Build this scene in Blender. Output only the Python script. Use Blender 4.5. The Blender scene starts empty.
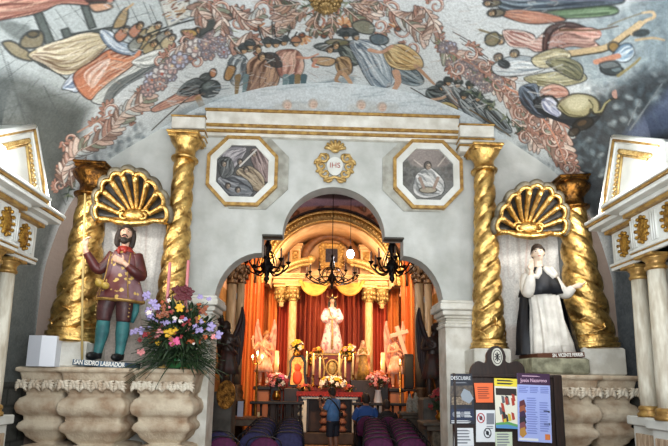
import bpy, bmesh, math, random
import numpy as np
from mathutils import Vector, Matrix
from mathutils.geometry import tessellate_polygon
random.seed(7); RNG = np.random.RandomState(7)
C = bpy.context.scene.collection
PI = math.pi
# ------------------------------------------------------------------ camera
PITCH, YAW, ROLL, FOC, CY = 9.165, 1.662, .843, 480., 302.53
CAMP = np.array([-.172, 0., 1.68])
def _basis():
    p, y, r = map(math.radians, (PITCH, YAW, ROLL))
    f = np.array([math.sin(y)*math.cos(p), math.cos(y)*math.cos(p), math.sin(p)])
    rt = np.array([math.cos(y), -math.sin(y), 0.]); u = np.cross(rt, f)
    return math.cos(r)*rt+math.sin(r)*u, math.cos(r)*u-math.sin(r)*rt, f
CR, CU, CF = _basis()
cd = bpy.data.cameras.new('camera'); cam = bpy.data.objects.new('camera', cd); C.objects.link(cam)
cd.sensor_width = 36; cd.lens = FOC/668*36; cd.shift_y = (CY-223)/668; cd.clip_start = .05; cd.clip_end = 200
cam.matrix_world = Matrix(((CR[0], CU[0], -CF[0], CAMP[0]), (CR[1], CU[1], -CF[1], CAMP[1]), (CR[2], CU[2], -CF[2], CAMP[2]), (0, 0, 0, 1)))
bpy.context.scene.camera = cam
def ray(x, y): return CF*FOC+(x-334)*CR-(y-CY)*CU
def P(x, y, Y):                       # the point of the plane at depth Y seen at photo position x, y
    v = ray(x, y); p = CAMP+v*(Y-CAMP[1])/v[1]; return float(p[0]), float(p[2])
def PX(x, y, X):
    v = ray(x, y); p = CAMP+v*(X-CAMP[0])/v[0]; return float(p[1]), float(p[2])
# ------------------------------------------------------------------ world, exposure, large lights
sc = bpy.context.scene
sc.view_settings.view_transform = 'Standard'; sc.view_settings.look = 'None'
sc.view_settings.exposure = 0.0; sc.view_settings.gamma = 1.0; sc.view_settings.use_curve_mapping = False
w = bpy.data.worlds.new('world'); sc.world = w; w.use_nodes = True
w.node_tree.nodes['Background'].inputs[0].default_value = (.75, .82, .9, 1); w.node_tree.nodes['Background'].inputs[1].default_value = .25
def light(name, kind, loc, energy, col, size=.1, target=None, spot=None, sizey=None):
    d = bpy.data.lights.new(name, kind); d.energy = energy; d.color = col
    if kind == 'AREA':
        d.size = size
        if sizey: d.shape = 'RECTANGLE'; d.size_y = sizey
    else: d.shadow_soft_size = size
    if kind == 'SPOT': d.spot_size = math.radians(spot); d.spot_blend = .6
    o = bpy.data.objects.new(name, d); C.objects.link(o); o.location = loc
    if target is not None:
        o.rotation_euler = (Vector(target)-Vector(loc)).to_track_quat('-Z', 'Y').to_euler()
    return o
light('nave_daylight', 'AREA', (0, -2.6, 5.0), 240, (.93, .97, 1.0), 5.2, (0, 6.5, 3.4), sizey=3.0)
light('nave_upper_light', 'AREA', (0, .6, 2.3), 330, (.95, .98, 1.0), 2.4, (0, 4.2, 6.2))
WARM = (1.0, .52, .2)
for sx in (-1, 1):
    light('chancel_flood', 'SPOT', (.1+sx*2.0, 10.6, 4.7), 700, (1, .62, .3), .25, (.15+sx*.7, 15, 2.9), 95)
    light('vault_flood', 'POINT', (.12+sx*1.45, 13.25, 5.0), 75, (1, .78, .52), .15)
    light('altar_glow', 'POINT', (.12+sx*1.25, 12.9, 2.15), 14, (1, .55, .22), .15)
# ------------------------------------------------------------------ helpers
def lin(c):
    if isinstance(c, str): c = tuple(int(c[i:i+2], 16) for i in (1, 3, 5))
    return tuple((v/255/12.92 if v/255 <= .04045 else ((v/255+.055)/1.055)**2.4) for v in c)
class MB:
    def __init__(s): s.v = []; s.f = []; s.sm = []
    def add(s, V, F, smooth=True):
        n = len(s.v); s.v += [tuple(map(float, p)) for p in V]
        s.f += [tuple(i+n for i in f) for f in F]; s.sm += [smooth]*len(F)
    def box(s, c, d, rz=0, taper=1.0, bev=0):
        x, y, z = d[0]/2, d[1]/2, d[2]/2; V = []
        b = min(bev, x*.9, y*.9, z*.9)
        if b <= 0:
            for sz in (-1, 1):
                t = taper if sz > 0 else 1
                V += [(-x*t, -y*t, sz*z), (x*t, -y*t, sz*z), (x*t, y*t, sz*z), (-x*t, y*t, sz*z)]
            F = [(3, 2, 1, 0), (4, 5, 6, 7), (0, 1, 5, 4), (1, 2, 6, 5), (2, 3, 7, 6), (3, 0, 4, 7)]
        else:
            rings = [(x-b, y-b, -z), (x, y, -z+b), (x, y, z-b), (x-b, y-b, z)]
            for (a, q, zz) in rings:
                k = b*.6
                V += [(-a+k, -q, zz), (a-k, -q, zz), (a, -q+k, zz), (a, q-k, zz), (a-k, q, zz), (-a+k, q, zz), (-a, q-k, zz), (-a, -q+k, zz)]
            F = [tuple(range(7, -1, -1)), tuple(range(24, 32))]
            for r in range(3):
                for i in range(8):
                    j = (i+1) % 8; F.append((r*8+i, r*8+j, r*8+8+j, r*8+8+i))
        cr, sr = math.cos(rz), math.sin(rz)
        s.add([(c[0]+p[0]*cr-p[1]*sr, c[1]+p[0]*sr+p[1]*cr, c[2]+p[2]) for p in V], F, False); return s
    def tube(s, pts, rad, n=8, cap=True, flat=1.0):
        pts = [Vector(p) for p in pts]
        if not hasattr(rad, '__len__'): rad = [rad]*len(pts)
        V = []; prev = None
        for i, p in enumerate(pts):
            t = (pts[min(i+1, len(pts)-1)]-pts[max(i-1, 0)])
            t = t.normalized() if t.length > 1e-9 else Vector((0, 0, 1))
            a = prev if prev is not None else (Vector((0, 1, 0)) if abs(t.y) < .9 else Vector((1, 0, 0)))
            a = (a-t*a.dot(t)); a = a.normalized() if a.length > 1e-6 else t.orthogonal().normalized()
            b = t.cross(a); prev = a
            for k in range(n):
                q = 2*PI*k/n; V.append(p+(a*math.cos(q)*flat+b*math.sin(q))*rad[i])
        F = []
        for i in range(len(pts)-1):
            for k in range(n):
                j = (k+1) % n; F.append((i*n+k, i*n+j, (i+1)*n+j, (i+1)*n+k))
        if cap: F += [tuple(range(n-1, -1, -1)), tuple(range((len(pts)-1)*n, len(pts)*n))]
        s.add(V, F); return s
    def loft(s, rings, cap=True, smooth=True):
        n = len(rings[0]); V = [p for r in rings for p in r]; F = []
        for i in range(len(rings)-1):
            for k in range(n):
                j = (k+1) % n; F.append((i*n+k, i*n+j, (i+1)*n+j, (i+1)*n+k))
        if cap: F += [tuple(range(n-1, -1, -1)), tuple(range((len(rings)-1)*n, len(rings)*n))]
        s.add(V, F, smooth); return s
    def lathe(s, prof, c=(0, 0, 0), n=20, a0=0, a1=2*PI, smooth=True):
        full = abs(a1-a0-2*PI) < 1e-6; m = n if full else n+1
        rings = [[(c[0]+r*math.cos(a0+(a1-a0)*k/n), c[1]+r*math.sin(a0+(a1-a0)*k/n), c[2]+z) for k in range(m)] for r, z in prof]
        if full: return s.loft(rings, True, smooth)
        V = [p for r in rings for p in r]
        s.add(V, [(i*m+k, i*m+k+1, (i+1)*m+k+1, (i+1)*m+k) for i in range(len(prof)-1) for k in range(n)], smooth); return s
    def ball(s, c, r, n=12, m=8, rot=None):
        if not hasattr(r, '__len__'): r = (r, r, r)
        V = []; F = []
        for i in range(m+1):
            a = PI*i/m
            for k in range(n):
                b = 2*PI*k/n; V.append(Vector((r[0]*math.sin(a)*math.cos(b), r[1]*math.sin(a)*math.sin(b), -r[2]*math.cos(a))))
        if rot is not None: V = [rot @ p for p in V]
        V = [p+Vector(c) for p in V]
        for i in range(m):
            for k in range(n):
                j = (k+1) % n; F.append((i*n+k, i*n+j, (i+1)*n+j, (i+1)*n+k))
        s.add(V, F); return s
    def prism(s, poly, y0, y1, axis='y', smooth=False):
        # poly in (x, z) for axis y, (y, z) for axis x, (x, y) for axis z
        mk = {'y': lambda a, b, d: (a, d, b), 'x': lambda a, b, d: (d, a, b), 'z': lambda a, b, d: (a, b, d)}[axis]
        n = len(poly); V = [mk(a, b, y0) for a, b in poly]+[mk(a, b, y1) for a, b in poly]
        T = tessellate_polygon([[Vector((a, b, 0)) for a, b in poly]])
        F = [tuple(t) for t in T]+[tuple(i+n for i in reversed(t)) for t in T]
        F += [(i, (i+1) % n, n+(i+1) % n, n+i) for i in range(n)]
        s.add(V, F, smooth); return s
    def build(s, name, m, parent=None, off=None, remesh=None):
        me = bpy.data.meshes.new(name)
        V = s.v
        if off is not None: V = [(p[0]-off[0], p[1]-off[1], p[2]-off[2]) for p in V]
        me.from_pydata(V, [], s.f); me.polygons.foreach_set('use_smooth', s.sm)
        bm = bmesh.new(); bm.from_mesh(me); bmesh.ops.recalc_face_normals(bm, faces=bm.faces); bm.to_mesh(me); bm.free()
        if m is not None: me.materials.append(m)
        o = bpy.data.objects.new(name, me); C.objects.link(o)
        if parent is not None: o.parent = parent
        if remesh:
            md = o.modifiers.new('r', 'REMESH'); md.mode = 'VOXEL'; md.voxel_size = remesh; md.use_smooth_shade = True
            m2 = o.modifiers.new('s', 'SMOOTH'); m2.iterations = 3; m2.factor = .5
            dg = bpy.context.evaluated_depsgraph_get(); me2 = bpy.data.meshes.new_from_object(o.evaluated_get(dg))
            o.modifiers.clear(); o.data = me2
            me2.polygons.foreach_set('use_smooth', [True]*len(me2.polygons))
            if m is not None and not me2.materials: me2.materials.append(m)
        return o
def tag(o, label=None, cat=None, group=None, kind=None):
    if label: o['label'] = label
    if cat: o['category'] = cat
    if group: o['group'] = group
    if kind: o['kind'] = kind
    return o
def thing(name, loc, label, cat, group=None, rz=0):
    o = bpy.data.objects.new(name, None); C.objects.link(o); o.location = loc; o.rotation_euler.z = rz; o.empty_display_size = .1
    return tag(o, label, cat, group)
def dup(o, parent=None):
    c = o.copy(); C.objects.link(c)
    if parent is not None: c.parent = parent
    for ch in list(o.children): dup(ch, c)
    return c
def smooth(pts, n=6, closed=False):       # Catmull-Rom
    p = [np.array(q, float) for q in pts]; m = len(p); out = []
    for i in range(m if closed else m-1):
        a, b, c, d = (p[(i-1) % m], p[i], p[(i+1) % m], p[(i+2) % m]) if closed else (p[max(i-1, 0)], p[i], p[i+1], p[min(i+2, m-1)])
        for k in range(n):
            t = k/n; out.append(.5*((2*b)+(-a+c)*t+(2*a-5*b+4*c-d)*t*t+(-a+3*b-3*c+d)*t**3))
    if not closed: out.append(p[-1])
    return out
def arc(cx, cz, rx, rz, a0, a1, n=16):
    return [(cx+rx*math.cos(math.radians(a0+(a1-a0)*i/n)), cz+rz*math.sin(math.radians(a0+(a1-a0)*i/n))) for i in range(n+1)]
# ------------------------------------------------------------------ materials
def mat(name, col, rough=.6, metal=0., col2=None, scale=8., bump=0., bscale=None, emit=None, stretch=None, lo=.35, hi=.65, detail=4.):
    m = bpy.data.materials.new(name); m.use_nodes = True; nt = m.node_tree; b = nt.nodes['Principled BSDF']
    c = lin(col)+(1,); b.inputs['Base Color'].default_value = c; b.inputs['Roughness'].default_value = rough; b.inputs['Metallic'].default_value = metal
    L = nt.links.new
    tc = nt.nodes.new('ShaderNodeTexCoord'); src = tc.outputs['Object']
    if stretch:
        mp = nt.nodes.new('ShaderNodeMapping'); mp.inputs['Scale'].default_value = stretch; L(src, mp.inputs[0]); src = mp.outputs[0]
    if col2:
        n = nt.nodes.new('ShaderNodeTexNoise'); n.inputs['Scale'].default_value = scale; n.inputs['Detail'].default_value = detail; L(src, n.inputs['Vector'])
        r = nt.nodes.new('ShaderNodeValToRGB'); r.color_ramp.elements[0].position = lo; r.color_ramp.elements[1].position = hi
        r.color_ramp.elements[0].color = c; r.color_ramp.elements[1].color = lin(col2)+(1,)
        L(n.outputs['Fac'], r.inputs[0]); L(r.outputs[0], b.inputs['Base Color'])
    if bump:
        n2 = nt.nodes.new('ShaderNodeTexNoise'); n2.inputs['Scale'].default_value = bscale or scale*3; n2.inputs['Detail'].default_value = 3; L(src, n2.inputs['Vector'])
        bp = nt.nodes.new('ShaderNodeBump'); bp.inputs['Strength'].default_value = bump; bp.inputs['Distance'].default_value = .02
        L(n2.outputs['Fac'], bp.inputs['Height']); L(bp.outputs[0], b.inputs['Normal'])
    if emit:
        b.inputs['Emission Color'].default_value = lin(emit[0])+(1,); b.inputs['Emission Strength'].default_value = emit[1]
    return m
def paint_mat(name, rough=.85, bump=.15):
    m = bpy.data.materials.new(name); m.use_nodes = True; nt = m.node_tree; b = nt.nodes['Principled BSDF']; b.inputs['Roughness'].default_value = rough
    at = nt.nodes.new('ShaderNodeAttribute'); at.attribute_name = 'paint'
    tc = nt.nodes.new('ShaderNodeTexCoord'); n = nt.nodes.new('ShaderNodeTexNoise'); n.inputs['Scale'].default_value = 38; n.inputs['Detail'].default_value = 5
    nt.links.new(tc.outputs['Object'], n.inputs['Vector'])
    mp = nt.nodes.new('ShaderNodeMapRange'); mp.inputs[1].default_value = .3; mp.inputs[2].default_value = .7; mp.inputs[3].default_value = .82; mp.inputs[4].default_value = 1.14
    nt.links.new(n.outputs['Fac'], mp.inputs[0])
    mx = nt.nodes.new('ShaderNodeVectorMath'); mx.operation = 'SCALE'
    nt.links.new(at.outputs['Color'], mx.inputs[0]); nt.links.new(mp.outputs[0], mx.inputs['Scale']); nt.links.new(mx.outputs[0], b.inputs['Base Color'])
    return m
M = {}
M['gold'] = mat('gilding', (228, 190, 116), .36, 1., (128, 88, 44), 14, .4, 55, lo=.42, hi=.75)
M['golddark'] = mat('dark_and_shaded_gilding', (150, 104, 48), .4, 1., (62, 42, 24), 12, .7, 40)  # darker gilding; on the thick columns' capitals it paints in their shadow
M['goldpaint'] = mat('gold_paint', (190, 154, 88), .42, .5, (144, 108, 58), 14, .2)
M['palegold'] = mat('pale_gold', (206, 178, 116), .45, .4, (160, 124, 66), 20, .2)
M['stone'] = mat('carved_stone', (212, 198, 174), .85, 0, (158, 128, 100), 5, .5, 40, lo=.4, hi=.72)
M['stonelight'] = mat('pale_carved_stone', (224, 216, 198), .85, 0, (190, 170, 146), 9, .4, 40)
M['white'] = mat('white_lime_paint', (216, 215, 207), .8, 0, (186, 182, 170), 5, .25, 30)
M['white2'] = mat('white_gloss_paint', (214, 216, 211), .5, 0, (194, 194, 186), 4, .05)
M['graywhite'] = mat('grey_stone_paint', (172, 172, 162), .8, 0, (136, 134, 124), 6, .3, 30)
M['marblepanel'] = mat('brown_marbling', (150, 122, 100), .6, 0, (208, 188, 160), 6, .05, stretch=(9, 9, 1.2))
M['colmarble'] = mat('cream_marbled_paint', (222, 218, 202), .5, 0, (186, 176, 156), 5, .03, stretch=(5, 5, 1))
M['iron'] = mat('wrought_iron', (26, 24, 25), .45, .7)
M['darkwood'] = mat('dark_wood', (44, 26, 20), .45, 0, (24, 15, 12), 6, .1, stretch=(8, 8, 1))
M['wood'] = mat('brown_wood', (128, 84, 50), .5, 0, (90, 56, 34), 6, .1, stretch=(8, 1, 8))
# ------------------------------------------------------------------ painter: colours laid on a wall surface
def vnoise(h, w_, sc_, seed):
    r = np.random.RandomState(seed); gh, gw = int(h/sc_)+3, int(w_/sc_)+3; g = r.rand(gh, gw)
    y = np.arange(h)/sc_; x = np.arange(w_)/sc_; yi = y.astype(int); xi = x.astype(int)
    fy = (y-yi)[:, None]; fx = (x-xi)[None]; fy = fy*fy*(3-2*fy); fx = fx*fx*(3-2*fx)
    a = g[yi][:, xi]; b = g[yi][:, xi+1]; c = g[yi+1][:, xi]; d = g[yi+1][:, xi+1]
    return a*(1-fx)*(1-fy)+b*fx*(1-fy)+c*(1-fx)*fy+d*fx*fy
class Canvas:
    def __init__(s, u0, v0, u1, v1, du, fmap, base, seed=1):
        s.u0, s.v0, s.du = u0, v0, du; s.w = int((u1-u0)/du)+2; s.h = int((v1-v0)/du)+2; s.fmap = fmap
        s.a = np.zeros((s.h, s.w, 3)); s.a[:] = lin(base); s.seed = seed
        s.n = vnoise(s.h, s.w, 3., seed)*.5+vnoise(s.h, s.w, 9., seed+1)*.5
    def mp(s, pts):
        return np.array([[(q[0]-s.u0)/s.du, (q[1]-s.v0)/s.du] for q in (s.fmap(*p) for p in pts)])
    def blend(s, x0, y0, al, col):
        h, w_ = al.shape; r = s.a[y0:y0+h, x0:x0+w_]; r[:] = r*(1-al[..., None])+np.array(lin(col))*al[..., None]
    def win(s, q, pad):
        x0 = max(0, int(q[:, 0].min()-pad)); x1 = min(s.w, int(q[:, 0].max()+pad)+2); y0 = max(0, int(q[:, 1].min()-pad)); y1 = min(s.h, int(q[:, 1].max()+pad)+2)
        return x0, y0, x1, y1
    def mask(s, q, soft=.7):
        x0, y0, x1, y1 = s.win(q, 3)
        if x1 <= x0 or y1 <= y0: return None
        X, Y = np.meshgrid(np.arange(x0, x1), np.arange(y0, y1)); ins = np.zeros(X.shape, bool); d2 = np.full(X.shape, 1e9)
        for i in range(len(q)):
            ax, ay = q[i]; bx, by = q[(i+1) % len(q)]
            if ay != by:
                t = (Y-ay)/(by-ay); ins ^= ((ay > Y) != (by > Y)) & (X < ax+t*(bx-ax))
            L = (bx-ax)**2+(by-ay)**2+1e-9; t = np.clip(((X-ax)*(bx-ax)+(Y-ay)*(by-ay))/L, 0, 1)
            d2 = np.minimum(d2, (X-ax-t*(bx-ax))**2+(Y-ay-t*(by-ay))**2)
        sd = np.sqrt(d2)*np.where(ins, 1, -1); return x0, y0, np.clip(sd/soft+.5, 0, 1), sd
    def poly(s, pts, col, edge=None, ew=1.0, smo=True, al=1., soft=.8):
        q = s.mp(smooth(pts, 5, True) if smo and len(pts) > 2 else pts); r = s.mask(q, soft)
        if r is None: return
        x0, y0, m, sd = r; n = s.n[y0:y0+m.shape[0], x0:x0+m.shape[1]]
        s.blend(x0, y0, m*al*(.86+.14*n), col)
        if edge: s.blend(x0, y0, np.clip(ew+.6-np.abs(sd), 0, 1)*.85, edge)
    def ell(s, cx, cy, rx, ry, rot, col, edge=None, al=1., soft=.8):
        c, n = math.cos(math.radians(rot)), math.sin(math.radians(rot))
        s.poly([(cx+rx*math.cos(t)*c-ry*math.sin(t)*n, cy+rx*math.cos(t)*n+ry*math.sin(t)*c) for t in np.linspace(0, 2*PI, 13)[:-1]], col, edge, 1., False, al, soft)
    def line(s, pts, col, w0=1., w1=None, al=1., curve=True):
        if w1 is None: w1 = w0
        pp = smooth(pts, 6) if curve and len(pts) > 2 else [np.array(p, float) for p in pts]; q = s.mp(pp)
        lp = sum(np.hypot(*(pp[i+1]-pp[i])) for i in range(len(pp)-1))+1e-6; lq = np.hypot(*np.diff(q, axis=0).T).sum(); k = lq/lp
        x0, y0, x1, y1 = s.win(q, max(w0, w1)*k+2)
        if x1 <= x0 or y1 <= y0: return
        X, Y = np.meshgrid(np.arange(x0, x1), np.arange(y0, y1)); m = np.zeros(X.shape)
        for i in range(len(q)-1):
            ax, ay = q[i]; bx, by = q[i+1]; L = (bx-ax)**2+(by-ay)**2+1e-9; t = np.clip(((X-ax)*(bx-ax)+(Y-ay)*(by-ay))/L, 0, 1)
            d = np.hypot(X-ax-t*(bx-ax), Y-ay-t*(by-ay)); f = i/max(1, len(q)-1); hw = (w0*(1-f)+w1*f)*k/2
            m = np.maximum(m, np.clip(hw-d+.5, 0, 1)*min(1, .35+hw))
        s.blend(x0, y0, m*al, col)
    def drape(s, pts, col, dark, hi, n=7, edge='#3a3330', seed=0, ang=None):
        sp = smooth(pts, 5, True); s.poly(pts, col, edge, .8); q = s.mp(sp); r = s.mask(q, 1.5)
        if r is None: return
        x0, y0, m, _ = r; R = random.Random(seed+len(pts)*31+int(pts[0][0])); p = np.array(sp, float); N = len(p)
        if ang is None: d = ((p[:, None]-p[None])**2).sum(-1); i, j = np.unravel_index(d.argmax(), d.shape)
        else: a = p@np.array([math.cos(math.radians(ang)), math.sin(math.radians(ang))]); i, j = int(a.argmin()), int(a.argmax())
        def path(a, b):
            k = [(a+t) % N for t in range((b-a) % N+1)]; w_ = p[k]; L = np.concatenate([[0], np.cumsum(np.hypot(*np.diff(w_, axis=0).T))]); t = np.linspace(0, L[-1], 14); return np.stack([np.interp(t, L, w_[:, 0]), np.interp(t, L, w_[:, 1])], 1)
        A = path(i, j); B = path(j, i)[::-1]; wid = np.hypot(*(A-B).T).max()
        keep = s.a[y0:y0+m.shape[0], x0:x0+m.shape[1]].copy(); K = n*2
        for k in range(K):
            f = (k+.5)/K; a = R.randrange(0, 4); e = R.randrange(9, 15); wob = np.array([.05*math.sin(t*.9+k*2.1+seed)+R.uniform(-.02, .02) for t in range(14)])
            g = np.clip(f+wob, .02, .98)[:, None]; ln = (A*(1-g)+B*g)[a:e]
            s.line(list(ln[::2]), (dark, hi, dark if k % 4 else hi)[k % 3 if k % 5 else 1], wid/K*R.uniform(.9, 1.9)+.3, wid/K*.3+.2, R.uniform(.55, .9))
            if k % 4 == 0: s.line(list(ln[::2]), '#2e2826', .7, .3, .7)
        g = .86; s.line(list((A*(1-g)+B*g)[1:-1:2]), dark, wid*.12, wid*.1, .5)
        now = s.a[y0:y0+m.shape[0], x0:x0+m.shape[1]]; now[:] = keep*(1-m[..., None])+now*m[..., None]
    def acan(s, pts, w_, seed=0, pal=('#ac8474', '#ccb0a0', '#e9dcd0', '#94786a', '#868e7c', '#d8c6b8', '#b9c0be')):
        R = random.Random(seed+int(pts[0][0])); pp = smooth(pts, 7); n = len(pp)
        for i in range(1, n-1):
            t = pp[i+1]-pp[i-1]; t = t/(np.hypot(*t)+1e-6); nn = np.array([-t[1], t[0]])*(1 if i % 2 else -1); k = w_*(.45+.75*math.sin(PI*i/n))*R.uniform(.75, 1.2); p_ = pp[i]
            s.poly([p_-t*k*.45, p_+nn*k*.55-t*k*.1, p_+nn*k+t*k*.75, p_+nn*k*.7+t*k*.9, p_+nn*k*.2+t*k*.6, p_+t*k*.5], R.choice(pal), '#54403a', .5); s.line([p_, p_+nn*k*.45+t*k*.3, p_+nn*k*.85+t*k*.7], R.choice(['#f0e2d6', '#6a4a40']), .9, .3, .8)
        s.line(pp[::3], '#6a4a40', 1.4, .8); s.line([q+np.array([.6, -.6]) for q in pp[::3]], '#ecd8c8', .9, .4)
    def head(s, x, y, r=4., rot=0, skin='#b99a76', hair='#4a3a2c'):
        c, n = math.cos(math.radians(rot)), math.sin(math.radians(rot)); L = lambda a, b: (x+(a*c-b*n)*r, y+(a*n+b*c)*r)
        r *= .84; hair = random.choice([hair, '#5c4836', '#3a3430', '#6d5a44', '#57504a']); s.ell(*L(-.1, -.15), r*.95, r*1.1, rot, hair, '#2c2824', .9); s.ell(*L(.16, .16), r*.62, r*.82, rot, skin, None)
        s.line([L(-.3, 0), L(-.02, 0)], '#3a2a22', .7); s.line([L(.25, 0), L(.5, 0)], '#3a2a22', .7); s.line([L(-.1, .55), L(.32, .55)], '#8a4a3c', .7); s.ell(*L(.25, -.3), r*.3, r*.22, rot, '#d9c09c', None, .7)
    def scroll(s, x, y, r, rot, turn=1, col='#a87c6c', hi='#ecdccf', w_=2.8):
        pts = []
        for i in range(15):
            t = i/14; a = math.radians(rot)+turn*t*1.65*2*PI*.72; rr = r*(1-.8*t); pts.append((x+math.cos(a)*rr, y+math.sin(a)*rr))
        s.line(pts, '#5b3a34', w_*1.25, w_*.7); s.line(pts, col, w_, w_*.45); s.line([(px+.5, py-.5) for px, py in pts], hi, w_*.4, .3)
        for k in range(5):
            a = math.radians(rot)+turn*k*.42; s.poly([(x+math.cos(a)*r, y+math.sin(a)*r), (x+math.cos(a+turn*.3)*r*1.5, y+math.sin(a+turn*.3)*r*1.5), (x+math.cos(a+turn*.42)*r*1.05, y+math.sin(a+turn*.42)*r*1.05)], ('#8d6a58', '#b98d78', '#6f7a62', '#c4a596', '#7c5448')[k], '#4a3a34', .7); s.line([(x+math.cos(a)*r, y+math.sin(a)*r), (x+math.cos(a+turn*.25)*r*1.4, y+math.sin(a+turn*.25)*r*1.4)], col, 1.6, .5)
    def leafs(s, pts, n, col='#58644f', ln=6., seed=0):
        R = random.Random(seed+n); pp = smooth(pts, 8)
        s.line(pts, col, 1.2, .7)
        for i in range(n):
            p = pp[R.randrange(len(pp))]; a = R.uniform(0, 2*PI); q = (p[0]+math.cos(a)*ln, p[1]+math.sin(a)*ln)
            s.line([p, ((p[0]+q[0])/2+R.uniform(-1, 1), (p[1]+q[1])/2+R.uniform(-1, 1)), q], R.choice([col, '#3c4a3e', '#7c866a']), 2., .4)
    def flower(s, x, y, r, col, R):
        r *= 1.35
        for k in range(7):
            a = k*.898+R.random()*.4; s.ell(x+math.cos(a)*r*.6, y+math.sin(a)*r*.6, r*.5, r*.36, math.degrees(a), col, '#6a6468', .95)
        for k in range(4):
            a = k*1.57+R.random(); s.ell(x+math.cos(a)*r*.28, y+math.sin(a)*r*.28, r*.34, r*.24, math.degrees(a)+90, R.choice(['#eceae6', col, '#c9a49a']), '#8a7c7c', .9)
        s.ell(x, y, r*.18, r*.18, 0, R.choice(['#b06a4c', '#a9584a', '#d8c29a']), None)
    def garland(s, pts, n, sp=6., seed=0):
        R = random.Random(seed); pp = smooth(pts, 10); s.leafs(pts, n*2, '#55624c', 7., seed)
        for i in range(n):
            p = pp[int(len(pp)*i/n)]; s.flower(p[0]+R.uniform(-sp, sp), p[1]+R.uniform(-sp, sp), R.uniform(2.6, 4.6), R.choice(['#cfb0a8', '#b4bcd4', '#dcd8d4', '#c49684', '#c4c2d0', '#dcc4b4']), R)
    def foliage(s, pts, n, cols, ln=4., seed=0):
        R = random.Random(seed); q = np.array(pts, float); lo, hi = q.min(0), q.max(0); from_ = 0
        while from_ < n:
            x, y = R.uniform(lo[0], hi[0]), R.uniform(lo[1], hi[1]); ins = False
            for i in range(len(q)):
                (ax, ay), (bx, by) = q[i], q[(i+1) % len(q)]
                if (ay > y) != (by > y) and x < ax+(y-ay)/(by-ay)*(bx-ax): ins = not ins
            from_ += 1
            if ins: s.ell(x, y, R.uniform(.5, 1)*ln, R.uniform(.25, .6)*ln, R.uniform(0, 180), R.choice(cols), None, R.uniform(.25, .55), 3.5)
    def age(s, amt=.18):
        n = vnoise(s.h, s.w, 40, s.seed+5)*.6+vnoise(s.h, s.w, 12, s.seed+6)*.4; s.a *= (1-amt/2+amt*n)[..., None]
        n = np.random.RandomState(s.seed).rand(s.h, s.w); s.a *= (.95+.1*n)[..., None]
def painted_mesh(name, V, F, cols, m, parent=None):
    me = bpy.data.meshes.new(name); me.from_pydata(V, [], F) if isinstance(V, list) else None
    if not isinstance(V, list):
        me.vertices.add(len(V)); me.vertices.foreach_set('co', V.astype(np.float32).ravel()); nf = len(F)
        me.loops.add(nf*4); me.loops.foreach_set('vertex_index', F.astype(np.int32).ravel()); me.polygons.add(nf)
        me.polygons.foreach_set('loop_start', np.arange(nf, dtype=np.int32)*4); me.update(calc_edges=True); me.validate()
    at = me.attributes.new('paint', 'FLOAT_COLOR', 'POINT'); cc = np.ones((len(me.vertices), 4), np.float32); cc[:, :3] = cols; at.data.foreach_set('color', cc.ravel())
    me.polygons.foreach_set('use_smooth', [True]*len(me.polygons)); me.materials.append(m)
    o = bpy.data.objects.new(name, me); C.objects.link(o)
    if parent is not None: o.parent = parent
    return o
def gridF(h, w_):
    i = np.arange(h*w_).reshape(h, w_); return np.stack([i[:-1, :-1], i[:-1, 1:], i[1:, 1:], i[1:, :-1]], -1).reshape(-1, 4)
PAINT = paint_mat('mural_paint')
# ------------------------------------------------------------------ the vault: profile across the nave, painted
D = 6.5
half = [(3.95, 0), (3.95, 1.4), (3.95, 2.7), (3.9, 3.3), (3.68, 4.05), (3.28, 4.64), (2.68, 5.1), (1.9, 5.6), (1.0, 5.92), (0, 6.03)]
hs = [tuple(p) for p in smooth(half, 14)]
prof = np.array([(-x, z) for x, z in hs][:-1]+[p for p in reversed(hs)])       # left floor -> crown -> right floor
seg = np.hypot(*np.diff(prof, axis=0).T); S = np.concatenate([[0], np.cumsum(seg)])
def VM(px, py):
    v = ray(px, py); d = np.array([v[0], v[2]]); o = np.array([CAMP[0], CAMP[2]]); A = prof[:-1]-o; B = prof[1:]-o
    ca = d[0]*A[:, 1]-d[1]*A[:, 0]; cb = d[0]*B[:, 1]-d[1]*B[:, 0]
    ok = np.where((ca*cb <= 0) & (((A+B)/2)@d > 0))[0]
    if not len(ok): return 0., 0.
    i = ok[0]; f = ca[i]/(ca[i]-cb[i]+1e-12); q = A[i]+(B[i]-A[i])*f; t = (q@d)/(d@d)
    return float(S[i]+seg[i]*f), float(v[1]*t)
cv = Canvas(1.6, 2.9, S[-1]-1.6, D+.05, .0115, VM, '#ccd2d3', 3)
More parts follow.
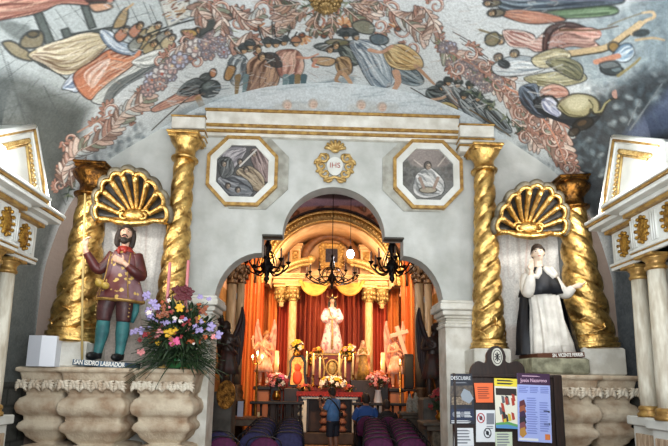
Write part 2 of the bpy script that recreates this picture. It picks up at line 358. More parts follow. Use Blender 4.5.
def mural(c):
    R = random.Random(5); DK = '#33383a'
    # ground tones
    c.poly([(-60, -60), (215, -60), (232, 12), (150, 34), (118, 60), (95, 105), (72, 160), (40, 240), (30, 420), (-60, 420)], '#a9b2b2', None, 1, False, .8, 20)
    c.poly([(-60, 70), (25, 75), (70, 95), (92, 108), (80, 150), (70, 195), (40, 300), (30, 430), (-60, 430)], '#565b58', None, 1, False, .95, 14)
    c.poly([(20, 95), (80, 112), (76, 160), (60, 200), (40, 160)], '#3f4340', None, 1, False, .8, 14)
    c.poly([(640, -40), (740, -40), (740, 420), (600, 420), (608, 240), (570, 190), (560, 150), (570, 110), (610, 85), (640, 60)], '#3d454b', None, 1, False, 1., 18)
    c.poly([(556, 118), (600, 98), (640, 80), (700, 60), (700, 200), (600, 230), (575, 190), (555, 160)], '#2b2f33', None, 1, False, .85, 16)
    c.poly([(560, 25), (640, 0), (720, -30), (720, 60), (640, 70), (600, 90), (565, 60)], '#8b9ca3', None, 1, False, .8, 16)
    c.foliage([(560, 25), (668, -10), (668, 130), (600, 180), (560, 150), (575, 80)], 420, ['#5d6e76', '#a9b8bc', '#46545b', '#7c8d94', '#39444a'], 5., 3)
    c.foliage([(560, 105), (668, 70), (668, 140), (606, 240), (580, 200), (556, 150)], 420, ['#23282b', '#3c464b', '#4a555a', '#2f3639'], 4., 4)
    c.poly([(625, 135), (668, 92), (700, 60), (700, 120), (640, 140)], '#54607c', None, 1, False, .8, 10)
    # tiles of the painted floor, upper left
    for a, b in [((0, 84), (60, 44)), ((0, 112), (75, 92)), ((8, 62), (34, 150)), ((40, 12), (62, 44)), ((18, 100), (44, 152)), ((44, 86), (80, 160)), ((0, 55), (30, 20)), ((56, 10), (78, 40)), ((70, 5), (98, 38)), ((-5, 30), (28, 130)), ((56, 135), (80, 96)), ((28, 165), (52, 108)), ((0, 138), (40, 78)), ((115, 0), (130, 35)), ((128, 0), (142, 30)), ((0, 70), (25, 55)), ((143, 0), (153, 26)), ((150, 6), (158, 24)), ((55, 20), (110, -4)), ((98, 30), (150, 12)), ((20, 200), (46, 140)), ((35, 230), (60, 165)), ((40, 150), (66, 205))]:
        c.line([a, b], '#4a504f', .9, .9, .8)
    for p in ([(33, 12), (41, 10), (55, 43), (46, 45)], [(81, 6), (88, 5), (96, 27), (89, 29)], [(61, 30), (68, 28), (71, 34), (112, 27), (112, 33), (71, 39), (64, 38)]): c.poly(p, '#4f5856', '#2f3534', .8, False)
    c.poly([(0, 20), (26, 24), (30, 30), (22, 42), (0, 28)], '#5b6361', None, 1, True, .8, 4)
    # reclining red robe along the top
    c.drape([(-30, -20), (75, -22), (112, -4), (104, 6), (62, 4), (44, 11), (20, 17), (-30, 20)], '#b98370', '#6d3c36', '#dcb6a2', 9, DK, 1, ang=-8)
    c.poly([(82, -8), (106, -8), (106, 3), (92, 4), (84, 0)], '#2f2c2c'); c.poly([(90, 4), (108, 3), (112, 8), (98, 12), (92, 10)], '#c39a7e', DK)
    # kneeling figures, upper left
    c.poly([(3, 42), (14, 42), (34, 56), (30, 61), (14, 56), (4, 46)], '#8d8266', DK); c.poly([(26, 34), (40, 31), (44, 38), (40, 47), (24, 48), (20, 43)], '#7d735a', DK); c.ell(33, 34, 6, 3.5, -5, '#5e5644', DK)
    c.poly([(30, 57), (62, 75), (98, 105), (60, 76), (40, 66)], '#3a3d3c', None)
    c.drape([(28, 54), (60, 40), (92, 32), (110, 40), (100, 54), (78, 72), (60, 74), (44, 64)], '#c4b797', '#6f5740', '#ece3cd', 8, DK, 2, ang=-35)
    c.drape([(108, 82), (140, 58), (162, 52), (150, 68), (120, 88), (108, 104), (92, 102), (94, 92)], '#c3c8c3', '#5e6a66', '#eceeea', 6, DK, 3)
    c.drape([(62, 88), (72, 74), (80, 78), (78, 92), (68, 90)], '#a8b8cc', '#62708a', '#e2e8ee', 3, DK, 1)
    c.drape([(74, 74), (94, 60), (108, 50), (124, 48), (142, 50), (132, 66), (112, 80), (98, 92), (90, 100), (78, 90)], '#bf7a58', '#7c3f2c', '#e9c3a8', 9, '#4c2a22', 4)
    c.drape([(84, 74), (100, 62), (110, 60), (102, 76), (92, 88)], '#d8b8a4', '#a8694e', '#f0dccf', 4, None, 5)
    c.drape([(100, 31), (110, 31), (124, 42), (144, 46), (134, 55), (116, 52), (104, 42)], '#a7b7c6', '#62748a', '#dde6ec', 5, DK, 6)
    c.line([(142, 48), (130, 60), (112, 58), (108, 52)], '#cf8d6a', 3.5, 2)
    c.poly([(113, 28), (118, 16), (126, 8), (128, 14), (124, 26)], '#a08a64', DK); c.line([(124, 11), (133, 4)], '#b89c78', 2.5, 1)
    for x, y, rt in [(126, 30, 60), (140, 26, 40), (150, 30, 70), (158, 26, 50), (148, 38, 60), (160, 36, 80), (140, 40, 60), (168, 33, 70), (154, 44, 60), (166, 44, 90), (172, 38, 70)]: c.poly([(x-12, y+6), (x-4, y-2), (x+2, y+4), (x-6, y+12)], R.choice(['#9a8b66', '#b5a888', '#b1785c', '#8c8f86']), DK); c.head(x, y, 4.2, rt, R.choice(['#b79a70', '#c4a882', '#a98a66']))
    c.drape([(132, 62), (150, 52), (165, 50), (160, 62), (146, 68)], '#d5d8d4', '#6a716e', '#f0f2ee', 4, DK, 2)
    c.poly([(112, 84), (150, 66), (166, 58), (160, 70), (130, 84), (104, 106)], '#3f4648', None, 1, True, .8)
    c.line([(148, 34), (232, 12)], '#363c3c', 2.4, 2.4); c.poly([(178, 42), (190, 30), (206, 25), (220, 20), (216, 30), (206, 40), (182, 45)], '#33332f', DK, 1, False); c.head(199, 30, 4, 40); c.poly([(182, 30), (194, 30), (197, 35), (186, 38), (182, 34)], '#a98c58', DK)
    c.poly([(157, -6), (186, -10), (192, 16), (168, 27)], '#c3c4bd', '#6e726e', .8, False)
    for i in range(34): x, y = 160+R.random()*26, R.random()*24-3; c.line([(x, y), (x+R.uniform(2, 6), y-R.uniform(0, 3))], R.choice(['#7a5240', '#55443a', '#a98a68', '#8a93a0']), R.uniform(1, 2.4))
    c.poly([(196, -6), (218, -10), (224, 8), (202, 16)], '#bdc0b6', '#6e726e', .8, False)
    # soldier with the round shield
    c.drape([(152, 108), (172, 96), (190, 86), (204, 90), (196, 100), (178, 104), (156, 112)], '#bb8672', '#744238', '#dcb7a2', 5, DK, 3)
    c.line([(152, 130), (196, 92)], '#4a4038', 1.8); c.line([(198, 98), (203, 108)], '#a98b64', 4, 3)
    c.drape([(177, 94), (184, 84), (196, 78), (206, 82), (202, 92), (188, 96)], '#434a4c', '#20262a', '#8a9496', 5, DK, 1)
    c.ell(210, 89, 11, 8.5, -25, '#3c4446', '#1f2426'); c.ell(207, 86, 4.5, 3, -25, '#77827f', None, .8, 3); c.ell(206, 77, 6.5, 4, -15, '#39403f', DK); c.ell(213, 73, 3.6, 4.6, 10, '#b07a56', DK)
    # garlands and scrolls, left
    c.garland([(140, 92), (160, 76), (178, 66), (200, 52), (225, 38), (232, 30)], 17, 6, 2)
    for a in [(176, 56, 9, 150, 1), (160, 62, 7, 20, -1), (196, 62, 8, 200, 1), (186, 42, 7, 10, -1), (146, 96, 8, 180, 1), (112, 112, 9, 160, 1), (124, 122, 8, 20, -1), (98, 128, 8, 200, 1), (88, 140, 7, 30, 1), (136, 106, 7, 300, 1), (70, 140, 9, 160, -1), (82, 160, 9, 20, 1), (66, 172, 8, 200, 1), (74, 150, 8, 330, -1), (60, 186, 6, 120, 1)]: c.scroll(*a)
    c.line([(78, 132), (104, 118), (128, 108), (146, 96)], '#b08874', 2.4, 1.6); c.line([(66, 186), (72, 160), (84, 148), (106, 132), (124, 112)], '#8a5a4a', 3, 2); c.line([(64, 178), (70, 150), (92, 132)], '#c99a7c', 2, 1.5)
    c.leafs([(68, 196), (72, 178)], 14, '#3c4a40', 6, 1); c.leafs([(96, 142), (108, 128)], 16, '#4a5a44', 6, 2)
    c.foliage([(86, 166), (100, 146), (122, 128), (140, 122), (150, 136), (120, 158), (98, 172)], 190, ['#5d6b70', '#46545a', '#74828a', '#3d484d'], 4, 8)
    c.acan([(72, 188), (70, 168), (78, 152), (92, 142)], 9, 1); c.acan([(82, 150), (100, 140), (116, 126), (128, 112)], 10, 2); c.acan([(112, 128), (124, 112), (140, 104), (150, 94)], 9, 3); c.acan([(160, 64), (176, 60), (190, 48)], 8, 4); c.acan([(64, 186), (62, 172), (70, 158)], 7, 5)
    for x, y, r, k in [(152, 80, 6, 0), (162, 74, 7, 1), (172, 66, 6, 2), (160, 84, 5, 3), (180, 60, 6, 0), (196, 48, 7, 1), (206, 44, 6, 4), (214, 40, 7, 2), (222, 34, 5, 0), (208, 54, 5, 3), (148, 90, 5, 2)]: c.flower(x, y, r, ['#b6bed6', '#dedad6', '#cfae a6'.replace(' ', ''), '#c59a8a', '#c2c8da'][k], R)
    # centre of the crown: boss leaves
    for a in range(0, 360, 24):
        t = math.radians(a); l_ = 30+8*math.sin(a); c.leafs([(326+12*math.cos(t), 3+9*math.sin(t)), (326+l_*math.cos(t), 3+l_*.85*math.sin(t))], 12, R.choice(['#4d5f4a', '#3f5145', '#a5715e', '#6d6a58']), 6, a)
    for a in [(238, 22, 12, 200, 1), (262, 10, 10, 20, -1), (222, 10, 10, 150, 1), (248, 44, 10, 300, 1), (234, 44, 9, 100, -1), (276, 30, 8, 60, 1), (206, 14, 9, 320, -1), (290, 12, 8, 140, 1), (404, 30, 12, 330, -1), (392, 10, 10, 150, 1), (422, 14, 12, 20, 1), (412, 48, 10, 220, -1), (430, 34, 10, 60, -1), (380, 26, 8, 120, -1), (436, 6, 9, 200, 1), (362, 12, 9, 40, -1), (452, 60, 9, 10, 1), (446, 44, 8, 250, -1)]: c.scroll(*a)
    for fx, fy, rt in [(256, 24, -20), (398, 24, 15), (324, 31, 0), (302, 30, 180), (345, 22, 10)]:
        for k in range(-3, 4): t = math.radians(rt-90+k*24); c.line([(fx, fy+5), (fx+math.cos(t)*10, fy+5+math.sin(t)*9)], '#b57f58' if k % 2 else '#d0a880', 2.6, 2.4); 
        c.ell(fx, fy+5, 3, 2.4, 0, '#7a4a38', DK)
    c.line([(200, 26), (240, 12)], '#3a4040', 4, 3); c.poly([(200, 20), (242, 10), (243, 15), (222, 24), (200, 36)], '#4a504e', DK, 1, False)
    for a in [(214, 36), (206, 44), (222, 40), (214, 48), (206, 54), (224, 52)]: c.flower(*a, R.uniform(3, 5), R.choice(['#c7a49c', '#b3b8cc', '#d8d2cc']), R)
    for i, a in enumerate([[(212, 6), (222, 18), (220, 34)], [(232, 6), (242, 18), (252, 20), (262, 14)], [(228, 36), (238, 46), (252, 40)], [(262, 28), (272, 34), (282, 28)], [(386, 4), (396, 16), (412, 20), (420, 10)], [(404, 20), (416, 30), (428, 40)], [(424, 8), (434, 24), (430, 38)], [(440, 40), (446, 52), (456, 60)], [(296, 8), (286, 16), (276, 14)], [(354, 8), (366, 14), (378, 10)], [(206, 2), (198, 10), (206, 20)]]): c.acan(a, 8, i)
    for i, a in enumerate([[(308, 8), (294, 18), (286, 28)], [(318, 12), (314, 24), (318, 34)], [(330, 12), (332, 24), (328, 34)], [(344, 8), (356, 18), (366, 26)], [(300, 4), (286, 6), (276, 4)], [(350, 4), (366, 4), (376, 6)]]): c.acan(a, 6, i, ('#5c6a56', '#4a5a4c', '#7d8a72', '#a88672', '#c6a894'))
    # grey hill
    c.poly([(200, 100), (260, 94), (310, 84), (345, 84), (400, 92), (450, 100), (455, 125), (195, 122)], '#a3adb1', None, 1, True, .7, 8)
    for i in range(26): x = R.uniform(205, 430); y = R.uniform(86, 104); c.line([(x, y), (x+R.uniform(10, 26), y-R.uniform(0, 4))], R.choice(['#87939a', '#bcc3c5', '#95a0a5']), 1.4, .6, .7)
    c.poly([(280, 92), (330, 80), (352, 76), (350, 84), (300, 94)], '#7f8c92', None, 1, True, .8, 4)
    # group of soldiers, left of centre
    for x0, y0, x1, y1 in [(273, 42, 272, 22), (276, 42, 274, 26), (285, 42, 291, 28), (290, 44, 297, 32), (244, 62, 234, 48), (262, 40, 258, 26)]: c.line([(x0, y0), (x1, y1)], '#3a3a38', 1.3)
    c.drape([(228, 62), (240, 54), (248, 62), (246, 82), (232, 84)], '#8f9aa0', '#474f55', '#c6ced0', 5, DK, 1); c.poly([(228, 66), (236, 68), (230, 80), (224, 78)], '#a9814f', DK)
    c.drape([(248, 62), (262, 54), (276, 58), (280, 76), (272, 92), (252, 96), (244, 90), (246, 76)], '#8d6a56', '#4c3328', '#c3a084', 10, DK, 2, ang=100)
    c.drape([(276, 52), (296, 50), (304, 62), (300, 76), (282, 78), (276, 66)], '#b98474', '#744a40', '#dbb9a6', 6, DK, 3, ang=95)
    c.line([(298, 57), (308, 58), (318, 54)], '#c58f76', 3.5, 2); c.poly([(264, 54), (276, 54), (282, 66), (272, 66)], '#3d3a3a', DK)
    for x in (238, 246, 286, 292, 298, 304): c.line([(x, 76), (x-1, 86), (x-2+R.uniform(-1, 1), 94)], R.choice(['#8a7350', '#6f8588', '#a08058', '#4f666c']), 4, 2.2)
    for x, y, k in [(244, 50, 0), (258, 50, 1), (268, 44, 0), (250, 46, 0), (276, 44, 0), (284, 42, 0), (296, 43, 2), (262, 57, 1)]:
        c.head(x, y, 4.4, R.uniform(-20, 20)); 
        if k != 1: c.poly([(x-5, y-1), (x-4, y-5), (x, y-7), (x+4, y-5), (x+5, y-1)], '#3e474b' if k == 0 else '#a5795e', DK)
    # falling group, right of centre
    c.poly([(312, 58), (326, 57), (336, 60), (330, 66), (316, 64)], '#b6946c', DK); c.line([(316, 60), (313, 66), (318, 67)], '#c08a74', 3, 2)
    c.drape([(338, 44), (356, 42), (362, 60), (352, 66), (342, 58)], '#46504c', '#262c2c', '#8a948c', 5, DK, 2)
    c.drape([(337, 58), (350, 58), (352, 72), (342, 76), (336, 68)], '#8d6e4e', '#4c3a2a', '#c4a67c', 4, DK, 2)
    c.line([(344, 74), (350, 82), (352, 88)], '#c09a78', 3.6, 2.4); c.line([(340, 72), (336, 80), (342, 84)], '#a98668', 3.4, 2)
    c.drape([(350, 42), (368, 40), (386, 46), (396, 66), (394, 84), (376, 88), (366, 78), (356, 58)], '#9ba9b2', '#4f6070', '#d8e0e4', 11, DK, 3, ang=65)
    c.drape([(394, 60), (412, 66), (424, 80), (416, 86), (400, 82), (392, 74)], '#66757c', '#3a464c', '#9fadb2', 6, DK, 1)
    c.drape([(384, 50), (402, 44), (420, 56), (422, 68), (404, 70), (390, 66)], '#bd9c66', '#6d5330', '#e4cf9e', 8, DK, 5, ang=60)
    c.line([(370, 50), (382, 52), (392, 46)], '#c49a80', 5, 3); c.line([(396, 72), (398, 82), (394, 90)], '#c39a80', 5, 3); c.line([(416, 66), (426, 76), (434, 84)], '#b08c70', 4.4, 2.6)
    c.poly([(314, 46), (322, 43), (336, 45), (344, 50), (334, 52), (320, 50)], '#3c4644', DK); c.poly([(325, 42), (334, 39), (348, 41), (346, 45), (332, 46)], '#6d6a4c', DK)
    for x, y, rt in [(336, 46, 30), (346, 36, 10), (356, 37, -10), (380, 40, 20), (330, 50, 30), (366, 28, 0)]: c.head(x, y, 4, rt)
    c.poly([(337, 32), (344, 28), (356, 30), (358, 35), (350, 36), (340, 36)], '#2f383a', DK); c.poly([(370, 37), (378, 34), (388, 38), (386, 44), (374, 44)], '#57666e', DK); c.poly([(352, 24), (364, 20), (374, 26), (372, 34), (358, 32)], '#7b7c6c', DK)
    # crouching lancer
    c.drape([(426, 92), (434, 86), (446, 88), (452, 100), (444, 108), (430, 104)], '#343a3a', '#1d2122', '#7c8684', 6, DK, 2); c.head(442, 87, 4, 15); c.poly([(436, 86), (440, 81), (448, 84), (448, 88)], '#3f4a4a', DK)
    c.line([(411, 88), (440, 106)], '#4a4440', 1.6); c.line([(430, 100), (442, 98), (448, 94)], '#c09c80', 3, 2); c.drape([(436, 106), (448, 102), (458, 108), (452, 116)], '#a08a4c', '#5c4a24', '#d2c088', 4, DK, 1)
    # soldiers and spears to the right
    c.acan([(446, 48), (466, 62), (484, 78), (504, 94)], 10, 21); c.acan([(500, 90), (520, 108), (536, 124)], 10, 22); c.acan([(536, 106), (554, 118), (562, 136), (556, 152)], 9, 23); c.acan([(534, 126), (552, 142), (566, 160), (580, 182)], 10, 24); c.acan([(512, 120), (528, 134), (540, 150)], 7, 25); c.acan([(488, 60), (500, 74), (514, 82)], 7, 26)
    for i, (x, y) in enumerate([(448, 82), (458, 84), (470, 86), (464, 96), (478, 98), (490, 106)]):
        c.drape([(x-6, y+4), (x+4, y+2), (x+16, y+14), (x+22, y+26), (x+12, y+26), (x, y+16)], R.choice(['#5d676b', '#7d868a', '#8d7a5c', '#566058', '#a98c7c']), '#2a2f31', '#b8c0c0', 5, DK, i); c.head(x, y, 4, R.uniform(0, 40)); c.poly([(x-4, y-1), (x-2, y-5), (x+4, y-4), (x+4, y)], '#39423f', DK)
    c.line([(470, 110), (510, 136)], '#6f5a3c', 2.4); c.line([(482, 104), (506, 128)], '#3a3c3a', 3)
    for a in [((460, 38), (488, 58)), ((453, 32), (484, 50)), ((462, 44), (490, 62))]: c.line(a, '#4a4644', 1.2)
    c.garland([(440, 42), (456, 58), (470, 68), (486, 80), (500, 88)], 17, 7, 6); c.garland([(466, 66), (492, 84)], 8, 8, 9)
    for a in [(470, 54, 9, 250, 1), (484, 66, 8, 330, 1), (498, 84, 9, 300, 1), (512, 96, 9, 120, -1), (520, 112, 10, 300, 1), (534, 122, 10, 110, -1), (540, 104, 9, 280, 1), (552, 140, 9, 300, 1), (560, 154, 9, 120, -1), (568, 168, 8, 290, 1), (578, 178, 6, 100, -1), (548, 128, 8, 20, 1), (458, 68, 8, 190, -1), (526, 138, 8, 320, -1)]: c.scroll(*a)
    c.line([(450, 52), (484, 72), (510, 100), (530, 128), (556, 160), (586, 190)], '#a07a6c', 2.4, 1.4); c.line([(505, 86), (530, 104), (552, 132), (566, 164)], '#c98f76', 2.4, 1.4); c.line([(534, 108), (556, 118), (566, 134), (560, 148)], '#a88070', 2.6, 1.6)
    c.leafs([(470, 92), (500, 112), (520, 130)], 26, '#5c6a5e', 7, 5); c.foliage([(496, 128), (520, 134), (548, 160), (560, 182), (530, 168), (505, 146)], 150, ['#5d6b70', '#46545a', '#3d484d', '#76848a'], 4, 9)
    # upper right: lying robes
    c.drape([(478, -18), (600, -22), (625, 0), (600, 6), (560, 9), (520, 12), (496, 6)], '#4d5c6c', '#1d242c', '#9fb2bc', 10, DK, 4, ang=4)
    c.drape([(545, 12), (580, 8), (612, 6), (616, 14), (580, 18), (548, 18)], '#5f7a5c', '#33482f', '#8ea886', 5, DK, 4); c.drape([(500, 14), (516, 10), (546, 13), (566, 20), (540, 24), (520, 22)], '#b87f68', '#7a4838', '#d4a68e', 6, DK, 2)
    for x, y in [(488, 3), (492, 13), (484, -4)]: c.ell(x+4, y, 9, 4, -4, '#6d6656', DK); c.head(x, y, 4, 80, '#a08e74')
    # pink cloaked figure
    c.line([(480, 30), (494, 34), (506, 36)], '#8a8062', 3, 2); c.head(500, 41, 5, 80); c.poly([(486, 36), (496, 32), (500, 40), (494, 46), (486, 44)], '#7c7458', DK)
    c.drape([(503, 31), (515, 30), (527, 32), (534, 35), (536, 39), (544, 33), (549, 36), (547, 49), (536, 52), (527, 48), (514, 47), (507, 43)], '#c9a094', '#8a5850', '#eedcd2', 7, DK, 2)
    c.drape([(548, 38), (556, 30), (566, 27), (580, 28), (592, 28), (600, 32), (599, 38), (594, 41), (600, 47), (586, 48), (572, 46), (560, 49), (550, 51), (546, 48)], '#a87f74', '#553430', '#dcbcae', 10, '#3a2422', 7)
    c.poly([(544, 35), (549, 27), (560, 23), (573, 23), (586, 28), (574, 28), (562, 27), (553, 31), (549, 39), (547, 49), (543, 50)], '#4c3431', '#2e1f1d'); c.drape([(572, 30), (586, 28), (600, 31), (600, 37), (590, 38), (578, 35)], '#d3a294', '#98645a', '#ecccc0', 4, None, 1); c.line([(550, 50), (566, 44), (582, 45), (598, 47)], '#5c3a34', 1.6, .6)
    # striding bare figure with a whip
    c.line([(556, 56), (585, 52), (606, 48), (624, 36), (640, 24)], '#3a3426', 9, 6); c.line([(556, 55), (585, 51), (606, 47), (624, 35), (640, 23)], '#c3ad88', 7, 4.4)
    c.line([(632, 34), (644, 22), (654, 17), (652, 12), (642, 13)], '#c7b08c', 4, 2); c.line([(642, 13), (622, 20), (608, 26)], '#7d745a', 1.5); c.line([(636, 40), (652, 38), (664, 40)], '#b29c78', 3, 2); c.line([(560, 30), (596, 30), (618, 26)], '#5c4a34', 2.4, 1.4)
    c.ell(614, 47, 6, 5, 20, '#8f7444', DK); c.drape([(620, 46), (630, 44), (634, 54), (626, 62), (612, 58)], '#94b0c4', '#54708a', '#d8e4ea', 5, DK, 2); c.ell(641, 33, 8, 3, -8, '#2f383c', DK); c.line([(596, 62), (618, 56)], '#c08a70', 6, 4)
    # pale horse, riders
    c.drape([(492, 66), (512, 56), (534, 58), (548, 66), (530, 74), (500, 76)], '#cdd6da', '#7c8a94', '#f0f4f4', 6, DK, 1); c.drape([(532, 58), (556, 48), (570, 54), (564, 64), (540, 68)], '#c9c099', '#6e6644', '#ebe6cc', 6, DK, 4)
    c.head(498, 58, 5, 60, '#8a8474'); c.head(514, 54, 5, 80, '#9c8c70'); c.ell(504, 64, 6, 4, 20, '#262c2e', DK); c.head(536, 88, 4, 30, '#7d7464')
    c.drape([(524, 78), (552, 72), (580, 72), (586, 80), (566, 86), (540, 86)], '#b6b290', '#66603e', '#dedab8', 8, DK, 3); c.drape([(546, 62), (566, 58), (582, 66), (580, 80), (562, 74)], '#6a6a52', '#33352a', '#a8a684', 6, DK, 5)
    c.drape([(540, 92), (552, 84), (566, 88), (568, 96), (552, 98)], '#c08e7c', '#7c4c40', '#e2bfae', 4, DK, 1)
    c.drape([(520, 88), (536, 84), (540, 98), (552, 112), (540, 118), (522, 104)], '#3a4450', '#1c2228', '#8492a4', 6, DK, 2)
    c.poly([(534, 100), (552, 96), (566, 110), (586, 118), (600, 116), (584, 128), (556, 120), (540, 112)], '#2a2c2e', '#17191a'); c.drape([(542, 100), (552, 98), (562, 110), (556, 118), (544, 110)], '#b6bcd0', '#6a7290', '#e4e6f0', 4, DK, 2)
    c.line([(540, 111), (550, 116), (563, 121), (575, 121), (584, 118)], '#24282c', 6, 4)
    c.poly([(565, 98), (573, 94), (584, 94), (594, 97), (599, 103), (599, 111), (594, 114), (591, 109), (589, 114), (583, 117), (571, 117), (563, 113), (557, 107), (560, 101)], '#9d9672', '#2c291c', 1.2); c.poly([(566, 100), (575, 96), (586, 97), (588, 104), (580, 110), (570, 109)], '#c9c5a6', None, 1, True, .8, 5); c.line([(560, 106), (568, 114), (582, 116)], '#5a5538', 2.4, 1); c.line([(589, 100), (593, 106), (591, 112)], '#4e4a32', 1.4, .6)
    c.line([(594, 113), (600, 114), (604, 108), (607, 102), (612, 99), (618, 99)], '#2c2a20', 3.6, 1.8); c.line([(595, 112), (601, 111), (605, 104), (610, 100)], '#96906a', 1.8, 1)
    c.ell(583, 124, 11, 6, -20, '#29261f', '#15130f'); c.ell(574, 132, 6, 4, -30, '#3c3226', '#15130f'); c.ell(582, 123, 5, 2.6, -20, '#4c3c2a', None)
    c.ell(612, 70, 12, 5.5, 6, '#2c3436', '#151a1c'); c.ell(616, 69, 5, 2.6, 0, '#6c7c80', None); c.line([(618, 76), (634, 64), (640, 58)], '#8a8058', 3, 2); c.poly([(600, 64), (612, 61), (620, 66), (604, 69)], '#6a7274', DK)
    c.poly([(612, 92), (616, 90), (617, 98), (613, 97)], '#b08a7c', None)
    c.line([(662, 84), (630, 130)], '#70777a', 1.2); c.line([(640, 100), (628, 125)], '#70777a', 1.)
    for i in range(900):
        x, y = R.uniform(90, 560), R.uniform(0, 110); a = R.uniform(-.6, .6); l_ = R.uniform(3, 12); c.line([(x, y), (x+l_*math.cos(a), y+l_*math.sin(a))], R.choice(['#8d979b', '#dfe3e2', '#5f676a', '#b9b4ac', '#99806e', '#e8ebea']), R.uniform(.5, 1.3), .3, R.uniform(.25, .6))
    c.age(.22)
mural(cv)
# ceiling mesh: fine rows where the painting was studied, a coarse run behind it
ss = cv.u0+np.arange(cv.w)*cv.du
def profpt(s): return np.interp(s, S, prof[:, 0]), np.interp(s, S, prof[:, 1])
def vault_part(sa, ya, cols, name):
    x, z = profpt(sa); hN, wN = len(ya), len(sa); V = np.stack([np.broadcast_to(x, (hN, wN)), np.broadcast_to(ya[:, None], (hN, wN)), np.broadcast_to(z, (hN, wN))], -1).reshape(-1, 3)
    return tag(painted_mesh(name, V, gridF(hN, wN), cols.reshape(-1, 3), PAINT), kind='structure')
yv = cv.v0+np.arange(cv.h)*cv.du
vault_part(ss, yv, cv.a, 'ceiling')
sb = np.linspace(S[0], S[-1], 160); yb = np.linspace(-4.6, cv.v0+.004, 60); base = np.zeros((60, 160, 3)); base[:] = lin('#a7adad')
base *= (.7+.6*vnoise(60, 160, 5, 3))[..., None]*(1-.35*(vnoise(60, 160, 9, 8) > .55))[..., None]
vault_part(sb, yb, base, 'ceiling_rear')
for nm, lo, hi in (('wall_left', 0, 1.61), ('wall_right', S[-1]-1.61, S[-1])):
    sa = np.linspace(lo, hi, 60); ya = np.linspace(cv.v0-.01, D+.03, 140); cc = np.zeros((140, 60, 3)); cc[:] = lin('#5c5c56')
    ch = ((np.arange(60)[None]//7+np.arange(140)[:, None]//9*0) % 2); br = ((np.arange(60)[None] % 8) < 1) | (((np.arange(140)[:, None]+(np.arange(60)[None]//8 % 2)*5) % 11) < 1)
    cc *= (.6+.6*vnoise(140, 60, 6, 2))[..., None]; cc[np.broadcast_to(br, (140, 60))] *= .45; vault_part(sa, ya, cc, nm)
MB().box((0, 2.5, -.05), (9, 14.4, .1)).build('floor', mat('floor_tiles', (120, 92, 72), .4, 0, (92, 68, 52), 4, .05))['kind'] = 'structure'
MB().box((0, -4.7, 3.1), (8.4, .1, 6.4)).build('wall_back', M['graywhite'])['kind'] = 'structure'
# ------------------------------------------------------------------ arch wall
JL, JR = -1.62, 1.53
ops = [(JR, 0), (JR, 2.72)]+arc(.98, 2.70, JR-.98, .71, 0, 90, 10)[1:]+[(.98, 3.67), (.72, 3.67)]+arc(0, 3.67, .72, .73, 0, 180, 24)[1:-1]+[(-.72, 3.67), (-1.0, 3.67)]+arc(-1.0, 2.70, -1.0-JL, .71, 90, 180, 10)+[(JL, 0)]
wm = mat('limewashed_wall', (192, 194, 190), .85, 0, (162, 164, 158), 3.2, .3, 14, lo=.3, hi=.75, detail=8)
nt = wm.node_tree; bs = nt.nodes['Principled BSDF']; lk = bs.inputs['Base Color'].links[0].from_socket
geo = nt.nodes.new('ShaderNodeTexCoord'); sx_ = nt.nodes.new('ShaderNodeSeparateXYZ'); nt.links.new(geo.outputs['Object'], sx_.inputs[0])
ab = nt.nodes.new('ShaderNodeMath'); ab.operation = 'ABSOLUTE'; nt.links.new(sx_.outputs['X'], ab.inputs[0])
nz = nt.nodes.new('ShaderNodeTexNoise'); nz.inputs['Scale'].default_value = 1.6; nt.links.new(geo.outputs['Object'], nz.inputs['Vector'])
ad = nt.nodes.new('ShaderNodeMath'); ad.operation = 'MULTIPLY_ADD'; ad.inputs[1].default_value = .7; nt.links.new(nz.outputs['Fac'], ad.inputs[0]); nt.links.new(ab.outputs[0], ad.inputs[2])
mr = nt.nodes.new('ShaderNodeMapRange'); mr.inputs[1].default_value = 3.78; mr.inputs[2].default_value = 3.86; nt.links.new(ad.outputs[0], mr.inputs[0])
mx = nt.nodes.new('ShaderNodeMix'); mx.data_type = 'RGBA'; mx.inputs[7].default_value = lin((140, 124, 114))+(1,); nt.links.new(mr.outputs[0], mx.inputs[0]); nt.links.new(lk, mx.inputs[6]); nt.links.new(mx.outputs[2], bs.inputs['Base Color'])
outer = [(-3.97, 0)]+[(x*1.004, z+.02) for x, z in prof[1:-1:4]]+[(3.97, 0)]
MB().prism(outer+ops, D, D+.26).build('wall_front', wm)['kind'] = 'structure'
# painted lunette above the cornice
cl = Canvas(-2.6, 5.2, 2.6, 6.03, .0125, lambda x, y: P(x, y, D-.012), '#b7bdbe', 21)
def lunette(c):
    R = random.Random(2)
    for i in range(40): x = R.uniform(200, 450); y = R.uniform(84, 110); c.line([(x, y), (x+R.uniform(10, 26), y-R.uniform(-2, 3))], R.choice(['#8f999d', '#bcc2c3', '#9ca6a9']), 1.4, .6, .7)
    for x, y in [(287, 105), (313, 104), (361, 105), (382, 107)]:
        c.ell(x+8, y+1, 9, 5, -10, '#a4a49e', None, .5, 3); c.ell(x-7, y+3, 7, 4, 10, '#a8a69e', None, .5, 3); c.ell(x, y-.5, 5.2, 5, -10, '#9d8a78', None, .75, 2); c.ell(x+.6, y+.8, 3.8, 4, -10, '#c4aa98', None, .9, 1.5); c.line([(x-1.2, y), (x+.2, y)], '#5c463a', .7); c.line([(x+1.6, y), (x+2.8, y)], '#5c463a', .7); c.line([(x, y+2.4), (x+1.6, y+2.4)], '#8e5a4c', .7)
    c.poly([(195, 113), (460, 117), (460, 126), (195, 121)], '#5c5a58', None, 1, False, .7, 3); c.age(.2)
lunette(cl)
U = cl.u0+np.arange(cl.w)*cl.du; W_ = cl.v0+np.arange(cl.h)*cl.du; top = np.interp(np.abs(U), [x for x, z in reversed(hs)][:60], [z for x, z in reversed(hs)][:60])
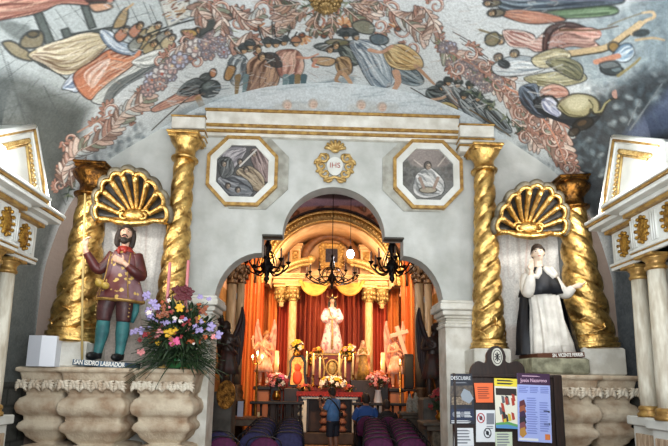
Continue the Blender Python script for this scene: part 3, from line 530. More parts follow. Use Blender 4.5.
UU, WW = np.meshgrid(U, W_); WW = np.minimum(WW, top[None]); V = np.stack([UU, np.full(UU.shape, D-.012), WW], -1).reshape(-1, 3)
tag(painted_mesh('wall_front_lunette', V, gridF(cl.h, cl.w), cl.a.reshape(-1, 3), PAINT), kind='structure')
# cornice across the wall with pilaster blocks at its ends
def run(mb, x0, x1, y, steps):
    for z0, z1, d in steps: mb.box(((x0+x1)/2, y-d/2, (z0+z1)/2), (x1-x0, d, z1-z0), bev=.006)
zc = 5.10
cb = MB(); run(cb, -1.85, 1.78, D, [(zc, zc+.05, .07), (zc+.09, zc+.12, .10), (zc+.16, zc+.34, .13)]); o = cb.build('trim_1', M['white']); o['kind'] = 'structure'
cg = MB(); run(cg, -1.86, 1.79, D, [(zc+.05, zc+.09, .10), (zc+.12, zc+.16, .13), (zc+.34, zc+.375, .16)]); cg.build('trim_2', M['goldpaint'])['kind'] = 'structure'
pb = MB(); pg = MB()
for x0, x1 in ((-2.3, -1.84), (1.77, 2.26)):
    run(pb, x0, x1, D, [(4.92, 5.0, .16), (5.04, 5.09, .18), (5.13, 5.30, .20)]); run(pg, x0-.012, x1+.012, D, [(5.0, 5.025, .18), (5.09, 5.115, .20), (5.30, 5.32, .22)])
pb.build('trim_3', M['white'])['kind'] = 'structure'; pg.build('trim_4', M['goldpaint'])['kind'] = 'structure'
# piers of the arch with moulded imposts
pr = MB()
for x0, x1 in ((-2.06, JL), (JR, 1.95)):
    c_ = (x0+x1)/2; wd = x1-x0
    pr.box((c_+(.006 if x0 < 0 else -.006), D-.06+.13, 1.21), (wd+.012, .385, 2.42))
    for z0, z1, e in [(2.40, 2.45, .03), (2.45, 2.49, .015), (2.52, 2.56, .03), (2.49, 2.52, .01), (2.56, 2.63, .06), (2.63, 2.72, .1), (2.72, 2.76, .085)]: pr.box((c_, D+.07, (z0+z1)/2), (wd+2*e, .40+2*e, z1-z0), bev=.012)
pr.build('trim_5', M['white'])['kind'] = 'structure'
# thin dark boards added under the shoulders to stand for soffit shade
tb = MB()
for x in (-.86, .85): tb.box((x, D+.05, 3.66), (.28, .14, .03), bev=.006)
tb.build('trim_6', mat('soffit_shade_board', (70, 68, 60), .7, 0, (52, 48, 42), 8))['kind'] = 'structure'
# ------------------------------------------------------------------ gilded twisted columns
def vine(mb, zs, R, starts, sgn, n=60):
    for k in range(starts):
        pts = []
        for i in range(n):
            t = i/(n-1); z = zs[0]+(zs[1]-zs[0])*t; a = 2*PI*k/starts+sgn*(2.1*t*PI)+.25*math.sin(t*30); r = R(t)*1.02; pts.append((r*math.cos(a), r*math.sin(a), z))
        mb.tube(pts, .012, 6)
def twisted_column(x, y, z0, z1, rb, rt, sgn, m, capm, label, shaded=False):
    tilt, x = x[2], x[0]
    t = thing('twisted_column', (x, y, z0), label, 'column', 'twisted gilded columns'); H = z1-z0; hb = .17 if rb > .24 else .12; hc = .40*rt/.15
    zs0, zs1 = hb, H-hc
    R = lambda f: rb+(rt-rb)*(1-(1-f)**1.25) if True else 0
    s = MB(); n = 66; rings = []
    for i in range(141):
        f = i/140; z = zs0+(zs1-zs0)*f; r0 = R(f); rg = []
        for k in range(n):
            a = 2*PI*k/n; ph = 3*a-sgn*2*PI*(zs1-zs0)*f/(.26 if rb < .25 else .31); lobe = abs(math.cos(ph/2))**.55
            r = r0*(.79+.24*lobe+.014*math.sin(4*ph)*lobe)
            rg.append((r*math.cos(a), r*math.sin(a), z))
        rings.append(rg)
    s.loft(rings); s.build('shaft', m, t)
    v = MB(); vine(v, (zs0+.02, zs0+(zs1-zs0)*.45), R, 3, -sgn); v.build('carved_vine', m, t)
    b = MB(); b.lathe([(rb*1.12, 0), (rb*1.14, hb*.3), (rb*1.02, hb*.36), (rb*1.08, hb*.5), (rb*1.08, hb*.7), (rb*.96, hb*.78), (rb*1.0, hb*.95), (rb*.9, hb)], n=32); b.build('base', m, t)
    c = MB(); c.lathe([(rt*.95, H-hc), (rt*1.3, H-hc+.01), (rt*1.34, H-hc+.035), (rt*1.0, H-hc+.06), (rt*.98, H-hc+.16), (rt*1.12, H-hc+.2), (rt*1.5, H-hc+.27), (rt*1.62, H-hc+.31), (rt*1.3, H-.07)], n=28)
    w_ = rt*(2.9 if rb < .25 else 2.3); c.box((0, 0, H-.055), (w_, w_, .05), bev=.012); c.box((0, 0, H-.018), (w_*1.1, w_*1.1, .036), bev=.01); c.build('capital', capm, t); t.rotation_euler.y = tilt
    return t
def lean(b, tp, y): (xb, zb), (xt, zt) = P(*b, y), P(*tp, y); return xb, zb, math.atan2(xt-xb, zt-zb)
twisted_column(lean((168, 345), (186.5, 142), 6.22), 6.22, 2.10, 4.95, .215, .135, 1, M['gold'], M['gold'], 'slim gold twisted column left of the arch, behind the bouquet')
twisted_column(lean((489, 346), (483.5, 152), 6.22), 6.22, 2.10, 4.90, .215, .135, 1, M['gold'], M['gold'], 'slim gold twisted column right of the arch, above the notice board')
twisted_column(lean((73, 338), (96, 172), 6.17), 6.17, 2.10, 4.46, .30, .17, 1, M['gold'], M['golddark'], 'thick gold twisted column left of the staff-bearing statue')
twisted_column(lean((591, 343), (568, 182), 6.17), 6.17, 2.13, 4.46, .30, .17, -1, M['gold'], M['golddark'], 'thick gold twisted column right of the friar statue')
for x, y, a, zt, lab in [(P(75, 345, 6.17)[0], 6.17, .27, 2.10, 'white plinth block under the thick twisted column, beside the white box'), (P(592, 345, 6.17)[0], 6.17, .27, 2.13, 'white plinth block under the thick twisted column right of the friar'), (-2.02, 6.2, .235, 2.10, 'white plinth block under the slim column, hidden behind the bouquet'), (2.0, 6.2, .235, 2.10, 'white plinth block under the slim column behind the notice board')]:
    o = MB().box((x, y, (1.785+zt)/2), (2*a, 2*a, zt-1.785), bev=.02).build('plinth', M['white']); tag(o, lab, 'plinth', 'column plinths')
# ------------------------------------------------------------------ corbel altars in carved stone
def rrect(cx, cy, a, b, r, z, n=6):
    pts = []
    for qx, qy, a0 in ((1, 1, 0), (-1, 1, 90), (-1, -1, 180), (1, -1, 270)):
        for i in range(n+1):
            t = math.radians(a0+90*i/n); pts.append((cx+qx*(a-r)+r*math.cos(t), cy+qy*(b-r)+r*math.sin(t), z))
    return pts
CPROF = [(1.785, -.01), (1.775, .02), (1.735, .025), (1.725, 0), (1.715, -.015), (1.70, -.02), (1.50, -.055), (1.485, -.075), (1.455, -.08), (1.44, -.07), (1.415, -.03), (1.36, -.005), (1.30, .0), (1.245, -.02), (1.215, -.065), (1.205, -.075), (1.165, -.08), (1.155, -.075), (1.13, -.045), (1.085, -.03), (1.045, -.05), (1.02, -.085), (.97, -.10), (.92, -.15), (.885, -.19), (.875, -.12), (.85, -.05), (.80, -.02), (.74, -.05), (.70, -.12), (.60, -.18), (.5, -.2), (.48, -.1), (.4, -.08), (.3, -.14), (0, -.14)]
def acanthus(mb, x, y, z, sz, R):
    # one curled leaf in relief on a plane facing the nave
    for sg in (-1, 1):
        for k in range(4):
            a = .35+k*.45; pts = []
            for i in range(8):
                t = i/7; rr = sz*(.25+.75*t); an = a+.5*t; pts.append((x+sg*rr*math.sin(an)*.62, y-.02-.022*math.sin(t*PI), z-sz*.35+rr*math.cos(an)*.85))
            mb.tube(pts, [.010+.012*math.sin(PI*min(1, .15+i/7)) for i in range(8)], 6)
    mb.ball((x, y-.03, z-sz*.2), (.028, .03, .05), 8, 6)
def corbel(sg, x0, label):
    t = thing('corbel_altar', (x0, 6.1, 0), label, 'corbel altar', 'carved stone corbel altars'); b = MB(); fr = MB(); R = random.Random(3)
    secs = [(-3.47, .30, .33, 5.86), (-2.81, .39, .45, 5.70), (-2.045, .375, .36, 5.84)]
    for cx, a, bb, yf in secs:
        cx = sg*cx+(.02 if sg > 0 else 0); cyy = yf+bb
        b.loft([rrect(cx, cyy, max(.1, a+o), max(.1, bb+o), .035 if o > -.1 else .06, z) for z, o in reversed(CPROF)])
        n = max(3, int(a*2/.125))
        for i in range(n): fr = MB(); acanthus(fr, cx-a+.07+(2*a-.14)*i/(n-1), yf+.03, 1.605, .12, R); fr.build('acanthus_leaf', M['stonelight'], t, t.location)
    b.build('body', M['stone'], t, t.location); return t
corbel(1, -2.7, 'carved stone corbel altar left of the arch, bearing bouquet and statue')
corbel(-1, 2.7, 'carved stone corbel altar right of the arch, partly behind the notice board')
# stone slab under the friar
o = MB().box((2.72, 5.98, 1.885), (.70, .58, .19), bev=.02).build('stone_slab', mat('mossy_stone', (168, 166, 140), .9, 0, (110, 108, 88), 9, .4)); tag(o, 'mottled grey-green stone slab under the friar statue', 'slab')
# ------------------------------------------------------------------ painted niche backs
def niche(x0, x1, z0, z1, seed, tone):
    c = Canvas(x0, z0, x1, z1, .014, lambda x, y: (x, y), '#d3d1cb', seed); R = random.Random(seed)
    for i in range(16):
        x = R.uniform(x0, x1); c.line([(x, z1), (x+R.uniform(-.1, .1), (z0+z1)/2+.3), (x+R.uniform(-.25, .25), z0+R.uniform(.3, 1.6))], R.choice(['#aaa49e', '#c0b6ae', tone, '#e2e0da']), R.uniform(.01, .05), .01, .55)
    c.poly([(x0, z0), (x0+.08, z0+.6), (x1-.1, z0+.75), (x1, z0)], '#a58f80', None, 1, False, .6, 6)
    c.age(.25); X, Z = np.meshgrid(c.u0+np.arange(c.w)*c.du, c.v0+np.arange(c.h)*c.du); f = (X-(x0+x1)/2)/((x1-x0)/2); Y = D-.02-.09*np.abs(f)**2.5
    V = np.stack([X, Y, Z], -1).reshape(-1, 3); return tag(painted_mesh('trim_7', V, gridF(c.h, c.w), c.a.reshape(-1, 3), PAINT), kind='structure')
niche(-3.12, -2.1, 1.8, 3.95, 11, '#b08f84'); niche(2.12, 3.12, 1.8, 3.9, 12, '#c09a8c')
# ------------------------------------------------------------------ scallop shells over the niches
flute_m = mat('tarnished_flute', (34, 32, 30), .5, .3, (84, 82, 74), 7, .4, 24, lo=.45, hi=.8)
rim_m = mat('worn_grey_gilding', (128, 120, 100), .55, .3, (80, 72, 58), 10, .5)
def shell(cx, cz, w_, h_, label):
    t = thing('scallop_shell', (cx, 6.2, cz), label, 'shell ornament', 'gilded scallop shells'); N = 9; A0, A1 = -6, 186
    def pt(a, f, lift=0):       # a degrees, f radius fraction; a hood leaning out towards its rim
        r = math.radians(a); return Vector((-w_*f*math.cos(r), -.05-.34*f**1.6*(.35+.65*math.sin(max(0, r)))-lift, h_*f*math.sin(r)+.02))
    da = (A1-A0)/N
    for k in range(N):
        ac = A0+(k+.5)*da; b = MB(); V = []; F = []; nu, nv = 8, 14
        for i in range(nv+1):
            f = .2+.76*i/nv
            for j in range(nu+1):
                u = j/nu*2-1; ff = f+(.06*(1-u*u) if i == nv else 0)*1.; wdt = da*.40
                V.append(pt(ac+u*wdt, ff if i < nv else f+.05*(1-u*u), -.05*(1-u*u)*(f+.2)))
        for i in range(nv):
            for j in range(nu): q = i*(nu+1)+j; F.append((q, q+1, q+nu+2, q+nu+1))
        b.add(V, F); b.build('flute', flute_m, t)
    for k in range(N+1):
        ac = A0+k*da; b = MB(); b.tube([pt(ac, .12+.82*i/10, .012) for i in range(11)], [.018+.026*i/10 for i in range(11)], 8); b.build('rib', M['gold'], t)
    def rimline(f, amp, lift):
        pts = []
        for i in range(N*10+1):
            a = A0+da*i/10; u = (i/10) % 1; pts.append(pt(a, f+amp*math.sin(u*PI)**.7, lift))
        return pts
    b = MB(); b.tube(rimline(.94, .085, .02), .03, 8); b.build('rim', M['gold'], t)
    b = MB(); b.tube(rimline(1.02, .09, -.03), .04, 8); b.build('outer_border', rim_m, t)
    b = MB()
    for sg in (-1, 1):
        pts = []
        for i in range(20):
            q = i/19*PI*2.6; rr = .085*(1-i/19*.75); pts.append((sg*(.13+rr*math.cos(q)), -.12-.02*i/19, .05+rr*math.sin(q)))
        b.tube(pts, .02, 7)
    b.ball((0, -.12, .06), (.14, .06, .09), 14, 8); b.build('scroll_hub', M['gold'], t)
    b = MB(); b.tube([(-w_*1.02, -.1, -.03), (-w_*.6, -.13, -.015), (-.2, -.15, -.05), (0, -.16, -.075), (.2, -.15, -.05), (w_*.6, -.13, -.015), (w_*1.02, -.1, -.03)], [.03, .035, .04, .05, .04, .035, .03], 8); b.build('lip', M['gold'], t)
    return t
shell(P(131, 216, 6.0)[0], P(131, 217, 6.0)[1], .45, .50, 'gilded scallop shell canopy over the staff-bearing statue')
shell(P(531.5, 229, 6.0)[0], P(531.5, 230, 6.0)[1], .45, .50, 'gilded scallop shell canopy over the friar statue')
# ------------------------------------------------------------------ octagonal paintings
def octo(cx, cz, a, b): return [(cx+a*sx, cz+b*sz) for sx, sz in ((1, .44), (.46, 1), (-.46, 1), (-1, .44), (-1, -.44), (-.46, -1), (.46, -1), (1, -.44))]
def ring(mb, cx, cz, o, i, y0, y1):
    A = octo(cx, cz, *o); B = octo(cx, cz, *i); V = [(x, y0, z) for x, z in A]+[(x, y1, z) for x, z in A]+[(x, y1, z) for x, z in B]+[(x, y0, z) for x, z in B]; F = []
    for k in range(8):
        j = (k+1) % 8
        for q in range(4): p = (q+1) % 4; F.append((q*8+k, q*8+j, p*8+j, p*8+k))
    mb.add(V, F, False)
def octagon(cx, cz, fn, sh, label):
    t = thing('octagonal_painting', (cx, D, cz), label, 'painting', 'octagonal paintings on the arch wall')
    b = MB(); ring(b, sh, .0, (.56, .55), (.40, .42), -.005, -.02); b.build('outer_border', M['graywhite'], t)
    b = MB(); ring(b, 0, 0, (.50, .52), (.455, .475), -.0, -.075); b.build('gilt_moulding', M['goldpaint'], t)
    b = MB(); ring(b, 0, 0, (.457, .477), (.365, .385), -.0, -.055); b.build('white_frame', M['white2'], t)
    c = Canvas(cx-.38, cz-.40, cx+.38, cz+.40, .0075, lambda x, y: P(x, y, D-.03), '#6c6a68', 5); fn(c); c.age(.2); gr = c.a.mean(-1, keepdims=True); c.a = (gr*.5+c.a*.5)*np.array([.78, .76, .73])
    X, Z = np.meshgrid(c.u0+np.arange(c.w)*c.du-cx, c.v0+np.arange(c.h)*c.du-cz); V = np.stack([X, np.full(X.shape, -.03), Z], -1).reshape(-1, 3); F = gridF(c.h, c.w)
    cen = V[F].mean(1); keep = (np.abs(cen[:, 0]) < .37) & (np.abs(cen[:, 2]) < .39) & (np.abs(cen[:, 0])*.218+np.abs(cen[:, 2])*.2035 < .207*.39+.0405)
    painted_mesh('canvas', V, F[keep], c.a.reshape(-1, 3), PAINT, t)
def scene_a(c):
    c.poly([(215, 145), (270, 145), (270, 200), (215, 200)], '#54565a', None, 1, False, 1, 3)
    for p, a, b, h in [([(222, 150), (246, 148), (238, 164), (228, 172)], '#9a94a4', '#5c5866', '#c9c4ce'), ([(250, 152), (262, 150), (270, 166), (268, 182), (258, 176)], '#a07a78', '#5c4040', '#cba8a4'), ([(236, 172), (250, 166), (264, 178), (262, 192), (246, 186)], '#a88a5c', '#5c4630', '#d6bc88'), ([(218, 178), (240, 176), (252, 186), (250, 196), (228, 196)], '#6c7684', '#343a46', '#aab2be'), ([(218, 160), (230, 158), (234, 172), (222, 178)], '#565e62', '#2c3234', '#8c9498')]: c.drape(p, a, b, h, 6, '#26262a', 2)
    for x, y in [(254, 154), (240, 162), (246, 170), (228, 186), (238, 190), (224, 164)]: c.head(x, y, 3.2, 10)
    c.line([(256, 150), (240, 166)], '#d6d2cc', 1.6)
def scene_b(c):
    c.poly([(400, 150), (458, 150), (458, 205), (400, 205)], '#7a7c7a', None, 1, False, 1, 3); c.poly([(410, 150), (450, 150), (446, 166), (414, 166)], '#9a8a84', None, 1, True, 1, 4)
    c.foliage([(402, 160), (418, 158), (418, 186), (402, 188)], 60, ['#50504a', '#6a6858', '#3c3c38'], 3, 1); c.foliage([(440, 156), (458, 160), (456, 182), (442, 178)], 60, ['#5c5450', '#7a6a64', '#443e3c'], 3, 2)
    c.drape([(416, 176), (426, 168), (434, 170), (444, 182), (442, 194), (426, 198), (414, 192)], '#c3c8ca', '#6a7478', '#eef0f0', 8, '#33383a', 2); c.head(428, 166, 4.4, 5); c.ell(428, 190, 9, 3.2, 0, '#b3a27c', '#3c3428'); c.line([(420, 178), (424, 188)], '#b08a70', 3, 2); c.line([(438, 178), (434, 188)], '#b08a70', 3, 2); c.line([(414, 160), (422, 166)], '#c9b8a8', 1.2); c.line([(446, 156), (438, 166)], '#c9b8a8', 1.2)
octagon(-1.31, 4.585, scene_a, .09, 'octagonal painting in white and gold frame showing crowded robed figures')
octagon(1.335, 4.61, scene_b, -.09, 'octagonal painting in white and gold frame showing one white-robed figure')
# ------------------------------------------------------------------ text
def text(s, size, m, parent, loc, name='lettering', rx=PI/2, rz=0, ext=.002, bold=0, wid=None):
    cu = bpy.data.curves.new('t', 'FONT'); cu.body = s; cu.size = size; cu.extrude = ext; cu.align_x = 'CENTER'; cu.align_y = 'CENTER'; cu.offset = bold
    ob = bpy.data.objects.new('t', cu); C.objects.link(ob); bpy.context.view_layer.update(); dg = bpy.context.evaluated_depsgraph_get(); me = bpy.data.meshes.new_from_object(ob.evaluated_get(dg)); bpy.data.objects.remove(ob)
    if wid:
        xs = [v.co.x for v in me.vertices]; k = wid/(max(xs)-min(xs))
        for v in me.vertices: v.co.x *= k
    me.materials.clear(); me.materials.append(m); o = bpy.data.objects.new(name, me); C.objects.link(o); o.parent = parent; o.location = loc; o.rotation_euler = (rx, 0, rz); return o
M['ink'] = mat('white_lettering', (236, 236, 230), .6); M['redink'] = mat('red_lettering', (150, 60, 40), .6); M['black'] = mat('black_paint', (22, 22, 24), .5)
# ------------------------------------------------------------------ crest over the arch
t = thing('crest', (0, D, 4.72), 'gold scrollwork crest with shell and IHS monogram above the arch', 'crest')
def spiral(cx, cz, r, a0, turns, sg, y=-.04, n=22): return [(cx+sg*r*(1-.8*i/(n-1))*math.cos(a0+turns*2*PI*i/(n-1)), y, cz+r*(1-.8*i/(n-1))*math.sin(a0+turns*2*PI*i/(n-1))) for i in range(n)]
b = MB()
for sg in (-1, 1):
    for cx, cz, r, a0, tn in [(.17, .10, .075, 2.4, 1.2), (.19, -.02, .07, 1.2, -1.2), (.14, -.13, .075, .8, -1.2), (.1, -.21, .06, 2.8, 1.1), (.235, .03, .05, -.5, 1.), (.21, -.12, .045, 0, 1.)]: b.tube(spiral(sg*cx, cz, r, a0, tn, sg), [.024-.012*i/21 for i in range(22)], 7)
    b.tube([(sg*.12, -.03, .16), (sg*.2, -.05, .15), (sg*.25, -.04, .07), (sg*.22, -.04, 0)], .018, 6)
b.tube([(-.16, -.05, -.25), (-.08, -.06, -.22), (0, -.07, -.2), (.08, -.06, -.22), (.16, -.05, -.25)], .022, 7); b.build('scrollwork', M['palegold'], t)
b = MB(); b.prism([(.12*math.cos(a)*(1 if math.sin(a) > 0 else .9), .14*math.sin(a)-.03) for a in np.linspace(0, 2*PI, 28)[:-1]], -.015, -.055); b.build('oval_shield', M['white2'], t)
text('IHS', .11, M['redink'], t, (0, -.057, -.02), 'monogram')
b = MB()
for k in range(-3, 4):
    a = math.radians(90+k*24); b.tube([(.03*math.cos(a), -.05, .2+.03*math.sin(a)), (.09*math.cos(a), -.08, .2+.09*math.sin(a)), (.155*math.cos(a), -.07, .2+.15*math.sin(a))], [.014, .022, .026], 7)
b.ball((0, -.06, .2), (.06, .03, .03), 10, 6); b.build('shell', M['palegold'], t)
# ------------------------------------------------------------------ side altars along the nave walls
gv = mat('gilded_relief', (196, 152, 66), .4, .75, (120, 84, 30), 26, .8, 60)
def side_altar(sx, off, label, dz=0):
    t = thing('side_altar', (sx*(3.4+off), 4.3, 0), label, 'side altar', 'white and gold side altars')
    L = t.location.copy(); t.location.z = dz; X = lambda v: sx*(v+off)
    def bx(mb, xa, xb, y0, y1, z0, z1, bev=.008): mb.box((X((xa+xb)/2), (y0+y1)/2, (z0+z1)/2), (abs(xb-xa), y1-y0, z1-z0), bev=bev)
    XB = 3.88
    w_ = MB(); bx(w_, 3.1, XB-.02, 2.6, 5.02, 0, 1.36); bx(w_, 2.98, XB-.02, 2.6, 4.56, 0, 1.36); bx(w_, 3.06, XB-.02, 2.6, 5.06, 1.36, 1.45); bx(w_, 2.94, XB-.02, 2.6, 4.60, 1.36, 1.45); w_.build('pedestal', M['white2'], t, L)
    w_ = MB(); bx(w_, 3.085, 3.11, 4.66, 4.98, .2, 1.28); bx(w_, 2.965, 2.99, 4.16, 4.52, .2, 1.28); w_.box((X(3.3), 5.03, .75), (.3, .02, 1.06), bev=.004); w_.build('marbled_panel', M['marblepanel'], t, L)
    w_ = MB(); bx(w_, 3.3, XB-.02, 4.2, 5.05, 1.45, 3.0); bx(w_, 3.25, XB-.02, 2.6, 2.9, 1.45, 3.0); w_.build('back_wall', M['graywhite'], t, L)
    for cx, cy, r in [(3.16, 4.83, .08), (3.03, 4.38, .088), (3.03, 2.9, .088)]:
        s = MB(); s.lathe([(r, 1.55), (r*1.03, 1.75), (r*1.0, 2.1), (r*.86, 2.86)], (X(cx), cy, 0), 22); c = s.build('column', M['colmarble'], t, L)
        s = MB(); s.lathe([(r*1.4, 1.45), (r*1.42, 1.48), (r*1.15, 1.5), (r*1.28, 1.52), (r*1.25, 1.545), (r*1.02, 1.56)], (X(cx), cy, 0), 22); s.build('base_ring', M['goldpaint'], c, L)
        s = MB(); s.lathe([(r*.9, 2.85), (r*1.08, 2.86), (r*1.08, 2.885), (r*.92, 2.895), (r*.95, 2.93), (r*1.25, 2.96), (r*1.3, 2.975)], (X(cx), cy, 0), 22); s.box((X(cx), cy, 2.99), (r*2.9, r*2.9, .035), bev=.006); s.build('capital', M['goldpaint'], c, L)
    e = MB(); bx(e, 3.06, XB-.02, 4.5, 5.07, 3.0, 3.42); bx(e, 2.92, XB-.02, 2.6, 4.52, 3.0, 3.42); e.build('frieze', M['white2'], t, L)
    e = MB(); g = MB()
    for d, yf, y0 in ((3.06, 5.07, 4.4), (2.92, 4.52, 2.6)):
        for z0, z1, p in [(3.0, 3.035, .02), (3.05, 3.075, .03), (3.46, 3.50, .07), (3.50, 3.545, .16), (3.575, 3.61, .19)]: bx(e, d-p, XB-.02, y0, yf+p, z0, z1, .006)
        for z0, z1, p in [(3.035, 3.05, .025), (3.42, 3.46, .05), (3.545, 3.575, .175)]: bx(g, d-p, XB-.02, y0, yf+p, z0, z1, .004)
    e.build('cornice', M['white2'], t, L); g.build('gilt_moulding', M['goldpaint'], t, L)
    for d, cy in ((3.06, 4.86), (2.92, 4.36), (2.92, 4.0), (2.92, 3.3)):
        s = MB(); s.ball((X(d), cy, 3.245), (.025, .075, .115), 14, 10)
        for k in range(12): a = k*PI/6; s.ball((X(d-.012), cy+.085*math.cos(a), 3.245+.125*math.sin(a)), .02, 7, 5)
        s.build('medallion', gv, t, L)
    for d, cy in ((3.06, 4.70), (2.92, 4.2), (2.92, 4.49), (2.92, 3.8), (3.06, 4.97)):
        s = MB()
        for k in (-.03, 0, .03): s.tube([(X(d-.006), cy+k, 3.1), (X(d-.006), cy+k, 3.38)], .011, 6)
        s.build('triglyph', M['white2'], t, L)
    # gable
    pd = [(5.26, 3.6), (4.88 if sx > 0 else 4.8, 4.49 if sx > 0 else 4.44), (4.16, 4.05 if sx > 0 else 4.0), (4.16, 3.6)]
    def inset(poly, k):
        cx = sum(p[0] for p in poly)/4; cy = 3.9; return [(cx+(p[0]-cx)*k, (cy+(p[1]-cy)*k) if p[1] > 3.61 else p[1]) for p in poly]
    s = MB(); s.prism(pd, X(3.06), X(3.5), 'x'); s.build('gable', M['white2'], t, L)
    s = MB(); dd = X(3.045)
    def path(k, x): q = inset(pd, k); return [(x, *q[0]), (x, *q[1]), (x, *q[2])]
    for k, r in ((.985, .03), (.86, .012)): 
        q = path(k, X(3.05)); s.tube(q[:2], r, 6); s.tube(q[1:], r, 6)
    s.build('gable_moulding', M['white2'], t, L)
    s = MB()
    for k, r in ((.925, .022),): q = path(k, X(3.045)); s.tube(q[:2], r, 6); s.tube(q[1:], r, 6)
    s.build('gilt_fillet', M['goldpaint'], t, L)
    s = MB(); q = path(.62, X(3.04))
    for a, b2 in ((q[0], q[1]), (q[1], q[2])):
        for i in range(15): p = Vector(a).lerp(Vector(b2), i/14); s.ball(p, (.02, .026, .026), 8, 6)
    q2 = path(.52, X(3.045)); s.tube(q2[:2], .014, 6); s.tube(q2[1:], .014, 6); s.build('gilt_guilloche', M['palegold'], t, L)
    # raised centre of the attic
    s = MB(); bx(s, 2.98, XB-.1, 2.6, 4.12, 3.6, 3.66); s.prism([(4.12, 3.66), (4.12, 4.06), (3.3, 4.75), (2.6, 4.75), (2.6, 3.66)], X(3.2), X(3.7), 'x'); s.build('attic', M['white2'], t, L)
    # gold arch of the central niche
    s = MB(); s.prism([(4.22, 2.42)]+[(3.6+.55*math.cos(a), 2.42+.5*math.sin(a)) for a in np.linspace(0, PI, 18)]+[(2.98, 2.42), (2.98, 3.0), (4.22, 3.0)], X(3.2), X(3.32), 'x'); s.build('spandrel', gv, t, L)
    s = MB(); s.tube([(X(3.18), 3.6+.58*math.cos(a), 2.42+.53*math.sin(a)) for a in np.linspace(0, PI, 20)], .028, 8); s.build('arch_moulding', M['golddark'], t, L)
    s = MB(); s.prism([(4.14, 1.45), (4.14, 2.42)]+[(3.6+.53*math.cos(a), 2.42+.48*math.sin(a)) for a in np.linspace(0, PI, 18)]+[(3.06, 1.45)], X(3.55), X(3.6), 'x'); s.build('niche_back', M['graywhite'], t, L)
    return t
side_altar(1, 0.0, 'white and gold side altar on the right, lamp globe on its gable', -.09)
side_altar(-1, .17, 'white and gold side altar at the left edge, gold medallions', -.16)
for sx in (-1, 1): light('statue_shadow_light', 'POINT', (3.0 if sx > 0 else -3.12, 5.34, 3.74 if sx > 0 else 3.66), 30, (1, .95, .88), .05)  # unseen lights without fixtures, added to cast the statues' shadows
# lamp globes on the gables
gm = mat('lit_lamp_globe', (255, 255, 250), .3, emit=((245, 250, 255), 9))
for x, y, z, lab in ((2.86, 4.15, 3.665, 'lit white globe lamp on the right side altar gable'), (-3.0, 4.0, 3.6, 'lit white globe lamp on the left side altar gable')):
    t = thing('globe_lamp', (x, y, z), lab, 'lamp'); MB().ball((0, 0, 0), .068, 18, 12).build('globe', gm, t); MB().lathe([(.03, -.1), (.035, -.085), (.02, -.06)], n=14).build('socket', M['white2'], t)
    light('globe_light', 'POINT', (x-(.2 if x > 0 else -.2), y+.05, z+.06), 20, (.95, .98, 1), .07)
# ------------------------------------------------------------------ figures
V3 = Vector
def hand(mb, wr, d, nrm, k=1., curl=.5, side=1):
    # palm, four unequal bent fingers and a thumb leaving the side of the palm
    d = V3(d).normalized(); n = V3(nrm); n = (n-d*n.dot(d)).normalized(); s = d.cross(n)*side; wr = V3(wr)
    mb.tube([wr, wr+d*.035*k, wr+d*.075*k, wr+d*.095*k], [.024*k, .036*k, .040*k, .030*k], 10, flat=.55)
    for i, (o, L) in enumerate(((-.030, .070), (-.010, .082), (.010, .078), (.029, .060))):
        p = wr+d*.08*k+s*o*k; q = p+(d*math.cos(curl*.4)+n*math.sin(curl*.4))*L*.42*k; r = q+(d*math.cos(curl)+n*math.sin(curl))*L*.34*k; e = r+(d*math.cos(curl*1.5)+n*math.sin(curl*1.5))*L*.26*k
        mb.tube([p, q, r, e], [.0105*k, .0100*k, .009*k, .007*k], 7)
    p = wr+d*.03*k-s*.03*k; q = p+(d*.55-s*.75+n*.15).normalized()*.038*k; r = q+(d*.85-s*.25+n*.4).normalized()*.032*k; mb.tube([p, q, r], [.013*k, .0115*k, .008*k], 7)
def head(mb, c, k=1., yaw=0, pitch=0, roll=0):
    R = Matrix.Rotation(yaw, 3, 'Z') @ Matrix.Rotation(pitch, 3, 'X') @ Matrix.Rotation(roll, 3, 'Y'); n, m = 26, 20; V = []; F = []
    for i in range(m+1):
        a = PI*i/m; z = -math.cos(a)
        for j in range(n):
            b = 2*PI*j/n; x, y = math.sin(a)*math.cos(b), math.sin(a)*math.sin(b)
            fx, fy, fz = .074*x, .094*y, .116*z
            if z < 0: fx *= 1+.30*z; fy *= 1+.12*z
            if y < 0:
                f = -y; fy += -.024*math.exp(-((x/.2)**2+((z+.12)/.2)**2))*f; fy += .010*f*(math.exp(-(((x-.4)/.2)**2+((z-.1)/.14)**2))+math.exp(-(((x+.4)/.2)**2+((z-.1)/.14)**2)))
                fy += -.007*f*math.exp(-((x/.28)**2+((z+.48)/.1)**2)); fy += -.010*f*math.exp(-((x/.3)**2+((z+.82)/.16)**2))
            V.append(V3((fx, fy, fz))*k)
    for i in range(m):
        for j in range(n): q = (j+1) % n; F.append((i*n+j, i*n+q, (i+1)*n+q, (i+1)*n+j))
    mb.add([R @ v+V3(c) for v in V], F)
    for sg in (-1, 1): mb.ball(V3(c)+R @ V3((sg*.076*k, .008*k, -.002)), (.012*k, .022*k, .032*k), 8, 6, R)
    return R
def face(par, c, k, R, eye, mouth, brow=None):
    e = MB()
    for sg in (-1, 1): e.ball(V3(c)+R @ V3((sg*.029*k, -.080*k, .012*k)), (.0105*k, .006*k, .0062*k), 8, 6, R)
    e.build('eyes', eye, par)
    e = MB(); e.ball(V3(c)+R @ V3((0, -.089*k, -.056*k)), (.022*k, .006*k, .0065*k), 8, 6, R); e.build('mouth', mouth, par)
    if brow:
        e = MB()
        for sg in (-1, 1): e.tube([V3(c)+R @ V3((sg*.046*k, -.078*k, .033*k)), V3(c)+R @ V3((sg*.03*k, -.088*k, .038*k)), V3(c)+R @ V3((sg*.014*k, -.089*k, .032*k))], .0045*k, 6)
        e.build('brows', brow, par)
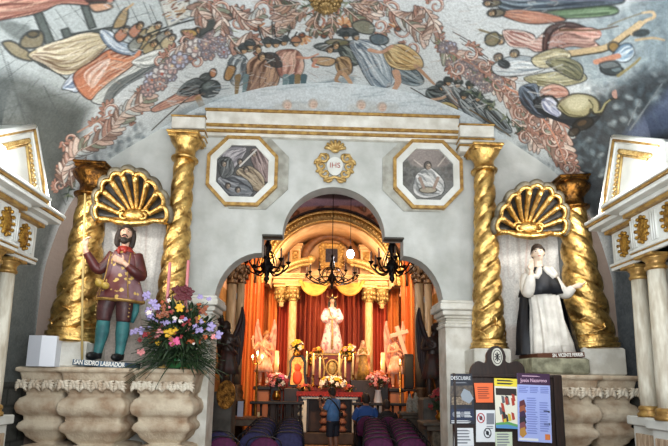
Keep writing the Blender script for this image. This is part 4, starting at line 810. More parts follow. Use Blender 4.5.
def haircap(mb, c, k, R, drop=.1, front=.35, thick=1.12, n=22, m=12):
    # a cap of hair over the skull: the hairline runs lower at the back
    V = []; F = []
    for i in range(m+1):
        for j in range(n):
            b = 2*PI*j/n; back = .5+.5*math.sin(b); low = front*(1-back)+(-drop*10)*back; lo = math.acos(max(-.95, min(.95, low))); a = lo*i/m
            x, y, z = math.sin(a)*math.cos(b), math.sin(a)*math.sin(b), math.cos(a); w_ = 1+.03*math.sin(b*9+i)
            V.append(R @ V3((.078*thick*x*w_*k, .098*thick*y*w_*k, .118*(thick*.97)*z*k))+V3(c))
    for i in range(m):
        for j in range(n): q = (j+1) % n; F.append((i*n+j, i*n+q, (i+1)*n+q, (i+1)*n+j))
    mb.add(V, F)
def rings(mb, L, n=40, fold=0, fr=8, ph=0., cap=True):
    # (z, cx, cy, rx, ry[, fold amount]) from the bottom up, with pleats
    RR = []
    for q in L:
        z, cx, cy, rx, ry = q[:5]; fa = q[5] if len(q) > 5 else fold
        RR.append([(cx+rx*math.cos(a)*(1+fa*math.sin(fr*a+ph+z*2)+fa*.5*math.sin(fr*1.7*a+1.3)), cy+ry*math.sin(a)*(1+fa*math.sin(fr*a+ph+z*2)+fa*.5*math.sin(fr*1.7*a+1.3)), z) for a in (2*PI*i/n for i in range(n))])
    mb.loft(RR, cap)
def limb(mb, pts, rad, n=12): 
    P_ = smooth(pts, 5); r = np.interp(np.linspace(0, len(rad)-1, len(P_)), range(len(rad)), rad); mb.tube(P_, list(r), n)
skin = mat('painted_skin', (222, 186, 160), .5, 0, (206, 160, 134), 12); paleskin = mat('ivory_skin', (232, 208, 186), .5); hairm = mat('dark_hair', (34, 26, 22), .6, 0, (58, 42, 32), 40, .5); eyem = mat('eye_paint', (24, 18, 16), .3); lipm = mat('lip_paint', (170, 90, 80), .5)
# ------------------------------------------------------------------ saint with the staff
tunic = mat('dark_red_tunic', (96, 40, 38), .5, 0, (132, 104, 110), 3., .1, lo=.42, hi=.62)
nt = tunic.node_tree; bs = nt.nodes['Principled BSDF']; lk = bs.inputs['Base Color'].links[0].from_socket; tc = nt.nodes.new('ShaderNodeTexCoord')
vo = nt.nodes.new('ShaderNodeTexVoronoi'); vo.inputs['Scale'].default_value = 13; nt.links.new(tc.outputs['Object'], vo.inputs['Vector'])
nz = nt.nodes.new('ShaderNodeTexNoise'); nz.inputs['Scale'].default_value = 34; nt.links.new(tc.outputs['Object'], nz.inputs['Vector'])
ma = nt.nodes.new('ShaderNodeMath'); ma.operation = 'MULTIPLY_ADD'; ma.inputs[1].default_value = .5; nt.links.new(nz.outputs['Fac'], ma.inputs[0]); nt.links.new(vo.outputs['Distance'], ma.inputs[2])
mr = nt.nodes.new('ShaderNodeMapRange'); mr.inputs[1].default_value = .57; mr.inputs[2].default_value = .53; nt.links.new(ma.outputs[0], mr.inputs[0])
mx = nt.nodes.new('ShaderNodeMix'); mx.data_type = 'RGBA'; mx.inputs[7].default_value = lin((206, 174, 96))+(1,); nt.links.new(mr.outputs[0], mx.inputs[0]); nt.links.new(lk, mx.inputs[6]); nt.links.new(mx.outputs[2], bs.inputs['Base Color'])
sleeve_m = mat('dark_red_cloth', (92, 36, 34), .45, 0, (60, 24, 26), 8, .1); breech = mat('maroon_breeches', (86, 52, 52), .5, 0, (60, 36, 38), 14, .2); teal = mat('teal_stocking', (58, 122, 122), .6, 0, (40, 92, 96), 10); redc = mat('scarlet_collar', (158, 48, 36), .5)
t = thing('saint_statue', (-2.72, 6.0, 1.86), 'bearded saint statue in dark red flowered tunic and teal stockings', 'statue')
b = MB(); HC = (.0, -.06, 1.605); R = head(b, HC, 1.0, .28, -.06, .08)
limb(b, [(.0, .0, 1.36), (.0, -.02, 1.45), (.0, -.045, 1.54)], [.075, .055, .055])
rings(b, [(.80, 0, 0, .12, .1), (.9, 0, 0, .15, .115), (1.1, 0, 0, .14, .11), (1.28, 0, 0, .17, .11), (1.36, 0, 0, .12, .09), (1.4, 0, -.01, .06, .06)], 24)
for p in ([(-.15, 0, 1.33), (-.22, -.02, 1.2), (-.30, -.04, 1.14), (-.42, -.12, 1.3), (-.44, -.15, 1.38)], [(.15, 0, 1.33), (.21, -.02, 1.18), (.25, -.06, 1.08), (.2, -.17, 1.12), (.08, -.19, 1.2)]): limb(b, p, [.055, .05, .042, .036, .03])
hand(b, (-.445, -.155, 1.38), (.05, -.15, 1), (.8, .2, 0), 1.05, 1.1, -1); hand(b, (.08, -.19, 1.2), (-1, -.05, .45), (0, 1, .1), 1.1, .25, 1)
for x in (-.155, .075): limb(b, [(x*.7, 0, .84), (x, 0, .62), (x*1.03, 0, .48), (x*1.05, .01, .1)], [.08, .075, .06, .035])
b.build('body', skin, t, remesh=.0085)
face(t, HC, 1.0, R, eyem, lipm, hairm)
h = MB(); haircap(h, HC, 1.02, R, .07, .42)
for sg in (-1, 1): limb(h, [V3(HC)+R @ V3((sg*.07, .0, .06)), V3(HC)+R @ V3((sg*.09, .0, -.03)), V3(HC)+R @ V3((sg*.085, .02, -.13)), V3(HC)+R @ V3((sg*.06, .03, -.17))], [.03, .034, .036, .02])
h.build('hair', hairm, t)
h = MB(); h.ball(V3(HC)+R @ V3((0, -.062, -.105)), (.052, .04, .045), 14, 10, R)
for sg in (-1, 1): limb(h, [V3(HC)+R @ V3((sg*.066, -.02, -.04)), V3(HC)+R @ V3((sg*.056, -.05, -.08)), V3(HC)+R @ V3((sg*.03, -.075, -.105))], [.014, .022, .026]); limb(h, [V3(HC)+R @ V3((0, -.096, -.038)), V3(HC)+R @ V3((sg*.018, -.093, -.042)), V3(HC)+R @ V3((sg*.034, -.082, -.06))], [.007, .008, .006])
h.build('beard', hairm, t)
b = MB(); rings(b, [(.745, .01, -.01, .29, .2, .05), (.80, .01, -.01, .285, .195, .045), (.95, 0, -.01, .245, .175, .03), (1.06, 0, -.01, .205, .155, .015), (1.2, 0, -.005, .185, .145, .01), (1.3, 0, 0, .19, .13, .0), (1.36, 0, 0, .155, .11, 0), (1.41, 0, -.01, .085, .08, 0)], 48, fr=6); tu = b.build('tunic', tunic, t)
b = MB(); rings(b, [(.74, .01, -.01, .294, .204, .05), (.765, .01, -.01, .292, .202, .05)], 48, fr=6); b.build('gilt_hem', M['goldpaint'], tu)
b = MB(); 
for x in (-.09, .095): b.tube([(x*1.3, -.15, 1.34), (x*1.35, -.175, 1.2), (x*1.4, -.185, 1.06), (x*1.9, -.19, .78)], .008, 6)
b.build('gilt_braid', M['goldpaint'], tu)
for p, r in (([(-.14, 0, 1.35), (-.22, -.02, 1.2), (-.30, -.045, 1.13), (-.38, -.1, 1.24), (-.425, -.13, 1.31)], [.075, .07, .066, .054, .045]), ([(.14, 0, 1.35), (.21, -.02, 1.18), (.25, -.06, 1.08), (.2, -.16, 1.11), (.13, -.185, 1.165)], [.075, .074, .07, .058, .046])): b = MB(); limb(b, p, r, 14); b.build('sleeve', sleeve_m, t)
b = MB(); rings(b, [(1.375, 0, -.02, .135, .105), (1.40, 0, -.03, .10, .09), (1.44, 0, -.035, .075, .075)], 24); b.tube([(-.045, -.1, 1.415), (-.035, -.13, 1.37), (-.028, -.145, 1.33)], [.02, .022, .012], 8); b.tube([(.045, -.1, 1.415), (.04, -.13, 1.37), (.035, -.14, 1.345)], [.02, .02, .012], 8); b.build('collar', redc, t)
for x in (-.155, .08):
    b = MB(); limb(b, [(x*.8, 0, .82), (x, -.01, .66), (x*1.03, 0, .5)], [.105, .1, .08], 18); b.build('breeches', breech, t)
    b = MB(); limb(b, [(x*1.03, 0, .505), (x*1.05, .015, .36), (x*1.1, .01, .2), (x*1.15, -.0, .07)], [.076, .08, .058, .047], 16); b.build('stocking', teal, t)
    b = MB(); b.ball((x*1.25, -.08, .055), (.055, .13, .05), 14, 8); limb(b, [(x*1.15, .0, .1), (x*1.15, .01, .03)], [.058, .05]); b.build('shoe', M['black'], t)
    b = MB()
    for i in range(5): b.ball((x+(.085 if x > 0 else -.085), -.07, .56+.05*i), .011, 7, 5)
    b.build('buttons', M['palegold'], t)
for sg in (-1, 1): b = MB(); b.tube([(sg*.2-.03, .08, .8), (sg*.22-.03, .07, .65), (sg*.2-.03, .06, .5)], [.05, .045, .02], 8); b.build('cloak_lining', teal, t)
b = MB(); b.prism([(-.36, -.2), (.27, -.2), (.31, .0), (.27, .25), (-.3, .25), (-.38, 0)], -.065, .0, 'z'); bs_ = b.build('base', mat('blue_painted_base', (78, 104, 128), .6, 0, (48, 62, 78), 8), t)
text('SAN ISIDRO LABRADOR', .075, M['ink'], bs_, (-.045, -.203, -.032), bold=.002, wid=.60)
t.rotation_euler.y = .05
st = thing('staff', (-3.06, 5.87, 1.86), 'long pale wooden staff held by the saint in red', 'staff'); b = MB(); b.tube([(.055, 0, 0), (-.02, 0, .8), (-.06, 0, 1.4), (-.11, 0, 2.1)], [.014, .015, .015, .013], 8); b.build('shaft', mat('pale_pole', (196, 170, 110), .5), st)
b = MB(); b.ball((.23, -.02, .93), (.055, .05, .05), 12, 8); b.ball((.30, -.02, .90), (.05, .045, .045), 12, 8); b.ball((.2, -.02, .97), .02, 8, 6); g = b.build('gourd', mat('dried_gourd', (178, 148, 66), .45), None, (0, 0, 0)); g.location = (-3.06, 5.77, 1.86); tag(g, 'yellow double gourd hanging by the saint’s hip', 'gourd')
# ------------------------------------------------------------------ friar statue
habit = mat('white_habit', (236, 232, 222), .6, 0, (206, 200, 190), 7, .15); cape = mat('black_cape', (24, 28, 38), .6, 0, (15, 16, 21), 8, .15)
t = thing('friar_statue', (2.68, 6.02, 2.045), 'tonsured friar statue in white habit and black cape, one hand raised', 'statue')
b = MB(); HC = (.0, -.03, 1.305); R = head(b, HC, 1.0, -.36, -.02, -.1); limb(b, [(0, 0, 1.05), (0, 0, 1.15), (0, -.02, 1.24)], [.07, .055, .055])
rings(b, [(.4, 0, 0, .15, .11), (.8, 0, 0, .14, .11), (1.02, 0, 0, .16, .1), (1.08, 0, 0, .1, .08), (1.12, 0, 0, .06, .06)], 24)
for p in ([(-.15, 0, 1.03), (-.2, -.03, .9), (-.2, -.1, .83), (-.19, -.17, .96), (-.185, -.19, 1.03)], [(.15, 0, 1.03), (.22, -.03, .88), (.26, -.08, .8), (.30, -.18, .80), (.34, -.2, .82)]): limb(b, p, [.055, .05, .042, .034, .028])
hand(b, (-.185, -.19, 1.03), (.06, -.05, 1), (.4, -1, 0), 1., .35, 1); hand(b, (.33, -.2, .82), (1, -.35, .2), (-.2, 0, 1), 1., .4, 1); b.build('body', paleskin, t, remesh=.0085); face(t, HC, 1.0, R, eyem, lipm, hairm)
h = MB(); haircap(h, HC, 1.01, R, .05, .36); h.build('hair', hairm, t)
b = MB(); rings(b, [(0, .04, -.03, .265, .235, .11), (.12, .04, -.03, .245, .22, .11), (.35, .025, -.03, .20, .185, .1), (.6, .01, -.015, .165, .15, .06), (.78, 0, -.01, .165, .14, .03), (.82, 0, -.01, .158, .135, .01), (1.0, 0, 0, .17, .12, 0), (1.06, 0, 0, .12, .09, 0)], 72, fr=11); tb_ = b.build('habit', habit, t)
b = MB(); V = []; 
for i in range(15):
    z = .72-.72*i/14*.88
    for j in range(7): u = j/6*2-1; V.append((.03+.03*(1-z)+u*(.085+.03*(1-z)), -.165-.075*(1-z)-.02*math.cos(u*11+z*3)-.02*(1-u*u), z))
F = [(i*7+j, i*7+j+1, (i+1)*7+j+1, (i+1)*7+j) for i in range(14) for j in range(6)]; n0 = len(V); V += [(x, y+.02, z) for x, y, z in V]; F += [tuple(q+n0 for q in reversed(f)) for f in F]; b.add(V, F); b.build('scapular', habit, t)
b = MB(); rings(b, [(.775, 0, -.01, .175, .15), (.80, 0, -.01, .178, .152)], 32); b.build('belt', mat('grey_belt', (150, 146, 138), .6), t)
def cloakside(mb, sg):
    V = []; n, m = 16, 12
    for i in range(n+1):
        z = 1.0-1.0*i/n
        for j in range(m+1):
            a = math.radians(-38+ (126)*j/m); fl = 1+.05*math.sin(j*2.2+i*.3); rx = (.19+.21*(1-z)**.8)*fl; ry = (.14+.1*(1-z))*fl; V.append((sg*(rx*math.cos(a))+.03*(1-z), ry*math.sin(a)+.03, z+.0))
    F = [(i*(m+1)+j, i*(m+1)+j+1, (i+1)*(m+1)+j+1, (i+1)*(m+1)+j) for i in range(n) for j in range(m)]; k = len(V); V += [(x*.95, y*.95, z) for x, y, z in V]; F += [tuple(q+k for q in reversed(f)) for f in F]
    mb.add(V, F)
for sg in (-1, 1): b = MB(); cloakside(b, sg); b.build('cloak', cape, t)
b = MB(); rings(b, [(.745, .0, -.03, .275, .205, .08), (.86, 0, -.025, .25, .185, .05), (.98, 0, -.01, .215, .155, .02), (1.06, 0, 0, .15, .11, 0), (1.12, 0, 0, .08, .075, 0)], 48, fr=7); b.build('cape', cape, t)
b = MB()
for sg in (-1, 1): b.tube([(sg*.03, -.1, 1.1), (sg*.07, -.135, 1.02), (sg*.1, -.155, .96), (sg*.15, -.13, .99), (sg*.16, -.03, 1.09), (sg*.08, .07, 1.14)], [.03, .045, .035, .035, .03, .03], 8)
b.build('hood', habit, t)
for p, r in (([(-.16, 0, 1.02), (-.21, -.03, .88), (-.215, -.11, .78), (-.205, -.16, .88), (-.19, -.185, .98)], [.065, .065, .075, .068, .045]), ([(.16, 0, 1.02), (.22, -.03, .88), (.25, -.08, .77), (.28, -.14, .76), (.33, -.19, .81)], [.065, .065, .075, .075, .042])): b = MB(); limb(b, p, r, 14); b.build('sleeve', habit, t)
b = MB().box((.03, -.03, -.033), (.58, .54, .066), bev=.006); bs_ = b.build('base', mat('brown_base', (92, 54, 36), .5), t); text('SN. VICENTE FERRER', .06, M['ink'], bs_, (.11, -.302, -.033), bold=.0015, wid=.38)
t.rotation_euler.y = -.045; t.location.x += .03
# ------------------------------------------------------------------ white folded box
o = MB(); o.prism([(-.16, 0), (-.13, -.1), (.03, -.12), (.17, -.05), (.17, .1), (-.13, .1)], 0, .36, 'z'); x, z = P(28, 366, 5.92); bx_ = o.build('loudspeaker', mat('white_plastic', (196, 200, 208), .35)); bx_.location = (P(42, 366, 5.84)[0], 5.84, 1.787); tag(bx_, 'small white faceted plastic box standing on the left corbel altar', 'box')
# ------------------------------------------------------------------ bouquet
bx0, bz0 = P(178, 366, 5.92); t = thing('bouquet', (bx0, 5.98, 1.79), 'large mixed bouquet with lilac, yellow, pink and orange blooms in green pot', 'flowers'); R = random.Random(11)
MB().lathe([(.12, 0), (.15, .02), (.17, .1), (.16, .12)], n=20).build('pot', mat('green_pot', (46, 110, 62), .4), t)
leafm = mat('dark_leaf', (26, 44, 26), .55, 0, (48, 70, 36), 12)
def blade(mb, p, d, L, w_, droop):
    p = V3(p); d = V3(d).normalized(); s = d.cross(V3((0, 0, 1)));  s = s.normalized() if s.length > .1 else V3((1, 0, 0)); V = []
    for i in range(6):
        f = i/5; q = p+d*L*f+V3((0, 0, -droop*L*f*f)); ww = w_*math.sin(PI*(.12+.88*f))*.5+.001; up = s.cross(d)*.004; V += [q-s*ww, q+up, q+s*ww, q-up]
    F = []
    for i in range(5):
        for j in range(4): k = (j+1) % 4; F.append((i*4+j, i*4+k, i*4+4+k, i*4+4+j))
    mb.add(V, F)
fb = MB()
for i in range(620):
    u = R.uniform(-1, 1); a = R.uniform(-PI, PI); e = R.uniform(-.15, 1.3); d = V3((math.cos(a)*math.cos(e), math.sin(a)*math.cos(e)*.7, math.sin(e))); r0 = R.uniform(.02, .38)
    blade(fb, (d.x*r0*1.1, d.y*r0*.6-.05, .12+d.z*r0*1.6), d+V3((R.uniform(-.5, .5), R.uniform(-.4, .4), R.uniform(-.4, .3))), R.uniform(.12, .3), R.uniform(.025, .055), R.uniform(.0, .5))
for sg in (-1, 1):
    for i in range(13): e = R.uniform(-.35, .35); blade(fb, (sg*.08, -.12, .1), (sg, -.35, e), R.uniform(.3, .55), .018, .35)
for i in range(14): blade(fb, (R.uniform(-.04, .12), -.05, .55), (R.uniform(-.35, .35), R.uniform(-.3, .2), 1), R.uniform(.2, .36), .025, .1)
for i in range(420):
    while True:
        u = V3((R.uniform(-1, 1), R.uniform(-1, 1), R.uniform(-1, 1)))
        if u.length < 1: break
    blade(fb, (u.x*.36, u.y*.13-.12, .40+u.z*.30), V3((u.x+R.uniform(-.6, .6), -.5+R.uniform(-.4, .4), u.z+R.uniform(-.5, .6))), R.uniform(.1, .2), R.uniform(.03, .06), R.uniform(0, .4))
f = fb.build('foliage', leafm, t); f['kind'] = 'stuff'
FC = {k: mat(k+'_petal', c, .55) for k, c in dict(lilac=(168, 154, 204), yellow=(226, 178, 44), pink=(226, 96, 148), orange=(180, 86, 44), red=(150, 44, 52), cream=(232, 222, 214), rose=(236, 150, 150), rust=(150, 84, 56), maroon=(92, 28, 38)).items()}
def bloom(mb, c, r, nrm, n=6):
    nrm = V3(nrm).normalized(); a = nrm.orthogonal().normalized(); b_ = nrm.cross(a)
    for k in range(n):
        t_ = 2*PI*k/n+R.random(); d = a*math.cos(t_)+b_*math.sin(t_); rot = Matrix((d, nrm.cross(d), nrm)).transposed(); mb.ball(V3(c)+d*r*.5+nrm*r*.15, (r*.55, r*.36, r*.14), 7, 5, rot)
    mb.ball(V3(c)+nrm*r*.2, r*.24, 7, 5)
named = [(147, 296, 'lilac', 8), (153, 303, 'lilac', 7), (150, 315, 'lilac', 7), (157, 307, 'lilac', 6), (134, 332, 'lilac', 7), (141, 331, 'lilac', 7), (152, 317, 'lilac', 7), (199, 330, 'lilac', 7), (211, 327, 'lilac', 8), (219, 335, 'lilac', 7), (201, 322, 'lilac', 5), (163, 324, 'lilac', 6), (168, 322, 'lilac', 5), (200, 297, 'lilac', 5), (209, 299, 'lilac', 4), (149, 311, 'lilac', 7),
 (180, 308, 'yellow', 7), (169, 333, 'yellow', 8), (174, 331, 'yellow', 7), (176, 330, 'yellow', 6), (198, 318, 'yellow', 5), (158, 343, 'yellow', 4), (203, 321, 'yellow', 4), (175, 342, 'pink', 9), (160, 332, 'rose', 6), (141, 352, 'rose', 6), (214, 337, 'rose', 5), (145, 335, 'red', 5), (154, 339, 'orange', 6), (150, 335, 'orange', 6), (193, 341, 'orange', 8), (199, 341, 'orange', 6), (190, 343, 'orange', 6), (165, 312, 'rust', 7), (160, 316, 'rust', 6), (203, 311, 'rust', 6), (206, 308, 'rust', 5), (180, 296, 'maroon', 10), (187, 297, 'maroon', 9), (177, 290, 'maroon', 8), (185, 289, 'maroon', 7), (190, 292, 'maroon', 7), (188, 321, 'red', 5), (184, 325, 'red', 4), (161, 326, 'maroon', 5), (149, 313, 'cream', 5), (175, 318, 'cream', 4), (181, 321, 'cream', 4), (187, 329, 'rose', 4), (210, 339, 'red', 4), (157, 321, 'lilac', 4), (166, 342, 'rust', 4), (205, 337, 'orange', 4), (195, 326, 'lilac', 4), (140, 340, 'red', 4)]
for i in range(60):
    a = R.uniform(0, 2*PI); q = math.sqrt(R.random()); named.append((176+q*34*math.cos(a), 325+q*30*math.sin(a)*(1 if math.sin(a) < 0 else .8), R.choice(['rust', 'orange', 'maroon', 'cream', 'lilac', 'red', 'rust', 'rose']), R.uniform(2, 4)))
for px, py, k, s_ in named:
    Yd = 5.66+.10*R.random()+abs(px-178)*.0035; x, z = P(px, py, Yd); b = MB(); bloom(b, (0, 0, 0), s_*.0083, (R.uniform(-.4, .4), -1, R.uniform(0, .6))); o = b.build('bloom', FC[k], t); o.location = (x-bx0, Yd-5.98, z-1.79)
for px, py, lab in ((170, 262, 'tall pink candle rising behind the bouquet, left one'), (188.5, 260, 'tall pink candle rising behind the bouquet, right one')):
    x, z = P(px, py, 5.93); tc_ = thing('candle', (x, 5.93, 1.79), lab, 'candle', 'pink candles behind the bouquet'); h = z-1.79; MB().lathe([(.019, .08), (.019, h-.012), (.006, h)], n=12).build('wax_stick', mat('pink_wax', (206, 128, 132), .5), tc_); MB().lathe([(.07, 0), (.075, .015), (.028, .03), (.026, .1)], n=14).build('holder', M['palegold'], tc_)
# ------------------------------------------------------------------ notice board
YB = 4.9; x0, z1 = P(452, 374, YB); x1, zb = P(556, 374, YB); t = thing('notice_board', ((x0+x1)/2, YB, 0), 'dark wooden notice board with scrolled crest, hung with posters', 'notice board'); cx = (x0+x1)/2
L_, R_ = x0-cx, x1-cx
MB().box(((L_+R_)/2, .012, 1.2), (R_-L_-.02, .02, 1.1), bev=.004).build('panel', M['darkwood'], t)
b = MB()
for x, w_ in ((L_+.015, .03), (R_+.0, .085)): b.box((x, 0, .95), (w_, .07, 1.9-.27), bev=.008)
b.box(((L_+R_)/2, 0, .7), (R_-L_, .05, .06), bev=.008); b.box(((L_+R_)/2, 0, 1.745), (R_-L_, .05, .035), bev=.008); b.build('frame', M['darkwood'], t)
def cr(px, py): x, z = P(px, py, YB); return (x-cx, z)
pts = [cr(470, 376), cr(470, 370), cr(473, 364), cr(478, 361), cr(484, 363), cr(486, 360), cr(486, 354), cr(490, 348), cr(496, 346), cr(502, 349), cr(505, 356), cr(505, 361), cr(509, 363), cr(515, 361), cr(521, 364), cr(524, 370), cr(524, 376)]
MB().prism(smooth(pts, 4), -.02, .02).build('crest', M['darkwood'], t)
x, z = cr(496, 357); b = MB(); b.prism([(x+.055*math.cos(a), z+.09*math.sin(a)) for a in np.linspace(0, 2*PI, 25)[:-1]], -.035, -.018); ro = b.build('rosette', mat('pale_medal', (196, 194, 182), .5), t)
b = MB(); b.tube([(x+.042*math.cos(a), -.036, z+.07*math.sin(a)) for a in np.linspace(0, 2*PI, 25)], .004, 6)
for k in range(8): a = k*PI/4; b.tube([(x, -.037, z), (x+.03*math.cos(a), -.037, z+.045*math.sin(a))], [.004, .007], 6)
b.build('rosette_relief', M['black'], ro)
for sg in (-1, 1): MB().box(((L_ if sg < 0 else R_), .0, .04), (.07, .45, .08), bev=.02).build('foot', M['darkwood'], t)
def poster(q, m, name, label, cat='poster', dy=-.02):
    # q: photo corners tl, tr, br, bl
    p = [P(*c_, YB+dy) for c_ in q]; o = bpy.data.objects.new(name, None); C.objects.link(o); o.location = (p[0][0], YB+dy, p[0][1]); tag(o, label, cat)
    b = MB(); b.prism([(x-p[0][0], z-p[0][1]) for x, z in p], -.0015, .0015); b.build('sheet', m, o)
    def at(u, v):
        a = [p[0][i]+(p[1][i]-p[0][i])*u for i in (0, 1)]; c_ = [p[3][i]+(p[2][i]-p[3][i])*u for i in (0, 1)]; return a[0]+(c_[0]-a[0])*v-p[0][0], a[1]+(c_[1]-a[1])*v-p[0][1]
    def patch(u0, v0, u1, v1, m_, nm='printed_panel', d=-.0022, poly=None): b = MB(); b.prism([at(*k) for k in (poly or [(u0, v0), (u1, v0), (u1, v1), (u0, v1)])], d-.0006, d+.0006); return b.build(nm, m_, o)
    def lines(u0, u1, v0, v1, n, m_, nm='text_lines', sd=1, d=-.003):
        r = random.Random(sd); b = MB(); h_ = (v1-v0)/n
        for i in range(n): v = v0+h_*i; b.prism([at(*k) for k in [(u0, v), (u0+(u1-u0)*r.uniform(.7, 1), v), (u0+(u1-u0)*r.uniform(.7, 1), v+h_*.5), (u0, v+h_*.5)]], d-.0004, d+.0004)
        return b.build(nm, m_, o)
    return o, at, patch, lines
pm = lambda n_, c_: mat(n_, c_, .5)
navy, dkt, wht, gry = pm('navy_ink', (34, 46, 74)), pm('dark_ink', (40, 42, 50)), pm('white_paper', (214, 218, 222)), pm('grey_ink', (120, 124, 134))
o, at, pa, ln = poster([(450.5, 374), (472, 373.5), (475, 424), (450, 424)], mat('dark_photo_print', (46, 50, 60), .4, 0, (28, 32, 44), 9), 'poster', 'dark tourist poster with mountain photo at left end of board', dy=-.03)
pa(.0, .24, 1, .46, mat('rock_print', (96, 84, 72), .5, 0, (60, 56, 56), 30)); pa(0, 0, 0, 0, mat('cloud_print', (140, 150, 160), .5), d=-.0034, poly=[(.45, .42), (.6, .3), (.85, .36), (1, .5), (.8, .6), (.5, .52)]); pa(.05, .45, .9, .62, mat('stone_print', (150, 134, 112), .5, 0, (84, 70, 60), 60)); pa(.03, .70, .97, .93, navy); ln(.05, .9, .93, 1., 2, wht); ln(.12, .8, .17, .21, 1, gry)
for u in (.18, .5): x, z = at(u, .81); b = MB(); b.prism([(x+.022*math.cos(a), z+.026*math.sin(a)) for a in np.linspace(0, 2*PI, 17)[:-1]], -.0042, -.0032); b.build('round_emblem', gry, o)
ln(.25, .45, .76, .88, 4, wht, sd=3); ln(.58, .9, .76, .88, 4, wht, sd=4); text('DESCUBRE', .05, wht, o, (*at(.46, .09)[:1], -.004, at(.46, .09)[1]), wid=.2)
o, at, pa, ln = poster([(474, 383), (493, 383), (493, 402.5), (476, 402.5)], pm('orange_paper', (232, 108, 58)), 'notice', 'bright orange notice sheet near the top of the board', 'notice', -.034); ln(.15, .85, .2, .85, 6, pm('brown_ink', (150, 62, 36)))
o, at, pa, ln = poster([(476, 410), (495, 410), (495, 442), (476, 442)], wht, 'notice', 'white sheet with round prohibition signs', 'notice', -.024)
for u, v, m_ in ((.25, .25, pm('red_ink', (176, 44, 48))), (.6, .72, dkt)):
    x, z = at(u, v); b = MB(); b.tube([(x+.035*math.cos(a), -.004, z+.045*math.sin(a)) for a in np.linspace(0, 2*PI, 22)], .005, 6); b.tube([(x-.024, -.004, z+.03), (x+.024, -.004, z-.03)], .004, 6); b.build('prohibition_sign', m_, o); b = MB(); b.ball((x, -.003, z), (.016, .002, .022), 8, 6); b.build('sign_figure', dkt, o)
pa(.55, .1, .95, .45, gry); ln(.55, .95, .5, .62, 2, gry)
o, at, pa, ln = poster([(494, 378), (517, 379), (519, 429), (496, 428)], pm('cream_paper', (222, 220, 204)), 'poster', 'yellow-topped poster with dark running figures, middle of board', dy=-.04)
pa(0, 0, 1, .16, pm('yellow_ink', (226, 206, 60))); ln(.12, .88, .03, .15, 2, dkt); pa(.05, .2, .95, .34, pm('black_ink', (44, 36, 34)))
r = random.Random(4)
for i in range(16): u, v = r.uniform(.1, .85), r.uniform(.3, .75); pa(0, 0, 0, 0, pm('figure_ink', r.choice([(40, 44, 48), (60, 50, 44), (168, 60, 44), (92, 96, 104), (206, 180, 60)])), 'printed_figure', -.0026-.0001*i, [(u, v), (u+.12, v+.02), (u+.16, v+.14), (u+.04, v+.16)])
pa(0, 0, 0, 0, pm('green_ink', (92, 156, 92)), poly=[(0, .9), (.5, .86), (1, .92), (1, 1), (0, 1)]); pa(0, 0, 0, 0, pm('blue_ink', (84, 140, 190)), d=-.0034, poly=[(0, .94), (.5, .92), (1, .97), (1, 1), (0, 1)])
o, at, pa, ln = poster([(517, 373), (549.5, 374), (552, 443), (518, 441)], pm('lavender_paper', (158, 172, 226)), 'poster', 'large lavender poster with purple heading at right end of board', dy=-.05)
pa(0, 0, 1, .17, pm('purple_ink', (62, 36, 66))); pp_ = pm('pale_pink_ink', (226, 190, 214)); text('Jesús Nazareno', .05, pp_, o, (at(.5, .105)[0], -.005, at(.5, .105)[1]), wid=.27); ln(.15, .75, .035, .055, 1, pp_)
for u0, u1 in ((.04, .34), (.38, .66), (.70, .97)): ln(u0, u1, .2, .3, 4, pm('blue_text', (110, 124, 190)), sd=int(u0*50))
ln(.28, .62, .36, .9, 16, pm('blue_text', (118, 132, 196)), sd=7); ln(.66, .96, .42, .86, 13, pm('blue_text', (118, 132, 196)), sd=9)
r = random.Random(8)
for i, c_ in enumerate([(92, 44, 56), (150, 84, 60), (60, 40, 70), (40, 40, 50), (120, 70, 80), (176, 130, 60)]): v = .42+.08*i; pa(0, 0, 0, 0, pm('saint_print', c_), 'printed_figure', -.0026-.0001*i, [(.06, v), (.2, v-.03), (.26, v+.07), (.14, v+.13), (.05, v+.09)])
for u, v in ((.78, .56), (.78, .74)): pa(u, v-.02, u+.18, v+.01, dkt, 'printed_photo')
pa(.8, .88, .95, .96, pm('orange_ink', (206, 120, 60)), 'printed_photo'); pa(.03, .95, .6, .985, wht)
o, at, pa, ln = poster([(454, 428), (473, 428), (474, 446), (454, 446)], wht, 'notice', 'white sheet low at the left end of the board', 'notice', -.022); ln(.1, .9, .1, .95, 5, gry)
o, at, pa, ln = poster([(495, 432), (512, 432), (513, 462), (496, 462)], pm('pale_green_paper', (196, 208, 184)), 'notice', 'pale green sheet below the yellow-topped poster', 'notice', -.022); ln(.1, .9, .05, .5, 5, gry)
# ------------------------------------------------------------------ chancel shell beyond the arch
AX = .13                                   # its axis
ochre = mat('ochre_wall', (152, 112, 54), .7, 0, (112, 78, 36), 3, .1); cream = mat('cream_plaster', (222, 184, 138), .7, 0, (192, 148, 100), 3, .1)
for nm, x in (('wall_chancel_left', AX-2.95), ('wall_chancel_right', AX+2.95)): MB().box((x, 10.45, 2.1), (.1, 7.35, 4.2)).build(nm, ochre)['kind'] = 'structure'
MB().box((0, 13.2, -.06), (7, 8, .1)).build('floor_chancel', mat('chancel_boards', (168, 128, 98), .5, 0, (128, 94, 70), 3, .05, stretch=(6, 1, 1)))['kind'] = 'structure'
